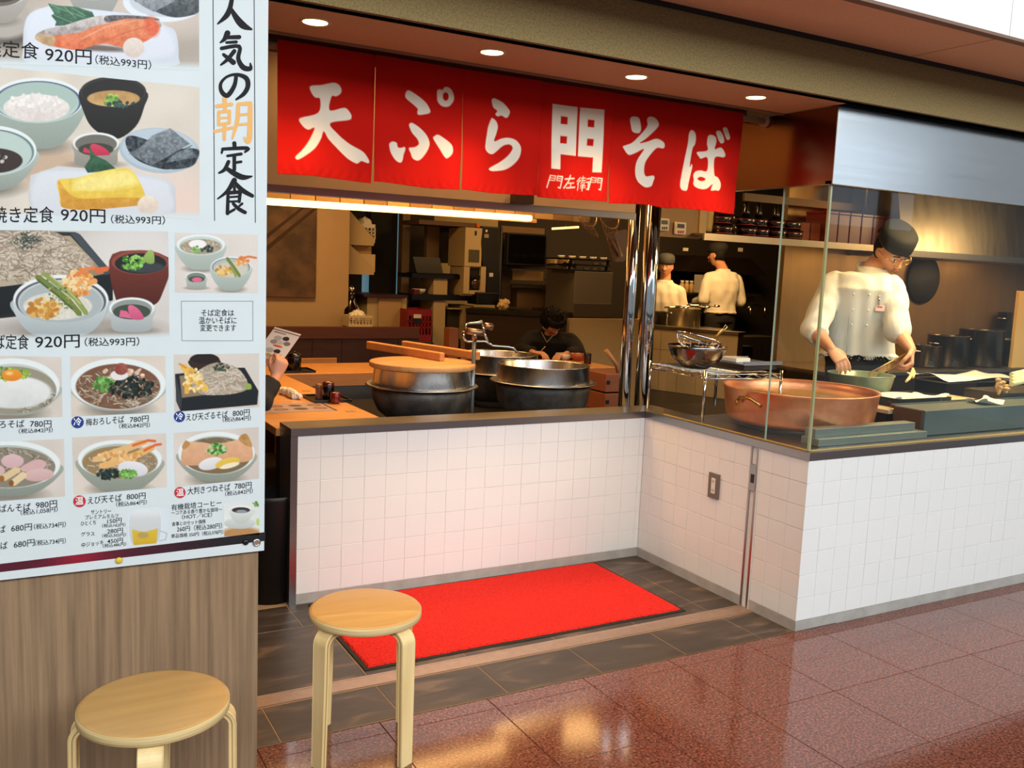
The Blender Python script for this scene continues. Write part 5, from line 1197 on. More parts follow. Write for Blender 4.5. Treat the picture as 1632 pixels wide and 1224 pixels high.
t, (a, b, c0, d0) = crate(574, 357, 598, 382, 7.6, 0.2, WHITEPL, 'white slotted basket on the upper shelf of the niche', 'plastic_basket', 'basket', z0=at(570, 386, 7.55).z)
rg = M().ball(((a+b)/2, 7.7, d0+0.0), (b-a)*0.42, 0.07, 0.06, 14); single('folded_cloths', fuse(rg, 'cloths', 0.008, 2, 0.012, 30), PAPER, 'pale cloths piled in the white basket on the upper shelf', 'cloth')
t, (a, b, c0, d0) = crate(556, 503, 594, 521, 7.03, 0.16, mat('cream_basket', (0.78, 0.72, 0.58), 0.5), 'cream slotted basket standing on the dark wooden partition', 'plastic_basket', 'basket', z0=at(550, 521, 7.0).z)
rg = M().ball(((a+b)/2, 7.1, d0-0.01), (b-a)*0.36, 0.05, 0.05, 14); single('folded_cloths', fuse(rg, 'cloths', 0.008, 2, 0.010, 40), PAPER, 'white cloths heaped in the cream basket on the partition', 'cloth')
single('cardboard_box', rbox(562, 390, 592, 404, 7.62, 0.15, at(570, 433, 7.55).z+0.10), mat('carton', (0.66, 0.54, 0.38), 0.8), 'small carton at the back of the lower niche shelf', 'box')
single('paper_box', rbox(570, 405, 598, 423, 7.6, 0.2, at(570, 433, 7.55).z), mat('white_carton', (0.78, 0.70, 0.56), 0.8), 'white box with a loose flap on the lower niche shelf', 'box')
# dark bottle and box beside
bt = at(573, 503, 7.14); jx, jz = bt.x, bt.z
vs = thing('dark_decanter', 'dark glass decanter behind the cream basket', 'bottle', (jx, 7.25, 0.97))
obj('body', M().lathe([(0.0005, .90), (.085, .90), (.10, .96), (.09, 1.10), (.04, 1.17), (.03, 1.22), (.035, 1.24), (0.0005, 1.24)], (jx, 7.35, 0), 28), mat('dark_glass', (0.10, 0.04, 0.03), 0.15, coat=0.5), vs)
obj('stopper', M().ball((jx, 7.35, 1.265), 0.03, n=14), CHROME, vs)
cb = thing('service_cabinet', 'cream cabinet with a dark top beside the red crate', 'cabinet', (at(620, 500, 7.4).x, 7.4, 0))
bxpx('body', 585, 474, 648, 522, 7.45, 0.5, CREAM, cb, 0.003, 0.0); bxpx('door', 603, 476, 639, 522, 7.43, 0.018, mat('cabinet_door', (0.70, 0.58, 0.42), 0.6), cb, 0.002, 0.05); bxpx('dark_top', 580, 470, 650, 474, 7.40, 0.55, mat('dark_red_top', (0.22, 0.10, 0.08), 0.4), cb)
t, (a, b, c0, d0) = crate(650, 493, 688, 545, 7.25, 0.3, RED, 'dark red plastic crate with a white label beside the partition end', 'plastic_crate', 'crate', z0=None)
obj('label_card', M().box(*(lambda q: (q[0], q[1], 7.246, 7.25, q[2], q[3]))(rect(659, 501, 671, 507, 7.25))), WHITEPL, t); obj('dark_card', M().box(*(lambda q: (q[0], q[1], 7.246, 7.25, q[2], q[3]))(rect(659, 508, 671, 516, 7.25))), BLACK, t)
single('crate_stand', M().box(a-0.02, b+0.02, 7.24, 7.58, 0.0, c0-0.001), DARKST, 'dark low stand under the red crate', 'stand', bevel=0.004)

# ================================================================ MIDDLE KITCHEN
Ym = 7.6
def plain(name, x0, y0, x1, y1, Y, depth, material, label, cat, bevel=0.004, z0=None): return single(name, rbox(x0, y0, x1, y1, Y, depth, z0), material, label, cat, bevel=bevel)
struct('wall_middle', M().box(at(652, 400, 8.6).x, at(792, 400, 8.6).x, 8.60, 8.66, 0, 2.62), CREAM, 'cream wall behind the shelving')
struct('wall_kitchen', M().box(at(792, 400, 9.0).x, 9.5, 9.0, 9.06, 0, 2.62), DARKWALL, 'dark wall behind the back kitchen')
sh = thing('open_shelving', 'dark shelves on cream supports left of the hot drinks machine', 'shelf', (at(700, 470, Ym).x, Ym, 0))
bxpx('board', 657, 437, 742, 444, Ym, 0.35, BLACK, sh); bxpx('board', 657, 470, 780, 479, Ym, 0.35, BLACK, sh)
bxpx('upright', 691, 443, 713, 470, Ym+0.02, 0.3, CREAM, sh); bxpx('upright', 690, 479, 709, 560, Ym+0.02, 0.3, CREAM, sh, z0=0.0); bxpx('upright', 735, 487, 754, 560, Ym+0.02, 0.3, CREAM, sh, z0=0.0); bxpx('upright', 732, 445, 737, 470, Ym, 0.3, CREAM, sh)
bxpx('board', 715, 491, 735, 493, Ym, 0.3, CREAM, sh); bxpx('top_board', 668, 353, 765, 360, Ym, 0.4, mat('shelf_brown', (0.36, 0.27, 0.18), 0.6), sh)
bxpx('back_board', 700, 360, 742, 420, Ym+0.36, 0.02, mat('shelf_brown_dark', (0.18, 0.13, 0.09), 0.7), sh); bxpx('upright', 680, 360, 700, 420, Ym+0.3, 0.06, mat('shelf_tan', (0.42, 0.33, 0.22), 0.7), sh)
# laptop-like dark screen
t = thing('open_laptop', 'black open laptop on the dark shelf', 'laptop', (at(680, 437, Ym).x, Ym, at(680, 437, Ym).z))
zb = at(680, 437, Ym).z; P = [at(658, 409, Ym+.05), at(701, 411, Ym+.05), at(706, 436, Ym+.02), at(664, 436, Ym+.02)]
for p_ in P[2:]: p_.z = zb+0.012
obj('screen', M().loft([P, [p_+Vector((0, 0.012, 0)) for p_ in P]], True, smooth=False), BLACK, t)
obj('keyboard', M().box(P[3].x, P[2].x+0.15, Ym+0.0-0.2+0.2, Ym+0.25, zb, zb+0.012), BLACK, t)
pn = at(676, 467, Ym)
def bowl(cx, cy, z, r_, h_, material, label, name='bowl', cat='bowl', group=None, t_=0.004):
    prof = [(0.0005, z), (r_*.45, z), (r_*.5, z+.004), (r_*.85, z+h_*.45), (r_, z+h_), (r_-t_, z+h_), (r_*.82, z+h_*.45+t_), (r_*.4, z+.008), (0.0005, z+.008)]
    return single(name, M().lathe(prof, (cx, cy, 0), 36), material, label, cat, group)
bowl(pn.x, Ym+0.12, at(676, 470, Ym).z+0.001, 0.065, 0.05, PORC, 'white bowl on the lower dark shelf beside the red box')
plain('red_box', 660, 461, 669, 470, Ym+0.05, 0.1, REDBOX, 'small red box at the left end of the lower dark shelf', 'box', z0=at(676, 470, Ym).z+0.001)
# green cloth at low shelf
plain('green_bag', 709, 538, 734, 552, Ym+0.0, 0.25, mat('green_cloth', (0.22, 0.30, 0.08), 0.8, noise=0.6, nscale=20), 'green bag lying between the cream supports', 'bag', 0.02, z0=0.0)
plain('waste_bin', 712, 494, 733, 538, Ym+0.06, 0.25, mat('bin_dark', (0.22, 0.19, 0.13), 0.6), 'dark bin under the shelf between the cream supports', 'bin', 0.01, z0=0.58)
# drinks machine
dm = thing('drinks_machine', 'cream tea machine with a round glass jug behind its window', 'machine', (at(755, 470, Ym).x, Ym-0.1, at(755, 470, Ym).z))
Yd = Ym-0.12; zsh = at(700, 470, Ym).z
bxpx('housing', 741, 363, 768, 425, Yd, 0.35, CREAM, dm, 0.004); bxpx('housing', 739, 425, 774, 470, Yd+0.04, 0.3, CREAM, dm, 0.004, zsh)
bxpx('housing_frame', 739, 425, 748, 468, Yd, 0.045, CREAM, dm); bxpx('housing_frame', 766, 425, 774, 468, Yd, 0.045, CREAM, dm); bxpx('housing_frame', 748, 463, 766, 469, Yd, 0.045, CREAM, dm)
bxpx('window_recess', 748, 427, 766, 463, Yd+0.034, 0.008, mat('dark_recess', (0.14, 0.10, 0.06), 0.5), dm)
bxpx('label_panel', 747, 398, 764, 418, Yd-0.003, 0.004, mat('grey_green_label', (0.30, 0.29, 0.20), 0.5), dm); bxpx('button', 757, 368, 760, 375, Yd-0.004, 0.005, DARKST, dm); bxpx('orange_light', 760, 356, 765, 362, Yd-0.002, 0.03, mat('orange_tab', (0.80, 0.40, 0.12), 0.5), dm)
jg = at(757.5, 452, Yd+0.02); obj('glass_jug', M().ball(jg, 0.045, 0.02, 0.045, 18), mat('jug_glass', (0.25, 0.17, 0.10), 0.05, coat=1.0), dm); obj('jug_lid', rbox(752, 439, 765, 443, Yd+0.0, 0.04), BLACK, dm)
# dark upright machine
um = thing('upright_machine', 'tall black rounded machine between the tea machine and the steel frame', 'machine', (at(780, 420, Yd).x, Yd, zsh))
q = [at(768, 360, Yd), at(765, 385, Yd), at(766, 405, Yd), at(770, 425, Yd), at(776, 428, Yd), at(776, 475, Yd), at(797, 475, Yd), at(797, 362, Yd)]
obj('housing', M().loft([q, [v+Vector((0, 0.3, 0)) for v in q]], True, smooth=False), mat('machine_black', (0.11, 0.105, 0.10), 0.4), um, 0.01)
bxpx('white_emblem', 772, 373, 779, 379, Yd-0.003, 0.004, mat('emblem_cream', (0.60, 0.54, 0.42), 0.5), um); bxpx('small_light', 774, 366, 777, 370, Yd-0.003, 0.004, WHITEPL, um); bxpx('paper_slip', 780, 435, 786, 441, Yd-0.003, 0.004, WHITEPL, um)
plain('black_box', 760, 466, 796, 486, Yd-0.05, 0.2, BLACK, 'flat black box in front of the tall machine', 'box', 0.01)
# napkin bunch hanging: a crumpled cloth on a clip
nk = at(805, 486, Yd-0.15); mbn = M()
for i in range(9): mbn.ball(nk+Vector((rnd.uniform(-.05, .05), rnd.uniform(-.02, .02), rnd.uniform(-.02, .025))), 0.03, n=10)
mbn.capsule(nk, 0.02, nk+Vector((-.02, 0, -.08)), 0.006, 8)
single('crumpled_napkin', fuse(mbn, 'napkin', 0.006, 1, 0.008, 45), mat('napkin_cream', (0.82, 0.70, 0.50), 0.8), 'crumpled cream cloth bunched at the end of the dark counter', 'cloth')
# dark counter in front of the machines
dc = thing('dark_service_counter', 'dark brown service counter slanting behind the customer', 'counter', (at(840, 520, 7.3).x, 7.3, 0))
a_, b_ = atz(752, 481, 0), None
P1, P2 = at(745, 483, 7.45), at(903, 504, 6.82)
d = (P2-P1); d.z = 0; n_ = Vector((-d.y, d.x, 0)).normalized(); ln = d.length; d.normalize()
mid = (P1+P2)/2; zt_ = 1.12
obj('front_panel', M().obox((mid.x, mid.y, zt_/2-.02), d*ln/2, n_*0.03, (0, 0, zt_/2-0.02)), mat('dark_counter_panel', (0.20, 0.13, 0.09), 0.6, noise=0.3), dc)
obj('top_board', M().obox((mid.x+n_.x*0.15, mid.y+n_.y*0.15, zt_-0.02), d*ln/2, n_*0.2, (0, 0, 0.02)), BLACK, dc)
# steel frame, screen, shelves
sf_ = thing('steel_rack', 'steel framed rack with tan fronts behind the black screen', 'rack', (at(840, 450, Ym).x, Ym, 0))
bxpx('post', 796, 362, 799, 500, Ym-0.05, 0.04, STEELW, sf_, z0=0.0); bxpx('top_rail', 799, 362, 868, 372, Ym, 0.05, mat('rail_tan', (0.48, 0.38, 0.25), 0.5), sf_)
bxpx('side_panel', 800, 372, 815, 500, Ym+0.02, 0.04, mat('panel_brown', (0.20, 0.14, 0.09), 0.6), sf_, z0=0.0); bxpx('drawer_front', 817, 432, 866, 447, Ym, 0.3, mat('tan_steel', (0.58, 0.47, 0.32), 0.45, 0.3), sf_); bxpx('drawer_front', 824, 460, 870, 490, Ym+0.05, 0.3, mat('brown_front', (0.40, 0.31, 0.21), 0.5), sf_); bxpx('shelf_board', 815, 455, 913, 460, Ym, 0.35, mat('dark_shelf_steel', (0.22, 0.18, 0.13), 0.5, 0.4), sf_)
bxpx('shelf_board', 812, 424, 915, 430, Ym, 0.35, MATS['dark_shelf_steel'], sf_); bxpx('drawer_front', 873, 468, 912, 500, Ym+0.03, 0.3, mat('tan_front2', (0.55, 0.44, 0.30), 0.45, 0.3), sf_)
sc_ = thing('black_monitor', 'large black screen facing the counter under the steel rack rail', 'monitor', (at(838, 400, Ym-.1).x, Ym-.1, at(838, 426, Ym-.1).z))
bxpx('casing', 808, 372, 872, 424, Ym-0.12, 0.06, BLACK, sc_, 0.01); bxpx('display', 811, 375, 869, 420, Ym-0.123, 0.004, mat('screen_off', (0.02, 0.02, 0.02), 0.15), sc_); bxpx('stand_foot', 830, 420, 850, 425, Ym-0.11, 0.05, BLACK, sc_, z0=at(860, 426, Ym).z)
# bowls stacked
for i, (px_, n) in enumerate(((879, 4), (900, 4))):
    z = at(880, 424, Ym).z
    c = at(px_, 420, Ym+.1)
    for j in range(n): bowl(c.x, Ym+.12, z+.001+j*0.016, 0.075, 0.032, mat('cream_ware', (0.62, 0.52, 0.36), 0.3), 'cream bowl in the %s stack on the rack shelf, %s from the bottom' % ('left' if i == 0 else 'right', ('lowest', 'second', 'third', 'topmost')[j]), group='cream bowls stacked left' if i == 0 else 'cream bowls stacked right')
for (x0, y0, x1, y1, m_, lab, nm, ct) in ((871, 438, 877, 448, mat('orange_red', (0.85, 0.22, 0.08), 0.4), 'small red sauce bottle on the rack', 'sauce_bottle', 'bottle'), (905, 441, 914, 449, mat('orange_yellow', (0.92, 0.60, 0.20), 0.4), 'small yellow sauce bottle beside the steel box', 'sauce_bottle', 'bottle')):
    c = at((x0+x1)/2, y1, Ym+.05); r_ = (x1-x0)/2/165
    mbz = M().lathe([(.0005, 0), (r_, 0), (r_, .045), (r_*.4, .062), (r_*.25, .085), (.0005, .087)], (c.x, c.y, at(880, 455, Ym).z+.001), 16)
    single(nm, mbz, m_, lab, ct)
plain('yellow_box', 877, 445, 893, 449, Ym+.04, .1, mat('yellow_carton', (0.85, 0.60, 0.25), 0.6), 'flat yellow box between the sauce bottles', 'box', z0=at(880, 455, Ym).z+.001)
plain('white_dish', 893, 464, 905, 468, Ym+.04, .1, PORC, 'flat white dish on the tan front', 'dish', z0=at(893, 468, Ym+.03).z)
# steel box (fridge) with trays of cups on top
fb = thing('steel_cabinet', 'tall grey steel cabinet carrying black trays of small white dishes', 'cabinet', (at(945, 470, 7.0).x, 7.0, 0))
bxpx('body', 915, 433, 975, 507, 7.0, 0.5, mat('grey_steel_side', (0.52, 0.49, 0.44), 0.5, 0.5, noise=0.2, nscale=2), fb, 0.004, 0.0); bxpx('lower_door', 915, 484, 974, 506, 6.985, 0.014, mat('grey_steel_dark', (0.38, 0.35, 0.31), 0.5, 0.5), fb, 0.002)
ztop = at(945, 433, 7.0).z
for k, (x0, x1) in enumerate(((905, 970), (907, 972), (890, 972))):
    zt2 = ztop+0.002+k*0.05
    a, b = at(x0, 430, 7.02).x, at(x1, 430, 7.02).x
    t = thing('black_tray', 'black tray with white dishes, %s of the three on the steel cabinet' % ('lowest', 'middle', 'topmost')[k], 'tray', ((a+b)/2, 7.2, zt2), 'black trays on the steel cabinet')
    obj('tray_board', M().box(a, b, 7.0, 7.38, zt2, zt2+0.010), BLACK, t, 0.002)
    if k < 2:
        for sx in (a+0.02, b-0.02):
            obj('spacer', M().box(sx-.008, sx+.008, 7.02, 7.04, zt2+.010, zt2+.05), BLACK, t)
    for j in range(5):
        if rnd.random() < 0.2: continue
        cx = a+0.05+(b-a-0.1)*j/4
        single('small_dish', M().lathe([(.0005, 0), (.026, 0), (.034, .022), (.030, .022), (.022, .006), (.0005, .005)], (cx, 7.06, zt2+.0105), 20), PORC, 'small white dish on the %s black tray, %s along' % (('lowest', 'middle', 'topmost')[k], ('first', 'second', 'third', 'fourth', 'last')[j]), 'dish', 'white dishes on the %s tray' % ('lowest', 'middle', 'topmost')[k])
# pile of clean cutlery and dishes left of it
mbp = M()
for i in range(34):
    c = at(rnd.uniform(896, 918), rnd.uniform(417, 427), 7.35); mbp.ball(c, rnd.uniform(.010, .022), rnd.uniform(.01, .02), rnd.uniform(.006, .012), 8)
o = single('rinsed_ware', mbp, mat('wet_ware', (0.82, 0.76, 0.64), 0.15, 0.6), 'glinting heap of rinsed small ware beside the black trays', 'ware'); o['kind'] = 'stuff'
# small light far back
t = thing('far_strip_lamp', 'short glowing strip lamp high over the dark back kitchen', 'light', at(900, 363, 8.4))
pa, pb = at(880, 364.5, 8.4), at(922, 362, 8.4); obj('strip', M().tube([pa, pb], 0.012, 10), mat('strip_glow', (1, .85, .6), .5, emit=(1.0, 0.72, 0.42), estr=2.5), t); obj('hanger', M().tube([(pa+pb)/2, Vector(((pa.x+pb.x)/2, 8.4, 2.62))], 0.005, 8), DARKST, t)
# low inner half wall, white tiles with tan lamplight put into their colour
W1, W2, W3 = Vector((5.24, 8.21, 0)), Vector((5.80, 6.74, 0)), None
d = W2-W1; d.z = 0; ext = d.normalized()*0.45; W2b = W2+ext; mid = (W1+W2b)/2; ln = (W2b-W1).length; dn = (W2b-W1).normalized(); nn = Vector((-dn.y, dn.x, 0))
iw = struct('wall_inner', M().obox((mid.x, mid.y, 0.485), dn*ln/2, nn*0.05, (0, 0, 0.485)), mat('inner_grout', (0.45, 0.40, 0.33), 0.8), 'low tiled wall around the back kitchen')
obj('steel_top', M().obox((mid.x, mid.y, 0.985), dn*(ln/2+.01), nn*0.08, (0, 0, 0.015)), STEELW, iw)
face = nn if (nn.dot(Vector((-1, -1, 0))) > 0) else -nn
for r_ in range(3):
    for k in range(10):
        if r_ < 1 and k > 99: continue
        s0 = -ln/2+ln*k/10; c_ = mid+dn*(s0+ln/20)+face*0.054
        obj('tile', M().obox((c_.x, c_.y, 0.97-0.1-0.2*r_), dn*(ln/20-0.002), face*0.004, (0, 0, 0.098)), mat('tan_lit_wall_tile', (0.80, 0.72, 0.58), 0.3), iw)
struct('wall_inner_side', M().box(4.30, 5.22, 6.66, 6.70, 0.0, at(940, 508, 6.66).z), mat('cream_side_board', (0.72, 0.62, 0.45), 0.6), 'cream low board behind the bending customer')
wk = thing('back_worktop', 'steel worktop and pans in front of the two cooks', 'worktop', (6.0, 7.25, 0))
a = at(1035, 512, 7.3); b = at(1150, 520, 7.3)
obj('top', M().box(a.x+0.08, b.x, 7.15, 7.55, 0.93, 0.96), STEELW, wk, 0.003); obj('front', M().box(a.x+0.08, b.x, 7.17, 7.2, 0.0, 0.93), mat('work_front', (0.35, 0.28, 0.2), 0.5, 0.5), wk)
def stockpot(px, py, r_, h_, Y, z, label, material=None, handles=True, lid=True, name='stock_pot'):
    c = at(px, py, Y); t = thing(name, label, 'pot', (c.x, Y, z), 'stock pots')
    obj('body', M().lathe([(.0005, z), (r_*.97, z), (r_, z+.01), (r_, z+h_), (r_*1.03, z+h_+.002), (r_*1.0, z+h_+.005), (r_*.97, z+h_), (r_*.95, z+h_-.03), (.0005, z+h_-.03)], (c.x, Y, 0), 36), material or STEELW, t)
    if handles:
        for s_ in (-1, 1): obj('handle', M().tube([Vector((c.x+s_*r_*.98, Y-.04, z+h_*.75)), Vector((c.x+s_*(r_+.03), Y-.03, z+h_*.76)), Vector((c.x+s_*(r_+.03), Y+.03, z+h_*.76)), Vector((c.x+s_*r_*.98, Y+.04, z+h_*.75))], .006, 8), CHROME, t)
    if lid:
        obj('lid', M().lathe([(r_*1.03, z+h_+.005), (r_*.9, z+h_+.012), (r_*.3, z+h_+.03), (.0005, z+h_+.032)], (c.x, Y, 0), 36), STEELW, t); obj('lid_knob', M().lathe([(.0005, z+h_+.03), (.012, z+h_+.032), (.018, z+h_+.055), (.0005, z+h_+.06)], (c.x, Y, 0), 14), BLACK, t)
    return t
stockpot(1090, 500, 0.17, 0.20, 7.34, 0.961, 'wide steel pot in front of the two cooks', MATS['wet_ware'], lid=False)
stockpot(1047, 500, 0.10, 0.16, 7.34, 0.961, 'dark pot at the left end of the cooks worktop', DARKST, lid=False)
# ladles and pan handles laid across the wide pot
for i, (x0, y0, x1, y1, lab) in enumerate(((1060, 485, 1092, 488, 'front ladle laid across the wide steel pot'), (1078, 481, 1126, 490, 'middle ladle laid across the wide steel pot'), (1095, 487, 1142, 484, 'rear ladle laid across the wide steel pot'))):
    Y = 7.22+0.05*i; t = thing('steel_ladle', lab, 'ladle', at(x0, y0, Y), 'ladles across the pot'); p0, p1 = at(x0, y0, Y), at(x1, y1, Y); zt3 = 0.961+.20+.012; p0.z = p1.z = zt3+0.01*i
    obj('handle', M().tube([p0, p1], .009, 8), CHROME, t); obj('ladle_bowl', M().ball(p1, .04, .04, .015, 14), CHROME, t)
# timers on a panel
tp = thing('kitchen_pillar_panel', 'beige panel board hanging right of the polished columns', 'panel', (at(1085, 355, 4.6).x, 4.6, 1.72))
bxpx('board', 1049, 325, 1118, 379, 4.62, 0.03, mat('tan_board', (0.62, 0.50, 0.34), 0.6), tp, 0.003); bxpx('post', 1118, 325, 1126, 379, 4.60, 0.04, CREAM, tp); bxpx('rounded_end', 1126, 330, 1139, 370, 4.62, 0.10, mat('pale_yellow_plastic', (0.80, 0.68, 0.42), 0.5), tp, 0.02)
obj('hanger', M().box(at(1083, 300, 4.64).x-.02, at(1083, 300, 4.64).x+.02, 4.63, 4.65, at(1085, 325, 4.62).z, 2.62), CREAM, tp)
for x0, y0, x1, y1, lab in ((1052, 348, 1067, 368, 'left digital timer on the beige panel'), (1077, 354, 1094, 374, 'right digital timer on the beige panel')):
    t = thing('kitchen_timer', lab, 'timer', (at(x0, y0, 4.6).x, 4.6, at(x0, y1, 4.6).z), 'timers on the beige panel')
    bxpx('case', x0, y0, x1, y1, 4.598, 0.02, WHITEPL, t, 0.005); w3 = x1-x0
    bxpx('display', x0+w3*.18, y0+3, x1-w3*.18, y0+9.5, 4.5955, 0.003, mat('lcd_grey', (0.22, 0.22, 0.17), 0.2), t)
    for q in range(3): bxpx('button', x0+w3*(.2+.22*q), y1-6.5, x0+w3*(.34+.22*q), y1-2.5, 4.5955, 0.003, BLACK if lab[0] == 'l' else REDINK, t)
# long steel shelf with stacked boxes
sv = thing('long_steel_shelf', 'long steel shelf above the frying kitchen carrying dark and red lacquer boxes', 'shelf', (4.6, 4.5, 1.72))
xa, xb = at(1122, 375, 4.5).x, at(1425, 390, 4.5).x
obj('shelf_lip', M().box(xa, xb, 4.495, 4.51, 1.722, 1.765), mat('shelf_lip_steel', (0.72, 0.66, 0.56), 0.35, 0.9), sv); obj('shelf_board', M().box(xa, xb-.03, 4.51, 4.85, 1.752, 1.765), STEELW, sv)
for xx in (xa+0.05, xb-0.1): obj('hanger_rod', M().tube([(xx, 4.7, 1.76), (xx, 4.7, 2.62)], 0.008, 8), STEELW, sv)
bxpx('upper_rail', 1186, 318, 1400, 330, 4.75, 0.02, mat('tan_rail', (0.45, 0.37, 0.27), 0.5, 0.3), sv)
bm_ = mat('black_red_lacquer', (0.06, 0.03, 0.025), 0.2, coat=0.5); rs_ = mat('red_stripe', (0.50, 0.14, 0.10), 0.3)
for i, px_ in enumerate((1150, 1188, 1208, 1236, 1262)):
    a = at(px_, 372, 4.62); wd = 0.075
    for j in range(2 if px_ < 1262 else 2):
        z = 1.766+j*0.066
        t = thing('lacquer_tub', 'black lacquer noodle tub with red hoops, %s layer, %s along the steel shelf' % (('lower', 'upper')[j], ('first', 'second', 'third', 'fourth', 'fifth')[i]), 'tub', (a.x, 4.62, z), 'lacquer tubs on the steel shelf')
        obj('tub_body', M().lathe([(.0005, z), (wd*.93, z), (wd, z+.062), (wd*.96, z+.064), (wd*.9, z+.05), (.0005, z+.05)], (a.x, 4.62+.02*j, 0), 28), bm_, t)
        obj('red_hoop', M().lathe([(wd*.94+.001, z+.010), (wd*.945+.001, z+.015)], (a.x, 4.62+.02*j, 0), 28).lathe([(wd*.99, z+.044), (wd*.995, z+.049)], (a.x, 4.62+.02*j, 0), 28), rs_, t)
    if i in (1, 2, 3):
        z = 1.766+2*.066
        t = single('soy_flask', M().lathe([(.0005, 0), (.024, 0), (.026, .03), (.016, .07), (.014, .09), (.0005, .09)], (a.x, 4.63, z+.002), 16), bm_, 'dark flask standing on the %s tub stack' % ('second', 'third', 'fourth')[i-1], 'flask')
for k in range(6):
    x0 = 1318+k*18.5; a, b, c0, d0 = rect(x0, 338, x0+17, 384, 4.6)
    t = thing('red_lacquer_box', 'tall dark red lacquer box on the steel shelf, %s from the left' % ('first', 'second', 'third', 'fourth', 'fifth', 'sixth')[k], 'box', ((a+b)/2, 4.6, 1.766), 'red lacquer boxes on the shelf')
    obj('case', M().box(a, b, 4.6, 4.8, 1.766, 1.766+0.20), REDBOX, t, 0.004); obj('lid', M().box(a-.001, b+.001, 4.598, 4.802, 1.967, 1.985), REDBOX, t, 0.003)
for k in range(3):
    x0 = 1247+k*23; a, b, c0, d0 = rect(x0, 352, x0+21, 378, 4.66)
    single('brown_carton', M().box(a, b, 4.66, 4.82, 1.766, 1.766+.13), mat('brown_red_carton', (0.50, 0.20, 0.10), 0.6, noise=0.3), 'brown red carton on the steel shelf, %s of three before the red boxes' % ('left', 'middle', 'right')[k], 'carton', bevel=.003)
# steel back wall of the frying kitchen
struct('wall_steel', M().box(at(1243, 500, 4.95).x, 9.4, 4.95, 5.0, 0, 2.62), mat('warm_light_steel', (0.56, 0.44, 0.29), 0.4, 0.6, stretch=(3, 3, 0.6), noise=0.35, nscale=2.2, rnoise=0.12), 'brushed steel back wall behind the frying cook')  # warm lamplight is put into the steel's base colour
h2 = thing('rear_hood', 'steel range hood along the back wall behind the frying cook', 'hood', (7.0, 4.6, 1.70))
xh = at(1438, 400, 4.45).x
q = [(4.45, 1.70), (4.45, 1.745), (4.62, 2.60), (4.94, 2.60), (4.94, 1.70)]
obj('hood_body', M().loft([[(x, y, z) for y, z in q] for x in (xh, 9.4)], True, smooth=False), STEELW, h2)
# back range with pots
rg_ = thing('back_range', 'dark steel cooking range behind the frying cook', 'range', (6.0, 4.5, 0))
obj('body', M().box(4.9, 9.3, 4.28, 4.93, 0.0, 0.86), mat('range_dark', (0.20, 0.17, 0.14), 0.4, 0.6), rg_, .005); obj('top_edge', M().box(4.9, 9.3, 4.26, 4.93, 0.86, 0.885), STEELW, rg_, .003)
PD = mat('dark_pot_steel', (0.30, 0.28, 0.25), 0.25, 0.9)
for px_, r_, h_, lab in ((1477, .11, .16, 'low dark pot just behind the cook left hand'), (1510, .15, .235, 'dark stock pot behind the paper tray'), (1562, .165, .28, 'taller steel stock pot right of the dark one'), (1612, .16, .20, 'stock pot at the right edge of the picture')):
    stockpot(px_, 560, r_, h_, 4.5, .886, lab, PD, lid=False)
stockpot(1610, 500, .095, .19, 4.82, 1.10, 'narrow pot standing high at the back right', PD, lid=False); bxpx('shelf_block', 1590, 526, 1640, 540, 4.70, .2, DARKST, rg_, z0=.887)
plain('yellow_board', 1622, 464, 1645, 531, 4.3, .03, mat('cream_yellow_board', (0.85, 0.68, 0.40), 0.6), 'upright cream board at the right edge of the picture', 'board', z0=.886)
wkp = thing('hanging_wok', 'large round blackened pan leaning on the steel back wall beside the cook', 'pan', at(1475, 448, 4.9)); c = at(1472, 445, 4.93)
mbw = M(); R = Matrix.Rotation(math.radians(90), 3, 'X'); mbw.lathe([(.0005, .05), (.13, .045), (.19, .01), (.20, .0), (.195, -.004), (.0005, -.004)], (0, 0, 0), 40); mbw.v = [tuple(R @ Vector(p)+c) for p in mbw.v]
obj('pan_body', mbw, mat('burnt_black', (0.06, 0.05, 0.04), 0.6), wkp); obj('pan_handle', M().tube([c+Vector((0, -.02, .19)), c+Vector((0, -.01, .30))], .012, 10), BLACK, wkp)
# ---- things on the frying counter
cu = thing('frying_counter', 'stainless steel worktop inside the glazed corner', 'worktop', (4.0, 3.0, 0))
obj('top', M().box(3.13, 7.4, 2.905, 3.62, 0.745, 0.780), STEELW, cu, .002); obj('body', M().box(3.13, 7.4, 2.93, 3.60, 0.0, 0.745), DARKST, cu)
ccx, ccy = 3.425, 3.195; Rc = 0.365; zb_, zt_ = 0.812, 0.972
cp = thing('copper_cauldron', 'big hammered copper frying cauldron in the glazed corner', 'cauldron', (ccx, ccy, zb_))
obj('copper_body', M().lathe([(.0005, zb_), (Rc*.90, zb_), (Rc*.955, zb_+.02), (Rc*.985, zb_+.10), (Rc, zt_-.01), (Rc*1.02, zt_), (Rc*1.015, zt_+.006), (Rc*.985, zt_+.004), (Rc*.96, zt_-.02), (Rc*.93, zb_+.04)], (ccx, ccy, 0), 96), COPPER, cp)
obj('base_ring', M().cyl((ccx, ccy, 0), Rc*.82, .783, zb_, 48), DARKST, cp)
obj('oil', M().lathe([(.0005, zt_-.03), (Rc*.955, zt_-.03)], (ccx, ccy, 0), 64), OIL, cp)
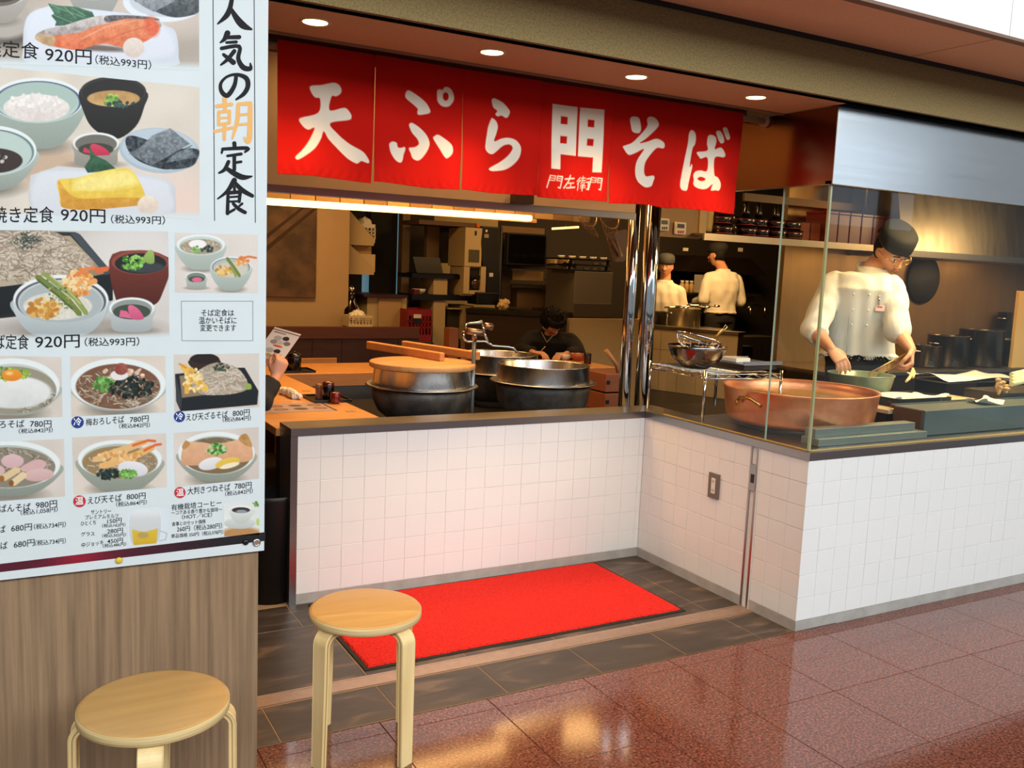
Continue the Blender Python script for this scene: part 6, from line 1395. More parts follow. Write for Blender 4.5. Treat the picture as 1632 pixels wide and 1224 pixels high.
for ang in (math.radians(186), math.radians(6)):
    rr = Rc*1.0; d = Vector((math.cos(ang), math.sin(ang), 0)); n_ = Vector((-d.y, d.x, 0)); c = Vector((ccx, ccy, zt_-.03))+d*rr
    obj('handle', M().tube([c-n_*.07+Vector((0, 0, -.03)), c-n_*.06+d*.012+Vector((0, 0, -.02)), c-n_*.035+d*.035, c+d*.042+Vector((0, 0, .004)), c+n_*.035+d*.035, c+n_*.06+d*.012+Vector((0, 0, -.02)), c+n_*.07+Vector((0, 0, -.03))], .0075, 12), mat('brass', (0.80, 0.60, 0.36), 0.25, 1.0), cp)
    obj('rivet', M().ball(c-n_*.07+Vector((0, 0, -.03))+d*.008, .013, n=12), MATS['brass'], cp)
# stepped steel ledges and steel case in front
sl_ = thing('stepped_ledge', 'two-step stainless ledge just inside the front glass', 'ledge', (3.5, 2.85, .783))
a = at(1299, 697, 2.80).x; b = at(1466, 690, 2.80).x
obj('lower_step', M().box(a-.02, b, 2.76, 2.86, .783, .815), mat('blue_grey_steel', (0.56, 0.60, 0.58), 0.4, 0.7), sl_, .001); obj('upper_step', M().box(a, b-.04, 2.80, 2.86, .8155, .852), MATS['blue_grey_steel'], sl_, .001)
sc2 = thing('counter_fridge', 'blue grey steel refrigerated case along the front glass at the right', 'case', (4.5, 2.9, .783))
a = at(1473, 680, 2.80).x
obj('body', M().box(a, 7.2, 2.80, 2.98, .783, .905), mat('case_steel', (0.44, 0.50, 0.50), 0.35, 0.6, noise=0.3, nscale=4), sc2, .003); obj('side_board', M().box(a-.004, a-.0005, 2.82, 2.975, .783, .90), mat('case_side_brown', (0.36, 0.24, 0.15), 0.5), sc2); obj('top_edge', M().box(a, 7.2, 2.985, 3.0, .89, .912), CHROME, sc2)
zbd = .905
cbd = single('chopping_board', M().box(at(1400, 640, 3.05).x, at(1560, 640, 3.05).x+.15, 2.985, 3.34, .86, .880), mat('floured_board', (0.80, 0.72, 0.58), 0.7, noise=0.3, nscale=6, color2=(0.62, 0.50, 0.36)), 'floured wooden work board between the cauldron and the steel case', 'board', bevel=.003)
single('board_trestle', M().box(at(1400, 640, 3.05).x+.03, at(1560, 640, 3.05).x+.1, 3.02, 3.30, .783, .859), DARKST, 'dark block under the floured board', 'stand')
# green pan
gx, gy, gz = at(1372, 600, 3.40).x, 3.40, .90
gp = thing('green_pan', 'round pale green enamel pan in front of the cook', 'pan', (gx, gy, gz)); Rg = .172
obj('pan_body', M().lathe([(.0005, gz), (Rg*.80, gz), (Rg*.88, gz+.012), (Rg, gz+.10), (Rg*1.03, gz+.104), (Rg*1.02, gz+.108), (Rg*.97, gz+.104), (Rg*.84, gz+.014), (.0005, gz+.012)], (gx, gy, 0), 48), GREENP, gp)
obj('batter', M().lathe([(.0005, gz+.07), (Rg*.93, gz+.07)], (gx, gy, 0), 40), mat('batter', (0.60, 0.62, 0.52), 0.2), gp)
single('pan_stand', M().cyl((gx, gy, 0), .11, .781, gz-.001, 24), DARKST, 'dark ring stand under the green pan', 'stand')
# tray with white paper where the hand lets food down
tr = thing('food_tray', 'dark rectangular tray lined with white paper under the cook left hand', 'tray', (4.2, 3.12, .881))
a, b = at(1408, 625, 3.12).x, at(1490, 625, 3.12).x
mbx = M().box(a, b, 3.02, 3.26, .881, .887)
for q in ((a, b, 3.02, 3.026), (a, b, 3.254, 3.26), (a, a+.006, 3.026, 3.254), (b-.006, b, 3.026, 3.254)): mbx.box(*q, .887, .925)
obj('tray_shell', mbx, mat('tray_dark', (0.20, 0.21, 0.20), 0.3, 0.6), tr)
def paper(x0, x1, y0, y1, z, amp, seed, name, label):
    nx, ny = 26, 20; U, V = np.meshgrid(np.linspace(0, 1, nx), np.linspace(0, 1, ny)); r = np.random.RandomState(seed); ph = r.uniform(0, 6, 5)
    Zp = z+amp*(0.5+0.5*np.sin(U*5+ph[0]+V*3))*(0.4+0.6*np.abs(np.sin(V*4+ph[1]+U*2)))+amp*.8*np.maximum(0, np.abs(U-.5)*2-.75)*4*(np.sin(V*7+ph[2])*.5+.5)
    v = np.stack([x0+(x1-x0)*U+0.01*np.sin(V*6+ph[3]), y0+(y1-y0)*V+.01*np.sin(U*7+ph[4]), Zp], -1).reshape(-1, 3)
    idx = np.arange(nx*ny).reshape(ny, nx); f = np.stack([idx[:-1, :-1], idx[:-1, 1:], idx[1:, 1:], idx[1:, :-1]], -1).reshape(-1, 4)
    mbp_ = M(); mbp_.add(v.tolist(), f.tolist(), True); o = single(name, mbp_, PAPER, label, 'paper'); s_ = o.modifiers.new('t', 'SOLIDIFY'); s_.thickness = .001; return o
paper(a+.01, b-.01, 3.03, 3.25, .893, .040, 3, 'paper_sheet', 'white paper lining the dark tray below the cook hand')
# raised paper tray at right
t2 = thing('paper_tray', 'raised wire tray spread with brightly lit white paper', 'tray', (5.0, 3.6, .90)); a, b = at(1480, 600, 3.55).x, at(1590, 600, 3.55).x
obj('tray_board', M().box(a, b, 3.42, 3.70, .925, .933), STEEL, t2, .002)
for xx in (a+.03, b-.04): obj('foot', M().box(xx, xx+.02, 3.45, 3.66, .781, .925), DARKST, t2)
paper(a, b, 3.40, 3.70, .937, .030, 8, 'paper_sheet', 'white paper lying on the raised wire tray')
paper(at(1545, 632, 2.93).x, at(1575, 632, 2.93).x, 2.83, 2.95, .909, .02, 12, 'crumpled_wrap', 'crumpled clear wrap on the steel case')
# mushrooms and leeks
for i in range(13):
    px_, py_ = 1590+rnd.uniform(-2, 16), 610+rnd.uniform(-6, 24); Y = 3.05+rnd.uniform(-.05, .12); c = at(px_, py_, Y); c.z = max(c.z, .945)
    t = thing('mushroom', 'small beige mushroom in the cluster beside the leeks', 'mushroom', c, 'mushrooms beside the leeks'); obj('cap', M().ball(c+Vector((0, 0, .008)), .016, .016, .011, 12), MUSH, t); obj('stem', M().tube([c+Vector((0, 0, .006)), c+Vector((.004, .01, -.03))], .008, 8), mat('mushroom_stem', (0.82, 0.70, 0.45), 0.6), t)
vb = thing('vegetable_basket', 'shallow steel basket holding mushrooms and leeks at the right', 'basket', (5.2, 3.1, .913)); c = at(1612, 640, 3.05)
obj('basket_shell', M().box(c.x-.14, c.x+.5, 3.01, 3.25, .781, .93), DARKST, vb, .004)
for k in range(4):
    Y = 3.0+.05*k; p0 = at(1612, 612-5*k, Y); p1 = p0+Vector((.35, -.02, .05)); t = thing('leek', 'white and green leek lying right of the mushrooms, %s from the front' % ('first', 'second', 'third', 'fourth')[k], 'leek', p0, 'leeks')
    obj('white_shaft', M().tube([p0, p0+(p1-p0)*.6], .014, 12), mat('leek_white', (0.85, 0.84, 0.66), 0.5), t); obj('green_top', M().tube([p0+(p1-p0)*.6, p1], [.014, .02], 10), GREENV, t)
# wire strainer ladle across the green pan
ws = thing('wire_skimmer', 'long wire mesh skimmer lying across the green pan', 'skimmer', at(1420, 585, 3.4)); q0, q1 = at(1385, 600, 3.40), at(1450, 566, 3.45)
side = Vector((0.3, .25, -.35)).normalized()*.035
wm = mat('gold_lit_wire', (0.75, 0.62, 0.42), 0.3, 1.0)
obj('frame', M().tube([q0+side, q1+side, q1-side, q0-side, q0+side], .0035, 6), wm, ws)
mbm = M()
for i in range(1, 9): mbm.tube([q0+(q1-q0)*i/9+side, q0+(q1-q0)*i/9-side], .0012, 5)
for i in range(1, 6): mbm.tube([q0+side*(1-i/3), q1+side*(1-i/3)], .0012, 5)
obj('mesh_wires', mbm, wm, ws); ws.children[1]['kind'] = 'stuff'
# wire rack with bowl at the side glass
RZ = 1.02
wr = thing('wire_rack', 'chrome wire rack standing behind the low side glass', 'rack', (3.2, 3.6, .78)); c1, c2, c3, c4 = (3.03, 3.88), (3.03, 3.44), (3.46, 3.36), (3.50, 3.88)
for x, y in (c1, c2, c3, c4): obj('post', M().tube([(x, y, .781), (x, y, RZ+.02)], .0075, 10), CHROME, wr)
mbr = M()
loop = [c1, c2, c3, c4, c1]
for (xa_, ya), (xb_, yb) in zip(loop[:-1], loop[1:]):
    for dz in (0, -.022): mbr.tube([(xa_, ya, RZ+dz), (xb_, yb, RZ+dz)], .003, 6)
    n = 8
    for i in range(n):
        za, zb2 = (0, -.022) if i % 2 else (-.022, 0); mbr.tube([(xa_+(xb_-xa_)*i/n, ya+(yb-ya)*i/n, RZ+za), (xa_+(xb_-xa_)*(i+1)/n, ya+(yb-ya)*(i+1)/n, RZ+zb2)], .0018, 5)
for i in range(1, 14): y = 3.44+.42*i/14; mbr.tube([(3.03, y, RZ+.001), (3.47, y, RZ+.001)], .0018, 5)
obj('shelf_wires', mbr, CHROME, wr)
bx = at(1110, 570, 3.66); zb3 = RZ+.004
bw_ = thing('steel_bowl', 'round steel mixing bowl on the wire rack', 'bowl', (bx.x, 3.66, zb3)); Rb = .150
obj('bowl_shell', M().lathe([(.0005, zb3), (Rb*.4, zb3), (Rb*.62, zb3+.018), (Rb*.86, zb3+.055), (Rb*.98, zb3+.10), (Rb*1.03, zb3+.115), (Rb*1.0, zb3+.117), (Rb*.95, zb3+.10), (Rb*.6, zb3+.022), (.0005, zb3+.005)], (bx.x, 3.66, 0), 56), mat('worn_steel_bowl', (0.52, 0.50, 0.49), 0.2, 1.0, noise=0.3, nscale=6), bw_)
sv2 = thing('mesh_strainer', 'tilted wire mesh strainer with a long handle lying in the steel bowl', 'strainer', (bx.x, 3.66, zb3+.12)); c = Vector((bx.x+.0, 3.66, zb3+.135)); Rm = Matrix.Rotation(math.radians(16), 3, 'Y')
rg1 = [c+Rm @ Vector((.115*math.cos(t*math.pi/16), .115*math.sin(t*math.pi/16), .02)) for t in range(33)]
obj('rim', M().tube(rg1, .006, 8, False), CHROME, sv2)
mbm = M()
for hgt, fac in ((.02, 1.0), (-.01, .92), (-.03, .75), (-.045, .5), (-.05, .25)):
    mbm.tube([c+Rm @ Vector((.113*fac*math.cos(t*math.pi/12), .113*fac*math.sin(t*math.pi/12), hgt)) for t in range(25)], .0014, 4, False)
for t in range(16):
    a = t*math.pi/8; mbm.tube([c+Rm @ Vector((.113*f*math.cos(a), .113*f*math.sin(a), h)) for h, f in ((.02, 1.0), (-.01, .92), (-.03, .75), (-.045, .5), (-.05, .05))], .0014, 4, False)
obj('mesh_basket', mbm, CHROME, sv2)
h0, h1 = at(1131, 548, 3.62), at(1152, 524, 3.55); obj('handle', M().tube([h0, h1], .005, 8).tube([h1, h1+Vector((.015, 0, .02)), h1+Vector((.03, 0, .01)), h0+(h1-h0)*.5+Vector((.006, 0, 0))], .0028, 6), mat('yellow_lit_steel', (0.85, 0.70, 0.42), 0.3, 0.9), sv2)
tt = thing('square_tray', 'flat square steel tray beside the bowl on the wire rack', 'tray', (3.45, 3.6, RZ+.004)); a = at(1160, 578, 3.62).x
obj('tray_board', M().box(a+.0, a+.27, 3.50, 3.76, RZ+.030, RZ+.036).box(a, a+.27, 3.50, 3.506, RZ+.036, RZ+.05).box(a, a+.27, 3.754, 3.76, RZ+.036, RZ+.05), mat('tray_steel', (0.60, 0.62, 0.66), 0.3, 0.8), tt, .001); obj('tray_foot', M().box(a+.02, a+.25, 3.52, 3.74, RZ+.004, RZ+.030), DARKST, tt)
obj('white_box', M().box(a+.02, a+.12, 3.58, 3.70, RZ+.037, RZ+.06), PORC, tt, .004)
# hanging strainers left of the columns
Yh = 4.35
for i, (cx_, cy_, r_, lab) in enumerate(((936, 343, 17.5, 'left noodle strainer hanging from the canopy'), (971, 346, 18, 'right noodle strainer hanging from the canopy'))):
    t = thing('hanging_strainer', lab, 'strainer', at(cx_, cy_, Yh), 'noodle strainers hanging from the canopy'); c = at(cx_, cy_, Yh); s_ = 1/(F_PX/zc(c.x, c.y)); R2 = r_*s_
    pts = [c+Vector((R2*math.cos(k*math.pi/18), .03*math.sin(k*math.pi/18), R2*math.sin(k*math.pi/18))) for k in range(37)]
    obj('rim', M().tube(pts, .0045, 8, False), mat('dark_wire', (0.52, 0.42, 0.33), 0.35, 0.9), t)
    mb3 = M()
    tip = at(cx_+18, cy_+38, Yh+.05) if i == 0 else at(cx_+22, cy_+70, Yh+.05)
    for k in range(0, 36, 2): p_ = pts[k]; mb3.tube([p_, p_*.5+c*.2+tip*.3+Vector((0, .05, 0)), p_*.12+tip*.88], .0014, 4, False)
    for f in (.25, .5, .75): mb3.tube([(pp*(1-f)+tip*f)+Vector((0, .04*math.sin(f*3.14), 0)) for pp in pts], .0014, 4, False)
    obj('mesh_basket', mb3, MATS['dark_wire'], t)
    obj('hook', M().tube([pts[9], pts[9]+Vector((0, 0, .06)), Vector((pts[9].x, 4.0, pts[9].z+.10))], .003, 6), MATS['dark_wire'], t)
lb = at(985, 400, Yh+.05); t = thing('brown_scoop', 'long brown wooden scoop hanging below the strainers', 'scoop', lb)
q = [at(967, 372, Yh+.06), at(1000, 366, Yh+.06), at(1000, 412, Yh+.06), at(994, 418, Yh+.06), at(981, 418, Yh+.06)]
obj('scoop_blade', M().loft([q, [v+Vector((0, .02, 0)) for v in q]], True, smooth=False), mat('brown_scoop_wood', (0.30, 0.19, 0.12), 0.5), t, .003)
obj('scoop_handle', M().tube([at(983, 368, Yh+.07), Vector((at(983, 368, Yh+.07).x, Yh+.07, 2.0)), Vector((at(983, 368, Yh+.07).x, 4.0, 2.05))], .008, 8), MATS['brown_scoop_wood'], t)
# dark grey speaker under the curtain
single('ceiling_speaker', rbox(822, 306, 852, 325, 3.90, .06), mat('speaker_brown', (0.28, 0.22, 0.17), 0.5), 'small brown box fixed on the canopy front under the curtain', 'speaker', bevel=.006)
# wooden boxes with a mallet handle by the columns
for k in range(2):
    t = thing('wooden_box', 'stacked reddish wooden box by the columns, %s one' % ('lower', 'upper')[k], 'box', (2.9, 4.75, 0), 'wooden boxes by the columns'); Y = 4.70
    a, b, c0, d0 = rect(965, 604, 1005, 644, Y); h_ = .12; z = .62+k*.125
    obj('case', M().box(a, b, Y, Y+.22, z, z+.115), mat('reddish_wood', (0.45, 0.24, 0.14), 0.5, noise=0.3, stretch=(1, 6, 6)), t, .003); obj('metal_clasp', M().box(a+.005, a+.03, Y-.003, Y, z+.05, z+.075), BLACK, t)
single('box_bench', M().box(a-.05, b+.15, 4.66, 5.0, 0, .618), DARKST, 'dark bench under the wooden boxes beside the stove', 'bench')
dw = single('wooden_mallet_handle', M().tube([at(966, 558, 4.75), at(983, 582, 4.75), at(988, 604, 4.80)], .014, 10), mat('handle_wood', (0.55, 0.38, 0.25), 0.5), 'round wooden handle leaning by the left column', 'handle')
# jars behind the right kettle
c = atz(936, 580, CZ); jar(c.x, c.y, CZ, .03, .09, mat('dark_jar', (0.20, 0.08, 0.05), 0.3), BLACK, 'dark jar with a black lid on the far counter behind the right kettle')
c = atz(926, 576, CZ); bowl(c.x, c.y+.05, CZ+.001, .07, .06, mat('copper_red_bowl', (0.60, 0.30, 0.18), 0.3), 'reddish bowl on the far counter beside the dark jar')
c = atz(905, 574, CZ); bowl(c.x, c.y+.05, CZ+.001, .08, .05, PORC, 'cream bowl on the far counter in front of the bending customer')
c = at(730, 560, 6.3); plain('menu_holder', 716, 523, 731, 556, 6.2, .1, mat('brown_box', (0.42, 0.24, 0.13), 0.5), 'brown wooden box with chopsticks behind the faucet', 'box', z0=CZ+.001)
# fittings in the back kitchen behind the cooks
for k in range(3):
    c = at(1087+k*7.5, 452, 8.4); t = thing('spice_jar', 'cream jar on the back shelf behind the cooks, %s of three' % ('left', 'middle', 'right')[k], 'jar', (c.x, 8.4, 1.28), 'cream jars on the back shelf'); obj('body', M().lathe([(.0005, 1.30), (.028, 1.30), (.03, 1.38), (.018, 1.41), (.0005, 1.41)], (c.x, 8.4, 0), 16), mat('cream_jar', (0.72, 0.60, 0.38), 0.4), t); obj('lid', M().cyl((c.x, 8.4, 0), .022, 1.41, 1.435, 14), WHITEPL, t)
bs = thing('back_shelf', 'steel shelf on the dark wall behind the cooks', 'shelf', (at(1140, 455, 8.3).x, 8.3, 1.25)); obj('board', M().box(at(1078, 455, 8.3).x, at(1215, 460, 8.3).x, 8.3, 8.6, 1.27, 1.299), STEELW, bs)
obj('bracket', M().box(at(1085, 455, 8.3).x, at(1085, 455, 8.3).x+.03, 8.35, 9.0, 1.2, 1.27).box(at(1205, 455, 8.3).x, at(1205, 455, 8.3).x+.03, 8.35, 9.0, 1.2, 1.27), STEELW, bs)
hs = thing('dark_hood', 'dark sloping hood over the range behind the cooks', 'hood', (at(1150, 420, 8.4).x, 8.4, 1.6)); P = [at(1085, 432, 8.5), at(1110, 407, 8.6), at(1196, 412, 8.6), at(1225, 440, 8.5)]
obj('hood_body', M().loft([P, [v+Vector((0, .4, .0)) for v in P]], True, smooth=False), mat('hood_dark', (0.16, 0.12, 0.09), 0.4, 0.5), hs)
obj('range_label', rbox(1089, 395, 1097, 400, 8.55, .01), WHITEPL, hs); obj('range_label', rbox(1177, 395, 1184, 401, 8.55, .01), WHITEPL, hs)
plain('white_container', 1117, 438, 1130, 451, 8.4, .12, PORC, 'white container on the back shelf between the cooks', 'container', z0=1.30)
t = thing('wall_taps', 'pair of chrome taps on the wall right of the standing cook', 'tap', at(1210, 495, 6.6)); Yt = 7.9
for x_ in (1196, 1219): obj('tap_body', M().tube([at(x_, 489, Yt), at(x_, 506, Yt)], .012, 10), CHROME, t)
obj('tap_bridge', M().tube([at(1191, 492, Yt), at(1196, 487, Yt), at(1208, 486, Yt), at(1219, 490, Yt), at(1224, 500, Yt)], .008, 8), CHROME, t)
# steel sink block below
plain('steel_sink', 1145, 537, 1240, 565, 7.35, .3, STEELW, 'low steel sink unit right of the cooks worktop', 'sink', z0=0.0)
stockpot(1165, 545, .10, .06, 6.9, .80, 'low lidded pan in the middle of the right kitchen', DARKST); plain('pan_table', 1135, 552, 1200, 570, 6.75, .4, DARKST, 'dark steel table under the low lidded pan', 'table', z0=0.0).location.z = 0
# dark bin by the passage at left
t = thing('umbrella_bin', 'black round bin in the dark passage behind the timber pier', 'bin', (1.0, 4.35, 0)); c = atz(431, 950, 0)
obj('bin_body', M().lathe([(.0005, .0), (.11, .0), (.125, .46), (.132, .48), (.12, .48), (.10, .02)], (c.x-.0, c.y, 0), 32), mat('bin_black', (0.06, 0.06, 0.06), 0.5, noise=0.4), t)
# ================================================================ PEOPLE
def V(*a): return Vector(a)
def frame(fwd, up=(0, 0, 1)):
    f = Vector(fwd).normalized(); s_ = f.cross(Vector(up)).normalized(); u = s_.cross(f).normalized()
    return s_, f, u                       # side (the person's right), forward, up
def head_into(mb, c, fwd, up=(0, 0, 1), k=1.0):
    s_, f, u = frame(fwd, up); c = Vector(c)
    P = lambda a, b, d: c+(s_*a+f*b+u*d)*k
    n, h = 40, 30; rings = []
    for i in range(h+1):
        ph = -math.pi/2+math.pi*i/h; z = math.sin(ph); cr = max(math.cos(ph), .03); rg = []
        for j in range(n):
            t = 2*math.pi*j/n; x = cr*math.cos(t); y = cr*math.sin(t)
            jaw = max(0, -z-.1); X = .074*x*(1-.32*jaw); Y = (.094 if y < 0 else .088)*y*(1-.12*jaw)+.010*jaw
            Z = .118*z
            if y > 0:
                ex = math.exp(-((abs(X)-.031)/.017)**2-((Z-.008)/.014)**2); Y -= .012*ex*y
                Y += .006*math.exp(-(X/.05)**2-((Z-.035)/.015)**2)                    # brow
                Y += .008*math.exp(-(X/.022)**2-((Z+.062)/.014)**2)                   # lips
                Y += .010*math.exp(-(X/.026)**2-((Z+.098)/.02)**2)                    # chin
                Y += .006*math.exp(-((abs(X)-.042)/.02)**2-((Z+.02)/.02)**2)          # cheek
            if z < -.35 and y < 0: Y *= (1-.35*min(1, (-z-.35)*2))
            rg.append(P(X, Y, Z))
        rings.append(rg)
    mb.loft(rings, True)
    # nose
    mb.tube([P(0, .082, .018), P(0, .093, -.004), P(0, .104, -.026), P(0, .098, -.036), P(0, .084, -.036)], [.007*k, .009*k, .013*k, .012*k, .006*k], 10)
    for sg in (-1, 1):
        mb.ball(P(sg*.011, .093, -.032), .008*k, n=8)
        R = Matrix((s_, f, u)).transposed() @ Matrix.Rotation(sg*.3, 3, 'Z')
        mb.ball(P(sg*.076, -.004, -.004), .008*k, .019*k, .031*k, 12, R=R); mb.ball(P(sg*.074, .004, -.024), .007*k, .011*k, .014*k, 8, R=R)
    return P
def face_parts(root, P, k=1.0, glasses=None, eyes=True, brow=True):
    for sg, nm in ((-1, 'eye'), (1, 'eye')):
        if eyes:
            e = obj('eye', M().ball(P(sg*.031, .070, .008), .0115*k, n=14), EYEW, root)
            obj('iris', M().ball(P(sg*.031, .0795, .006), .0050*k, n=10), BLACK, e)
        if brow: obj('eyebrow', M().tube([P(sg*.014, .091, .030), P(sg*.030, .091, .036), P(sg*.050, .079, .031)], [.003*k, .0035*k, .002*k], 8), HAIR, root)
    obj('lips', M().tube([P(-.022, .090, -.063), P(-.008, .0985, -.060), P(0, .099, -.061), P(.008, .0985, -.060), P(.022, .090, -.063)], [.002*k, .0042*k, .004*k, .0042*k, .002*k], 8).tube([P(-.016, .092, -.068), P(0, .098, -.069), P(.016, .092, -.068)], [.002*k, .0042*k, .002*k], 8), LIP, root)
    if glasses:
        mb = M()
        for sg in (-1, 1):
            pts = [P(sg*.033+.024*math.cos(t*math.pi/10), .103, .003+.016*math.sin(t*math.pi/10)) for t in range(21)]
            mb.tube(pts, .0014*k, 6, False); mb.tube([P(sg*.057, .103, .008), P(sg*.078, .06, .010), P(sg*.082, -.005, .008)], .0014*k, 6)
        mb.tube([P(-.010, .103, .006), P(.010, .103, .006)], .0014*k, 6)
        obj('spectacles', mb, glasses, root)
def hand_into(mb, wrist, direction, palm, side, curl=0.5, k=1.0, spread=.12, pinch=False):
    """wrist point, pointing direction, palm-facing vector, side=+1/-1 picks the thumb side"""
    d = Vector(direction).normalized(); p = Vector(palm); p = (p-d*p.dot(d)).normalized(); s_ = d.cross(p)*side; w_ = Vector(wrist)
    q = lambda a, b, c: w_+(d*a+s_*b+p*c)*k
    # palm as flattened loft
    R = []
    for a, hw, ht in ((-.005, .024, .017), (.015, .030, .016), (.045, .038, .014), (.075, .041, .013), (.088, .038, .011)):
        R.append([q(a, hw*math.cos(t*math.pi/8), ht*math.sin(t*math.pi/8)) for t in range(16)])
    mb.loft(R, True)
    for i, (off, L_) in enumerate(((.029, .072), (.010, .080), (-.009, .074), (-.027, .058))):
        c_ = curl+(0.08*i if not pinch else 0.1*(3-i)*0-.05*i)
        a0 = q(.078, off, 0); dd = (d+s_*spread*(off/.03)).normalized(); ang = .15+c_*.35; pts = [a0]; cur = a0
        for f_, add in ((.45, c_*.55), (.32, c_*.75), (.25, c_*.5)):
            ang += add; v = dd*math.cos(ang)+p*math.sin(ang); cur = cur+v*L_*f_*k; pts.append(cur)
        r_ = .0088*k if i < 3 else .0078*k
        mb.chain(pts, [r_*1.08, r_*1.02, r_*.95, r_*.85], 10)
    th = [q(.018, .026, .004), q(.042, .046, .014), q(.066, .050, .030 if not pinch else .036), q(.088, .044 if not pinch else .036, .040 if not pinch else .056)]
    mb.chain(th, [.013*k, .0115*k, .0105*k, .0088*k], 10)
def torso_into(mb, secs, cap=True, n=28):
    """secs: (centre, side vector, front vector, half width, half depth)"""
    rings = []
    for c, s_, f, hw, hd in secs:
        c, s_, f = Vector(c), Vector(s_).normalized(), Vector(f).normalized()
        rg = []
        for t in range(n):
            a = 2*math.pi*t/n; ca, sa = math.cos(a), math.sin(a)
            e = 0.8; x = math.copysign(abs(ca)**e, ca); y = math.copysign(abs(sa)**e, sa)
            rg.append(c+s_*hw*x+f*hd*y)
        rings.append(rg)
    mb.loft(rings, True)
def person(label, group=None, base=(0, 0, 0)): return thing('person', label, 'person', base, group)

def upright(label, head, fwd_head, neck, shoulders, elbows, wrists, hips_c, fwd_body, knees, ankles, hand_dirs, palms, curl=(.5, .5), sk=1.0, jacket=COTTON, trousers=NAVY, vox=.006, glasses=None, up=(0, 0, 1), pinch=(False, False), sleeve_end=1.0, waist_w=.165, folds=.004, eyes=True, jacket_hem=-.04):
    """order of pairs: (person's right, person's left)"""
    root = person(label, None, (hips_c[0], hips_c[1], 0))
    s_, f, u = frame(fwd_body)
    head, neck, hips_c = Vector(head), Vector(neck), Vector(hips_c)
    SR, SL = map(Vector, shoulders); _m = (SR+SL)/2; shoulders = tuple(q*.93+_m*.07-V(0, 0, .030) for q in (SR, SL)); ss = (SR-SL).normalized(); mid = (SR+SL)/2; hw = (SR-SL).length/2
    body = M(); P = head_into(body, head, fwd_head, up, sk)
    hs, hf, hu = frame(fwd_head, up)
    body.capsule(head-hu*.06*sk-hf*.02*sk, .054*sk, neck, .062*sk, 18)
    f2 = ss.cross(Vector((0, 0, 1))); f2 = f2 if f2.dot(f) > 0 else -f2
    T = [(hips_c-V(0, 0, .06), s_, f, .155, .105), (hips_c+V(0, 0, .02), s_, f, .160, .110), (hips_c*.7+mid*.3, s_, f, .140, .100), (hips_c*.35+mid*.65, (s_+ss), (f+f2), hw*.76, .105), (mid-V(0, 0, .05), ss, f2, hw*.86, .092), (mid+V(0, 0, .015), ss, f2, hw*.60, .058), (neck-V(0, 0, .0), ss, f2, .055, .050)]
    torso_into(body, T)
    arms = []
    for i in (0, 1):
        S, E, W = Vector(shoulders[i]), Vector(elbows[i]), Vector(wrists[i])
        body.chain([S, E, (E*.45+W*.55), W], [.052*sk, .041*sk, .036*sk, .025*sk], 14)
        hand_into(body, W, hand_dirs[i], palms[i], 1 if i == 0 else -1, curl[i], sk, pinch=pinch[i])
    for i, sg in ((0, 1), (1, -1)):
        Hp = hips_c+s_*sg*.085-V(0, 0, .03); K, A_ = Vector(knees[i]), Vector(ankles[i])
        body.chain([Hp, K, K*.55+A_*.45, A_], [.085, .055, .052, .036], 16)
        body.chain([A_-V(0, 0, .02), A_+f*.10-V(0, 0, .045)], [.036, .03], 12)
    o = obj('body', fuse(body, 'body', vox, 3), SKIN, root)
    # jacket
    jk = M()
    T2 = [(hips_c+V(0, 0, jacket_hem), s_, f, waist_w+.028, .146), (hips_c+V(0, 0, .03), s_, f, waist_w+.012, .132), (hips_c*.7+mid*.3, s_, f, waist_w, .125), (hips_c*.35+mid*.65, (s_+ss), (f+f2), hw*.97, .138), (mid-V(0, 0, .05), ss, f2, hw*1.04, .126), (mid+V(0, 0, .035), ss, f2, hw*.86, .088), (neck-V(0, 0, .008), ss, f2, .084, .078), (neck+V(0, 0, .022), ss, f2, .076, .073)]
    torso_into(jk, T2)
    for i in (0, 1):
        S, E, W = Vector(shoulders[i]), Vector(elbows[i]), Vector(wrists[i]); end = E+(W-E)*sleeve_end
        jk.chain([S, S*.5+E*.5, E], [.068*sk, .070*sk, .066*sk], 16)
        if sleeve_end > .1: jk.tube([E-(W-E).normalized()*.02, E*.5+end*.5, end], [.058*sk, .056*sk, .050*sk], 16)
    jo = obj('jacket', fuse(jk, 'jacket', vox+.002, 3, folds, 9.0, seed=len(label) % 7), jacket, root)
    # trousers and apron
    tr_ = M()
    for i, sg in ((0, 1), (1, -1)):
        Hp = hips_c+s_*sg*.085-V(0, 0, .02); K, A_ = Vector(knees[i]), Vector(ankles[i])
        tr_.tube([Hp+V(0, 0, .04), Hp-V(0, 0, .02), K, A_+V(0, 0, .01)], [.10, .102, .080, .066], 18)
    tr_.ball(hips_c-V(0, 0, .02), .165, .13, .10, 18)
    torso_into(tr_, [(hips_c-V(0, 0, .06), s_, f, .165, .125), (hips_c+V(0, 0, .03), s_, f, waist_w-.022, .117), (hips_c*.84+mid*.16+V(0, 0, .02), s_, f, waist_w-.034, .106)])
    obj('trousers', fuse(tr_, 'trousers', .010, 2, .003, 7), trousers, root)
    for i in (0, 1):
        A_ = Vector(ankles[i]); sh = M(); sh.chain([V(A_.x, A_.y, .045), V(A_.x, A_.y, .045)+f*.14], [.044, .038], 12)
        obj('shoe', fuse(sh, 'shoe', .008, 2), BLACK, root)
    face_parts(root, P, sk, glasses, eyes)
    return root, P, (s_, f, u, f2, ss, mid, hw)
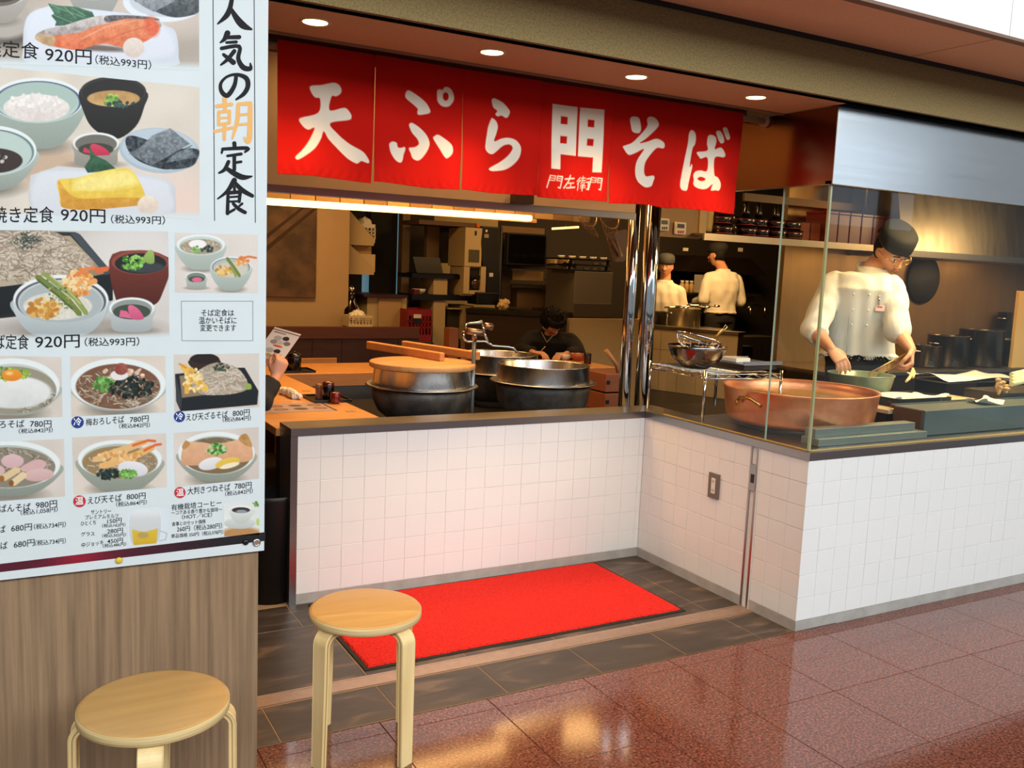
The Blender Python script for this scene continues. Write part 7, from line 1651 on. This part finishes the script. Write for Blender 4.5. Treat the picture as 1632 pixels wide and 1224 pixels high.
def hat_into(root, P, material, kind='cap', k=1.0, hair=True):
    if hair:
        hb = M(); rg = []
        for (zz, rx, ry) in ((-.050, .070, .080), (-.02, .080, .094), (.03, .083, .097), (.06, .076, .090)):
            rg.append([P(rx*math.cos(t*math.pi/14), -.012+ry*math.sin(t*math.pi/14)*(1 if math.sin(t*math.pi/14) < 0 else .35), zz) for t in range(28)])
        hb.loft(rg, True); obj('hair', hb, HAIR, root)
    ht = M()
    if kind == 'cap':                    # flat topped cook's cap, tied behind
        prof = [(.080, .098, .042, 0.), (.088, .106, .050, 0), (.090, .108, .085, -.002), (.090, .107, .118, -.006), (.078, .094, .132, -.010), (.05, .06, .138, -.012), (.004, .005, .139, -.012)]
    else:
        prof = [(.082, .098, .030, 0.), (.090, .106, .045, 0), (.095, .112, .080, -.008), (.088, .104, .115, -.012), (.065, .08, .135, -.014), (.03, .04, .145, -.014), (.004, .005, .147, -.014)]
    rg = [[P(rx*math.cos(t*math.pi/18), dy+ry*math.sin(t*math.pi/18), z) for t in range(36)] for rx, ry, z, dy in prof]
    ht.loft(rg, True); obj('cap', ht, material, root, label='dark cook cap')
    if kind == 'cap': obj('cap_tie', M().tube([P(0, -.105, .055), P(.015, -.125, .045), P(.02, -.13, .02)], [.012*k, .009*k, .006*k], 8).tube([P(0, -.105, .055), P(-.018, -.122, .04), P(-.02, -.125, .01)], [.012*k, .009*k, .006*k], 8), material, root)

# ---- the frying cook behind the glass
Yk = 3.78
toC = (-Vector(at(1380, 480, Yk))+Vector((0, 0, 1.5))); toC.z = 0; toC.normalize()
camR = Vector(CR)
hd_c = at(1421, 399, 3.72)
f_head = camR*.56+toC*.80+V(0, 0, -.72)
neckp = at(1390, 432, 3.82)
SRp, SLp = at(1324, 444, 3.88), at(1427, 450, 3.64)
ERp, ELp = at(1297, 527, 3.84), at(1431, 527, 3.56)
WRp, WLp = at(1324, 556, 3.60), at(1452, 557, 3.44)
hips = at(1364, 590, 3.86); 
hips.z = 1.0
bodyf = (toC*.75+V(.1, -.9, 0)*.5)
s_, f_, u_ = frame(bodyf)
kn = [hips+s_*.09+V(0, 0, -.47)+f_*.02, hips-s_*.09+V(0, 0, -.47)+f_*.02]; an = [V(k.x, k.y, .07)-f_*.02 for k in kn]
hip = hips.copy()
cook, P, fr_ = upright('cook in a white jacket and black cap frying food behind the glass', hd_c, f_head, neckp, (SRp, SLp), (ERp, ELp), (WRp, WLp), hip, bodyf, kn, an,
    [(at(1347, 581, 3.50)-WRp), V(0, 0, -1)+(at(1458, 580, 3.36)-WLp).normalized()*.6], [f_*-.7+V(0, 0, -.6), -camR+toC*-.3], curl=(.45, .9), sk=1.12, glasses=mat('gold_wire', (0.75, 0.62, 0.42), .2, 1.0), up=(camR*-.12+V(0, 0, 1)), pinch=(False, True), sleeve_end=.30, vox=.0052, waist_w=.212, folds=.0065, jacket_hem=.065)
hat_into(cook, P, HATM, 'cap', 1.12)
s2, f2_, u2, ff, ss, mid, hw = fr_
# stand collar, placket, buttons, badge and pen
cl_r = [neckp+ss*.093*math.cos(t*math.pi/14)+ff*.088*math.sin(t*math.pi/14)+V(0, 0, .010-.030*math.sin(t*math.pi/14)) for t in range(29)]
cb_ = M(); cb_.loft([[p-V(0, 0, .02) for p in cl_r], [p+V(0, 0, .022) for p in cl_r], [p+V(0, 0, .022)-(p-neckp).normalized()*.008 for p in cl_r], [p-V(0, 0, .02)-(p-neckp).normalized()*.008 for p in cl_r]], False, closed=False)
obj('collar', cb_, COTTON, cook)
front = lambda a, z, o=.0: (mid*(1-max(0, (mid.z-z)/(mid.z-hips.z)))+hip*max(0, (mid.z-z)/(mid.z-hips.z))) + ss*a + ff*(.132+o-.02*(abs(a)/.15)**2) + V(0, 0, 0)
def fpt(a, z, o=0.0):
    t = max(0, (mid.z-z)/(mid.z-hips.z)); c = mid*(1-t)+hip*t; q = c+ss*a+ff*(math.sqrt(max(.02, 1-(a/.24)**2))*.138+o); q.z = z; return q
pk = M()
pk.tube([fpt(.075, mid.z-.05, .004), fpt(.080, mid.z-.18, .006), fpt(.082, mid.z-.34, .004), fpt(.080, hips.z+.0, .002)], .0028, 6)
obj('placket_edge', pk, mat('cotton_shade_seam', (0.72, 0.71, 0.67), .8), cook)
for z in (.08, .17, .26):
    for a in (.065, -.02): obj('button', M().ball(fpt(a, mid.z-z, .006), .0065, n=10), WHITEPL, cook)
bdg = fpt(-.085, mid.z-.155, .010)
obj('name_badge', M().obox(bdg, ss*.026, ff*.0015, V(0, 0, .018)), mat('pink_badge', (0.86, 0.70, 0.68), .5), cook)
obj('badge_text', M().obox(bdg+ff*.002+V(0, 0, .006), ss*.012, ff*.0006, V(0, 0, .003)), mat('badge_print', (0.45, 0.25, 0.25), .6), cook)
obj('pen', M().tube([fpt(-.075, mid.z-.09, .012), fpt(-.078, mid.z-.14, .012)], .004, 8).ball(fpt(-.075, mid.z-.088, .014), .007, n=10), CHROME, cook)
# noodle strip of food held in the left hand
tip = WLp+V(0, 0, -1)*.10
fs = thing('battered_prawn', 'strand of pale food hanging from the cook left hand over the tray', 'food', at(1455, 600, 3.30)); q0 = at(1455, 587, 3.36)
obj('food_strand', M().tube([q0, at(1453, 596, 3.32), at(1449, 603, 3.28), at(1444, 608, 3.24)], [.006, .009, .009, .006], 8).tube([q0, at(1457, 595, 3.33), at(1455, 602, 3.29)], [.006, .009, .006], 8), mat('batter_cream', (0.82, 0.72, 0.52), .6), fs)

# ---- two cooks further back
def simple_cook(label, hx, hy, Yh, face, bodyf, sw, cap, hip_h, headk=1.0, jacket=COTTON, glasses=None, eyes=True, kind='soft', sho_dy=46, hxn=0, arms='down', hem=-.04):
    h = at(hx, hy, Yh); n = h+V(0, 0, -.165*headk)+Vector(bodyf).normalized()*-.02+Vector((hxn, 0, 0))
    s_, f, u = frame(bodyf); m_ = n+V(0, 0, -.06)
    S = [m_+s_*sw, m_-s_*sw]; 
    if arms == 'down': E = [S[0]+V(0, 0, -.27)+s_*.05-f*.02, S[1]+V(0, 0, -.27)-s_*.05-f*.02]; W = [E[0]+f*.22+V(0, 0, -.05)-s_*.03, E[1]+f*.22+V(0, 0, -.05)+s_*.03]
    hp = V(m_.x, m_.y, hip_h); kn = [hp+s_*.09+V(0, 0, -hip_h*.48), hp-s_*.09+V(0, 0, -hip_h*.48)]; an = [V(k.x, k.y, .07) for k in kn]
    r, P, fr = upright(label, h, face, n, S, E, W, hp, bodyf, kn, an, [f+V(0, 0, -.2), f+V(0, 0, -.2)], [V(0, 0, -1), V(0, 0, -1)], sk=headk, jacket=jacket, vox=.009, glasses=glasses, eyes=eyes, sleeve_end=.85, folds=.006, jacket_hem=hem)
    hat_into(r, P, cap, kind, headk); return r, P
toC2 = (V(0, 0, 1.5)-at(1065, 440, 7.9)); toC2.z = 0; toC2.normalize()
simple_cook('cook in a dark grey cap and glasses facing the viewer in the back kitchen', 1061, 425, 7.75, toC2-camR*.15+V(0, 0, -.05), toC2-camR*.2, .165, mat('slate_cap', (0.22, 0.24, 0.25), .8), .92, 0.98, glasses=mat('dark_frame', (0.12, .08, .06), .3))
simple_cook('cook in a white jacket seen from behind in the back kitchen', 1143, 407, 7.9, -toC2*.55-camR*.85, -toC2*.75-camR*.45+V(0, 0, 0), .20, HATM, 1.05, 1.0, eyes=False, hxn=.085, hem=.05)

# ---- customer bending over at the far counter
Yb = 6.62
hb = at(880, 512, Yb); toC3 = (V(0, 0, 1.5)-hb); toC3.z = 0; toC3.normalize()
fh = toC3*.55+camR*.45+V(0, 0, -.75); fb = toC3*.8-camR*.1; s_, f, u = frame(fb)
nb_ = hb-f*.10+V(0, 0, -.085)-camR*.03; m_ = nb_-f*.05+V(0, 0, -.05); hp = V(m_.x-f.x*.22, m_.y-f.y*.22, .52)
S = [m_+s_*.185, m_-s_*.185]; E = [S[0]+f*.12+s_*.06+V(0, 0, -.22), S[1]+f*.10-s_*.08+V(0, 0, -.22)]
E[0].z = max(E[0].z, .80); E[1].z = max(E[1].z, .80)
W = [at(850, 562, 6.42), at(902, 566, 6.45)]; W[0].z = max(W[0].z, .80); W[1].z = .80
kn = [hp+f*.36+s_*.11+V(0, 0, -.02), hp+f*.36-s_*.11+V(0, 0, -.02)]; an = [V(k.x, k.y, .07) for k in kn]
SWEAT = mat('dark_sweater', (0.075, 0.07, 0.07), .9, bump=.3, bscale=60)
bend, P, fr3 = upright('customer with black hair and glasses bending over the far counter', hb, fh, nb_, S, E, W, hp, fb, kn, an, [camR*.8+f*.4, -camR*.5+f*.5], [V(0, 0, -1), V(0, 0, -1)], sk=1.03, jacket=SWEAT, trousers=NAVY, vox=.008, glasses=BLACK, up=V(0, 0, 1)+toC3*.3, folds=.005, sleeve_end=.9, waist_w=.16)
hr = M(); rg = []
for i in range(13):
    ph = -0.30+(math.pi/2+.28)*i/12; z = .132*math.sin(ph)+.006; cr = math.cos(min(ph, 1.55))
    ring = []
    for t in range(32):
        a = t*math.pi/16; sy = math.sin(a); front_ = max(0, sy)
        ring.append(P(.094*cr*math.cos(a), -.008+.108*cr*sy*(1 if z > .045 or sy < 0.2 else .72), z+(.0 if sy < .3 else 0)))
    rg.append(ring)
hr.loft(rg, True)
for i in range(16):
    a = .35+i*(math.pi-.7)/15; hr.tube([P(.080*math.cos(a), .085*math.sin(a), .085), P(.090*math.cos(a), .100*math.sin(a), .055), P(.088*math.cos(a)*1.02, .102*math.sin(a), .024)], [.016, .014, .003], 7)
obj('hair', fuse(hr, 'hair', .005, 1, .006, 34), HAIR, bend)
obj('collar_trim', M().tube([nb_+s_*.06+f*.09+V(0, 0, -.01), nb_+f*.15+V(0, 0, -.09), nb_-s_*.06+f*.09+V(0, 0, -.01)], .004, 6), mat('pale_trim', (0.62, 0.60, 0.56), .8), bend)
obj('chopsticks', M().tube([W[0]+V(0, 0, .0)+camR*.05, at(869, 556, 6.40)+V(0, 0, .02)], .003, 6), LIDWOOD, bend)

# ---- customer at the left, mostly behind the pier, reading a menu card
cy_ = 4.62
f = V(.95, .1, 0).normalized(); s_, f, u = frame(f)
hdp = V(.80, 4.76, 1.22); nk = hdp+V(-.03, 0, -.17); m_ = nk+V(0, 0, -.06); hp = V(.70, 4.75, .50)
S = [m_+s_*.19, m_-s_*.19]
W = [at(440, 600, 4.56), at(427, 576, 4.86)]
E = [at(417, 636, 4.50), S[1]+f*.18+V(0, 0, -.20)]
kn = [hp+f*.34+s_*.1, hp+f*.34-s_*.1]; an = [V(k.x, k.y, .07) for k in kn]
rd_, P, fr4 = upright('customer in a dark puffy jacket holding up a menu card, mostly hidden by the pier', hdp, f+V(0, 0, -.2), nk, S, E, W, hp, f, kn, an, [V(.35, .05, .9), V(.3, -.2, .9)], [V(0, 1, 0), V(0, -1, 0)], curl=(.7, .7), sk=1.0, jacket=CHARC, vox=.008, folds=.009, sleeve_end=.82)
hr = M(); rg = []
for i in range(10):
    ph = -0.2+(math.pi/2+.18)*i/9; z = .128*math.sin(ph)+.006; cr = math.cos(min(ph, 1.55))
    rg.append([P(.086*cr*math.cos(t*math.pi/14), -.012+.10*cr*math.sin(t*math.pi/14)*(1 if math.sin(t*math.pi/14) < .2 or z > .06 else .6), z) for t in range(28)])
hr.loft(rg, True); obj('hair', fuse(hr, 'hair', .007, 2), HAIR, rd_)
# menu card held up
Ym2 = 4.66; mc = [at(438, 521, Ym2), at(480, 533, Ym2-.02), at(448, 578, Ym2), at(405, 566, Ym2+.02)]
nx, ny = 90, 110; U, Vv = np.meshgrid(np.linspace(0, 1, nx), np.linspace(0, 1, ny)); A4 = [np.array(p) for p in mc]
Vt = (A4[0][None, None]*(1-U[..., None])+A4[1][None, None]*U[..., None])*(1-Vv[..., None])+(A4[3][None, None]*(1-U[..., None])+A4[2][None, None]*U[..., None])*Vv[..., None]
c = np.ones(U.shape+(3,))*H('e9dccb'); c[(Vv > .05) & (Vv < .075)] = H('5a3c34'); c[(abs(Vv-.13) < .018) & (abs(U-.3) < .22)] = H('8a7a6c')
for (u0, v0, ru, rv, cc) in ((.35, .30, .14, .08, 'b7b1a2'), (.62, .26, .12, .07, '33302c'), (.3, .44, .13, .07, '9a9284'), (.52, .42, .12, .07, 'c9c2b2'), (.76, .40, .12, .07, '7f7a70'), (.52, .54, .18, .035, 'd7603a'), (.35, .72, .15, .08, 'b7b1a2'), (.62, .70, .12, .07, '33302c'), (.78, .83, .10, .06, '7f7a70'), (.4, .87, .16, .05, 'c0a04a')):
    c[(((U-u0)/ru)**2+((Vv-v0)/rv)**2) < 1] = H(cc)
me = colour_mesh('menu_card', Vt.reshape(-1, 3), nx, ny, c.reshape(-1, 3), PRINT)
o = single('menu_card', me, PRINT, 'printed menu card with dish pictures held up beside the pier edge', 'menu card'); sm_ = o.modifiers.new('t', 'SOLIDIFY'); sm_.thickness = .0015

# seats under the two seated customers
def counter_seat(cx, cy, label):
    t = thing('counter_stool', label, 'stool', (cx, cy, 0), 'stools under the seated customers')
    obj('seat', M().lathe([(.0005, .405), (.16, .405), (.165, .40), (.165, .375), (.0005, .375)], (cx, cy, 0), 32), DARKWOOD, t)
    for k in range(4):
        a = math.pi/4+k*math.pi/2; obj('leg', M().tube([(cx+.11*math.cos(a), cy+.11*math.sin(a), .375), (cx+.14*math.cos(a), cy+.14*math.sin(a), 0)], .013, 8), BLACK, t)
counter_seat(.68, 4.75, 'dark round stool under the customer reading the menu card')
counter_seat(hp.x if False else bend.location.x, bend.location.y, 'dark round stool under the customer bending over the far counter')
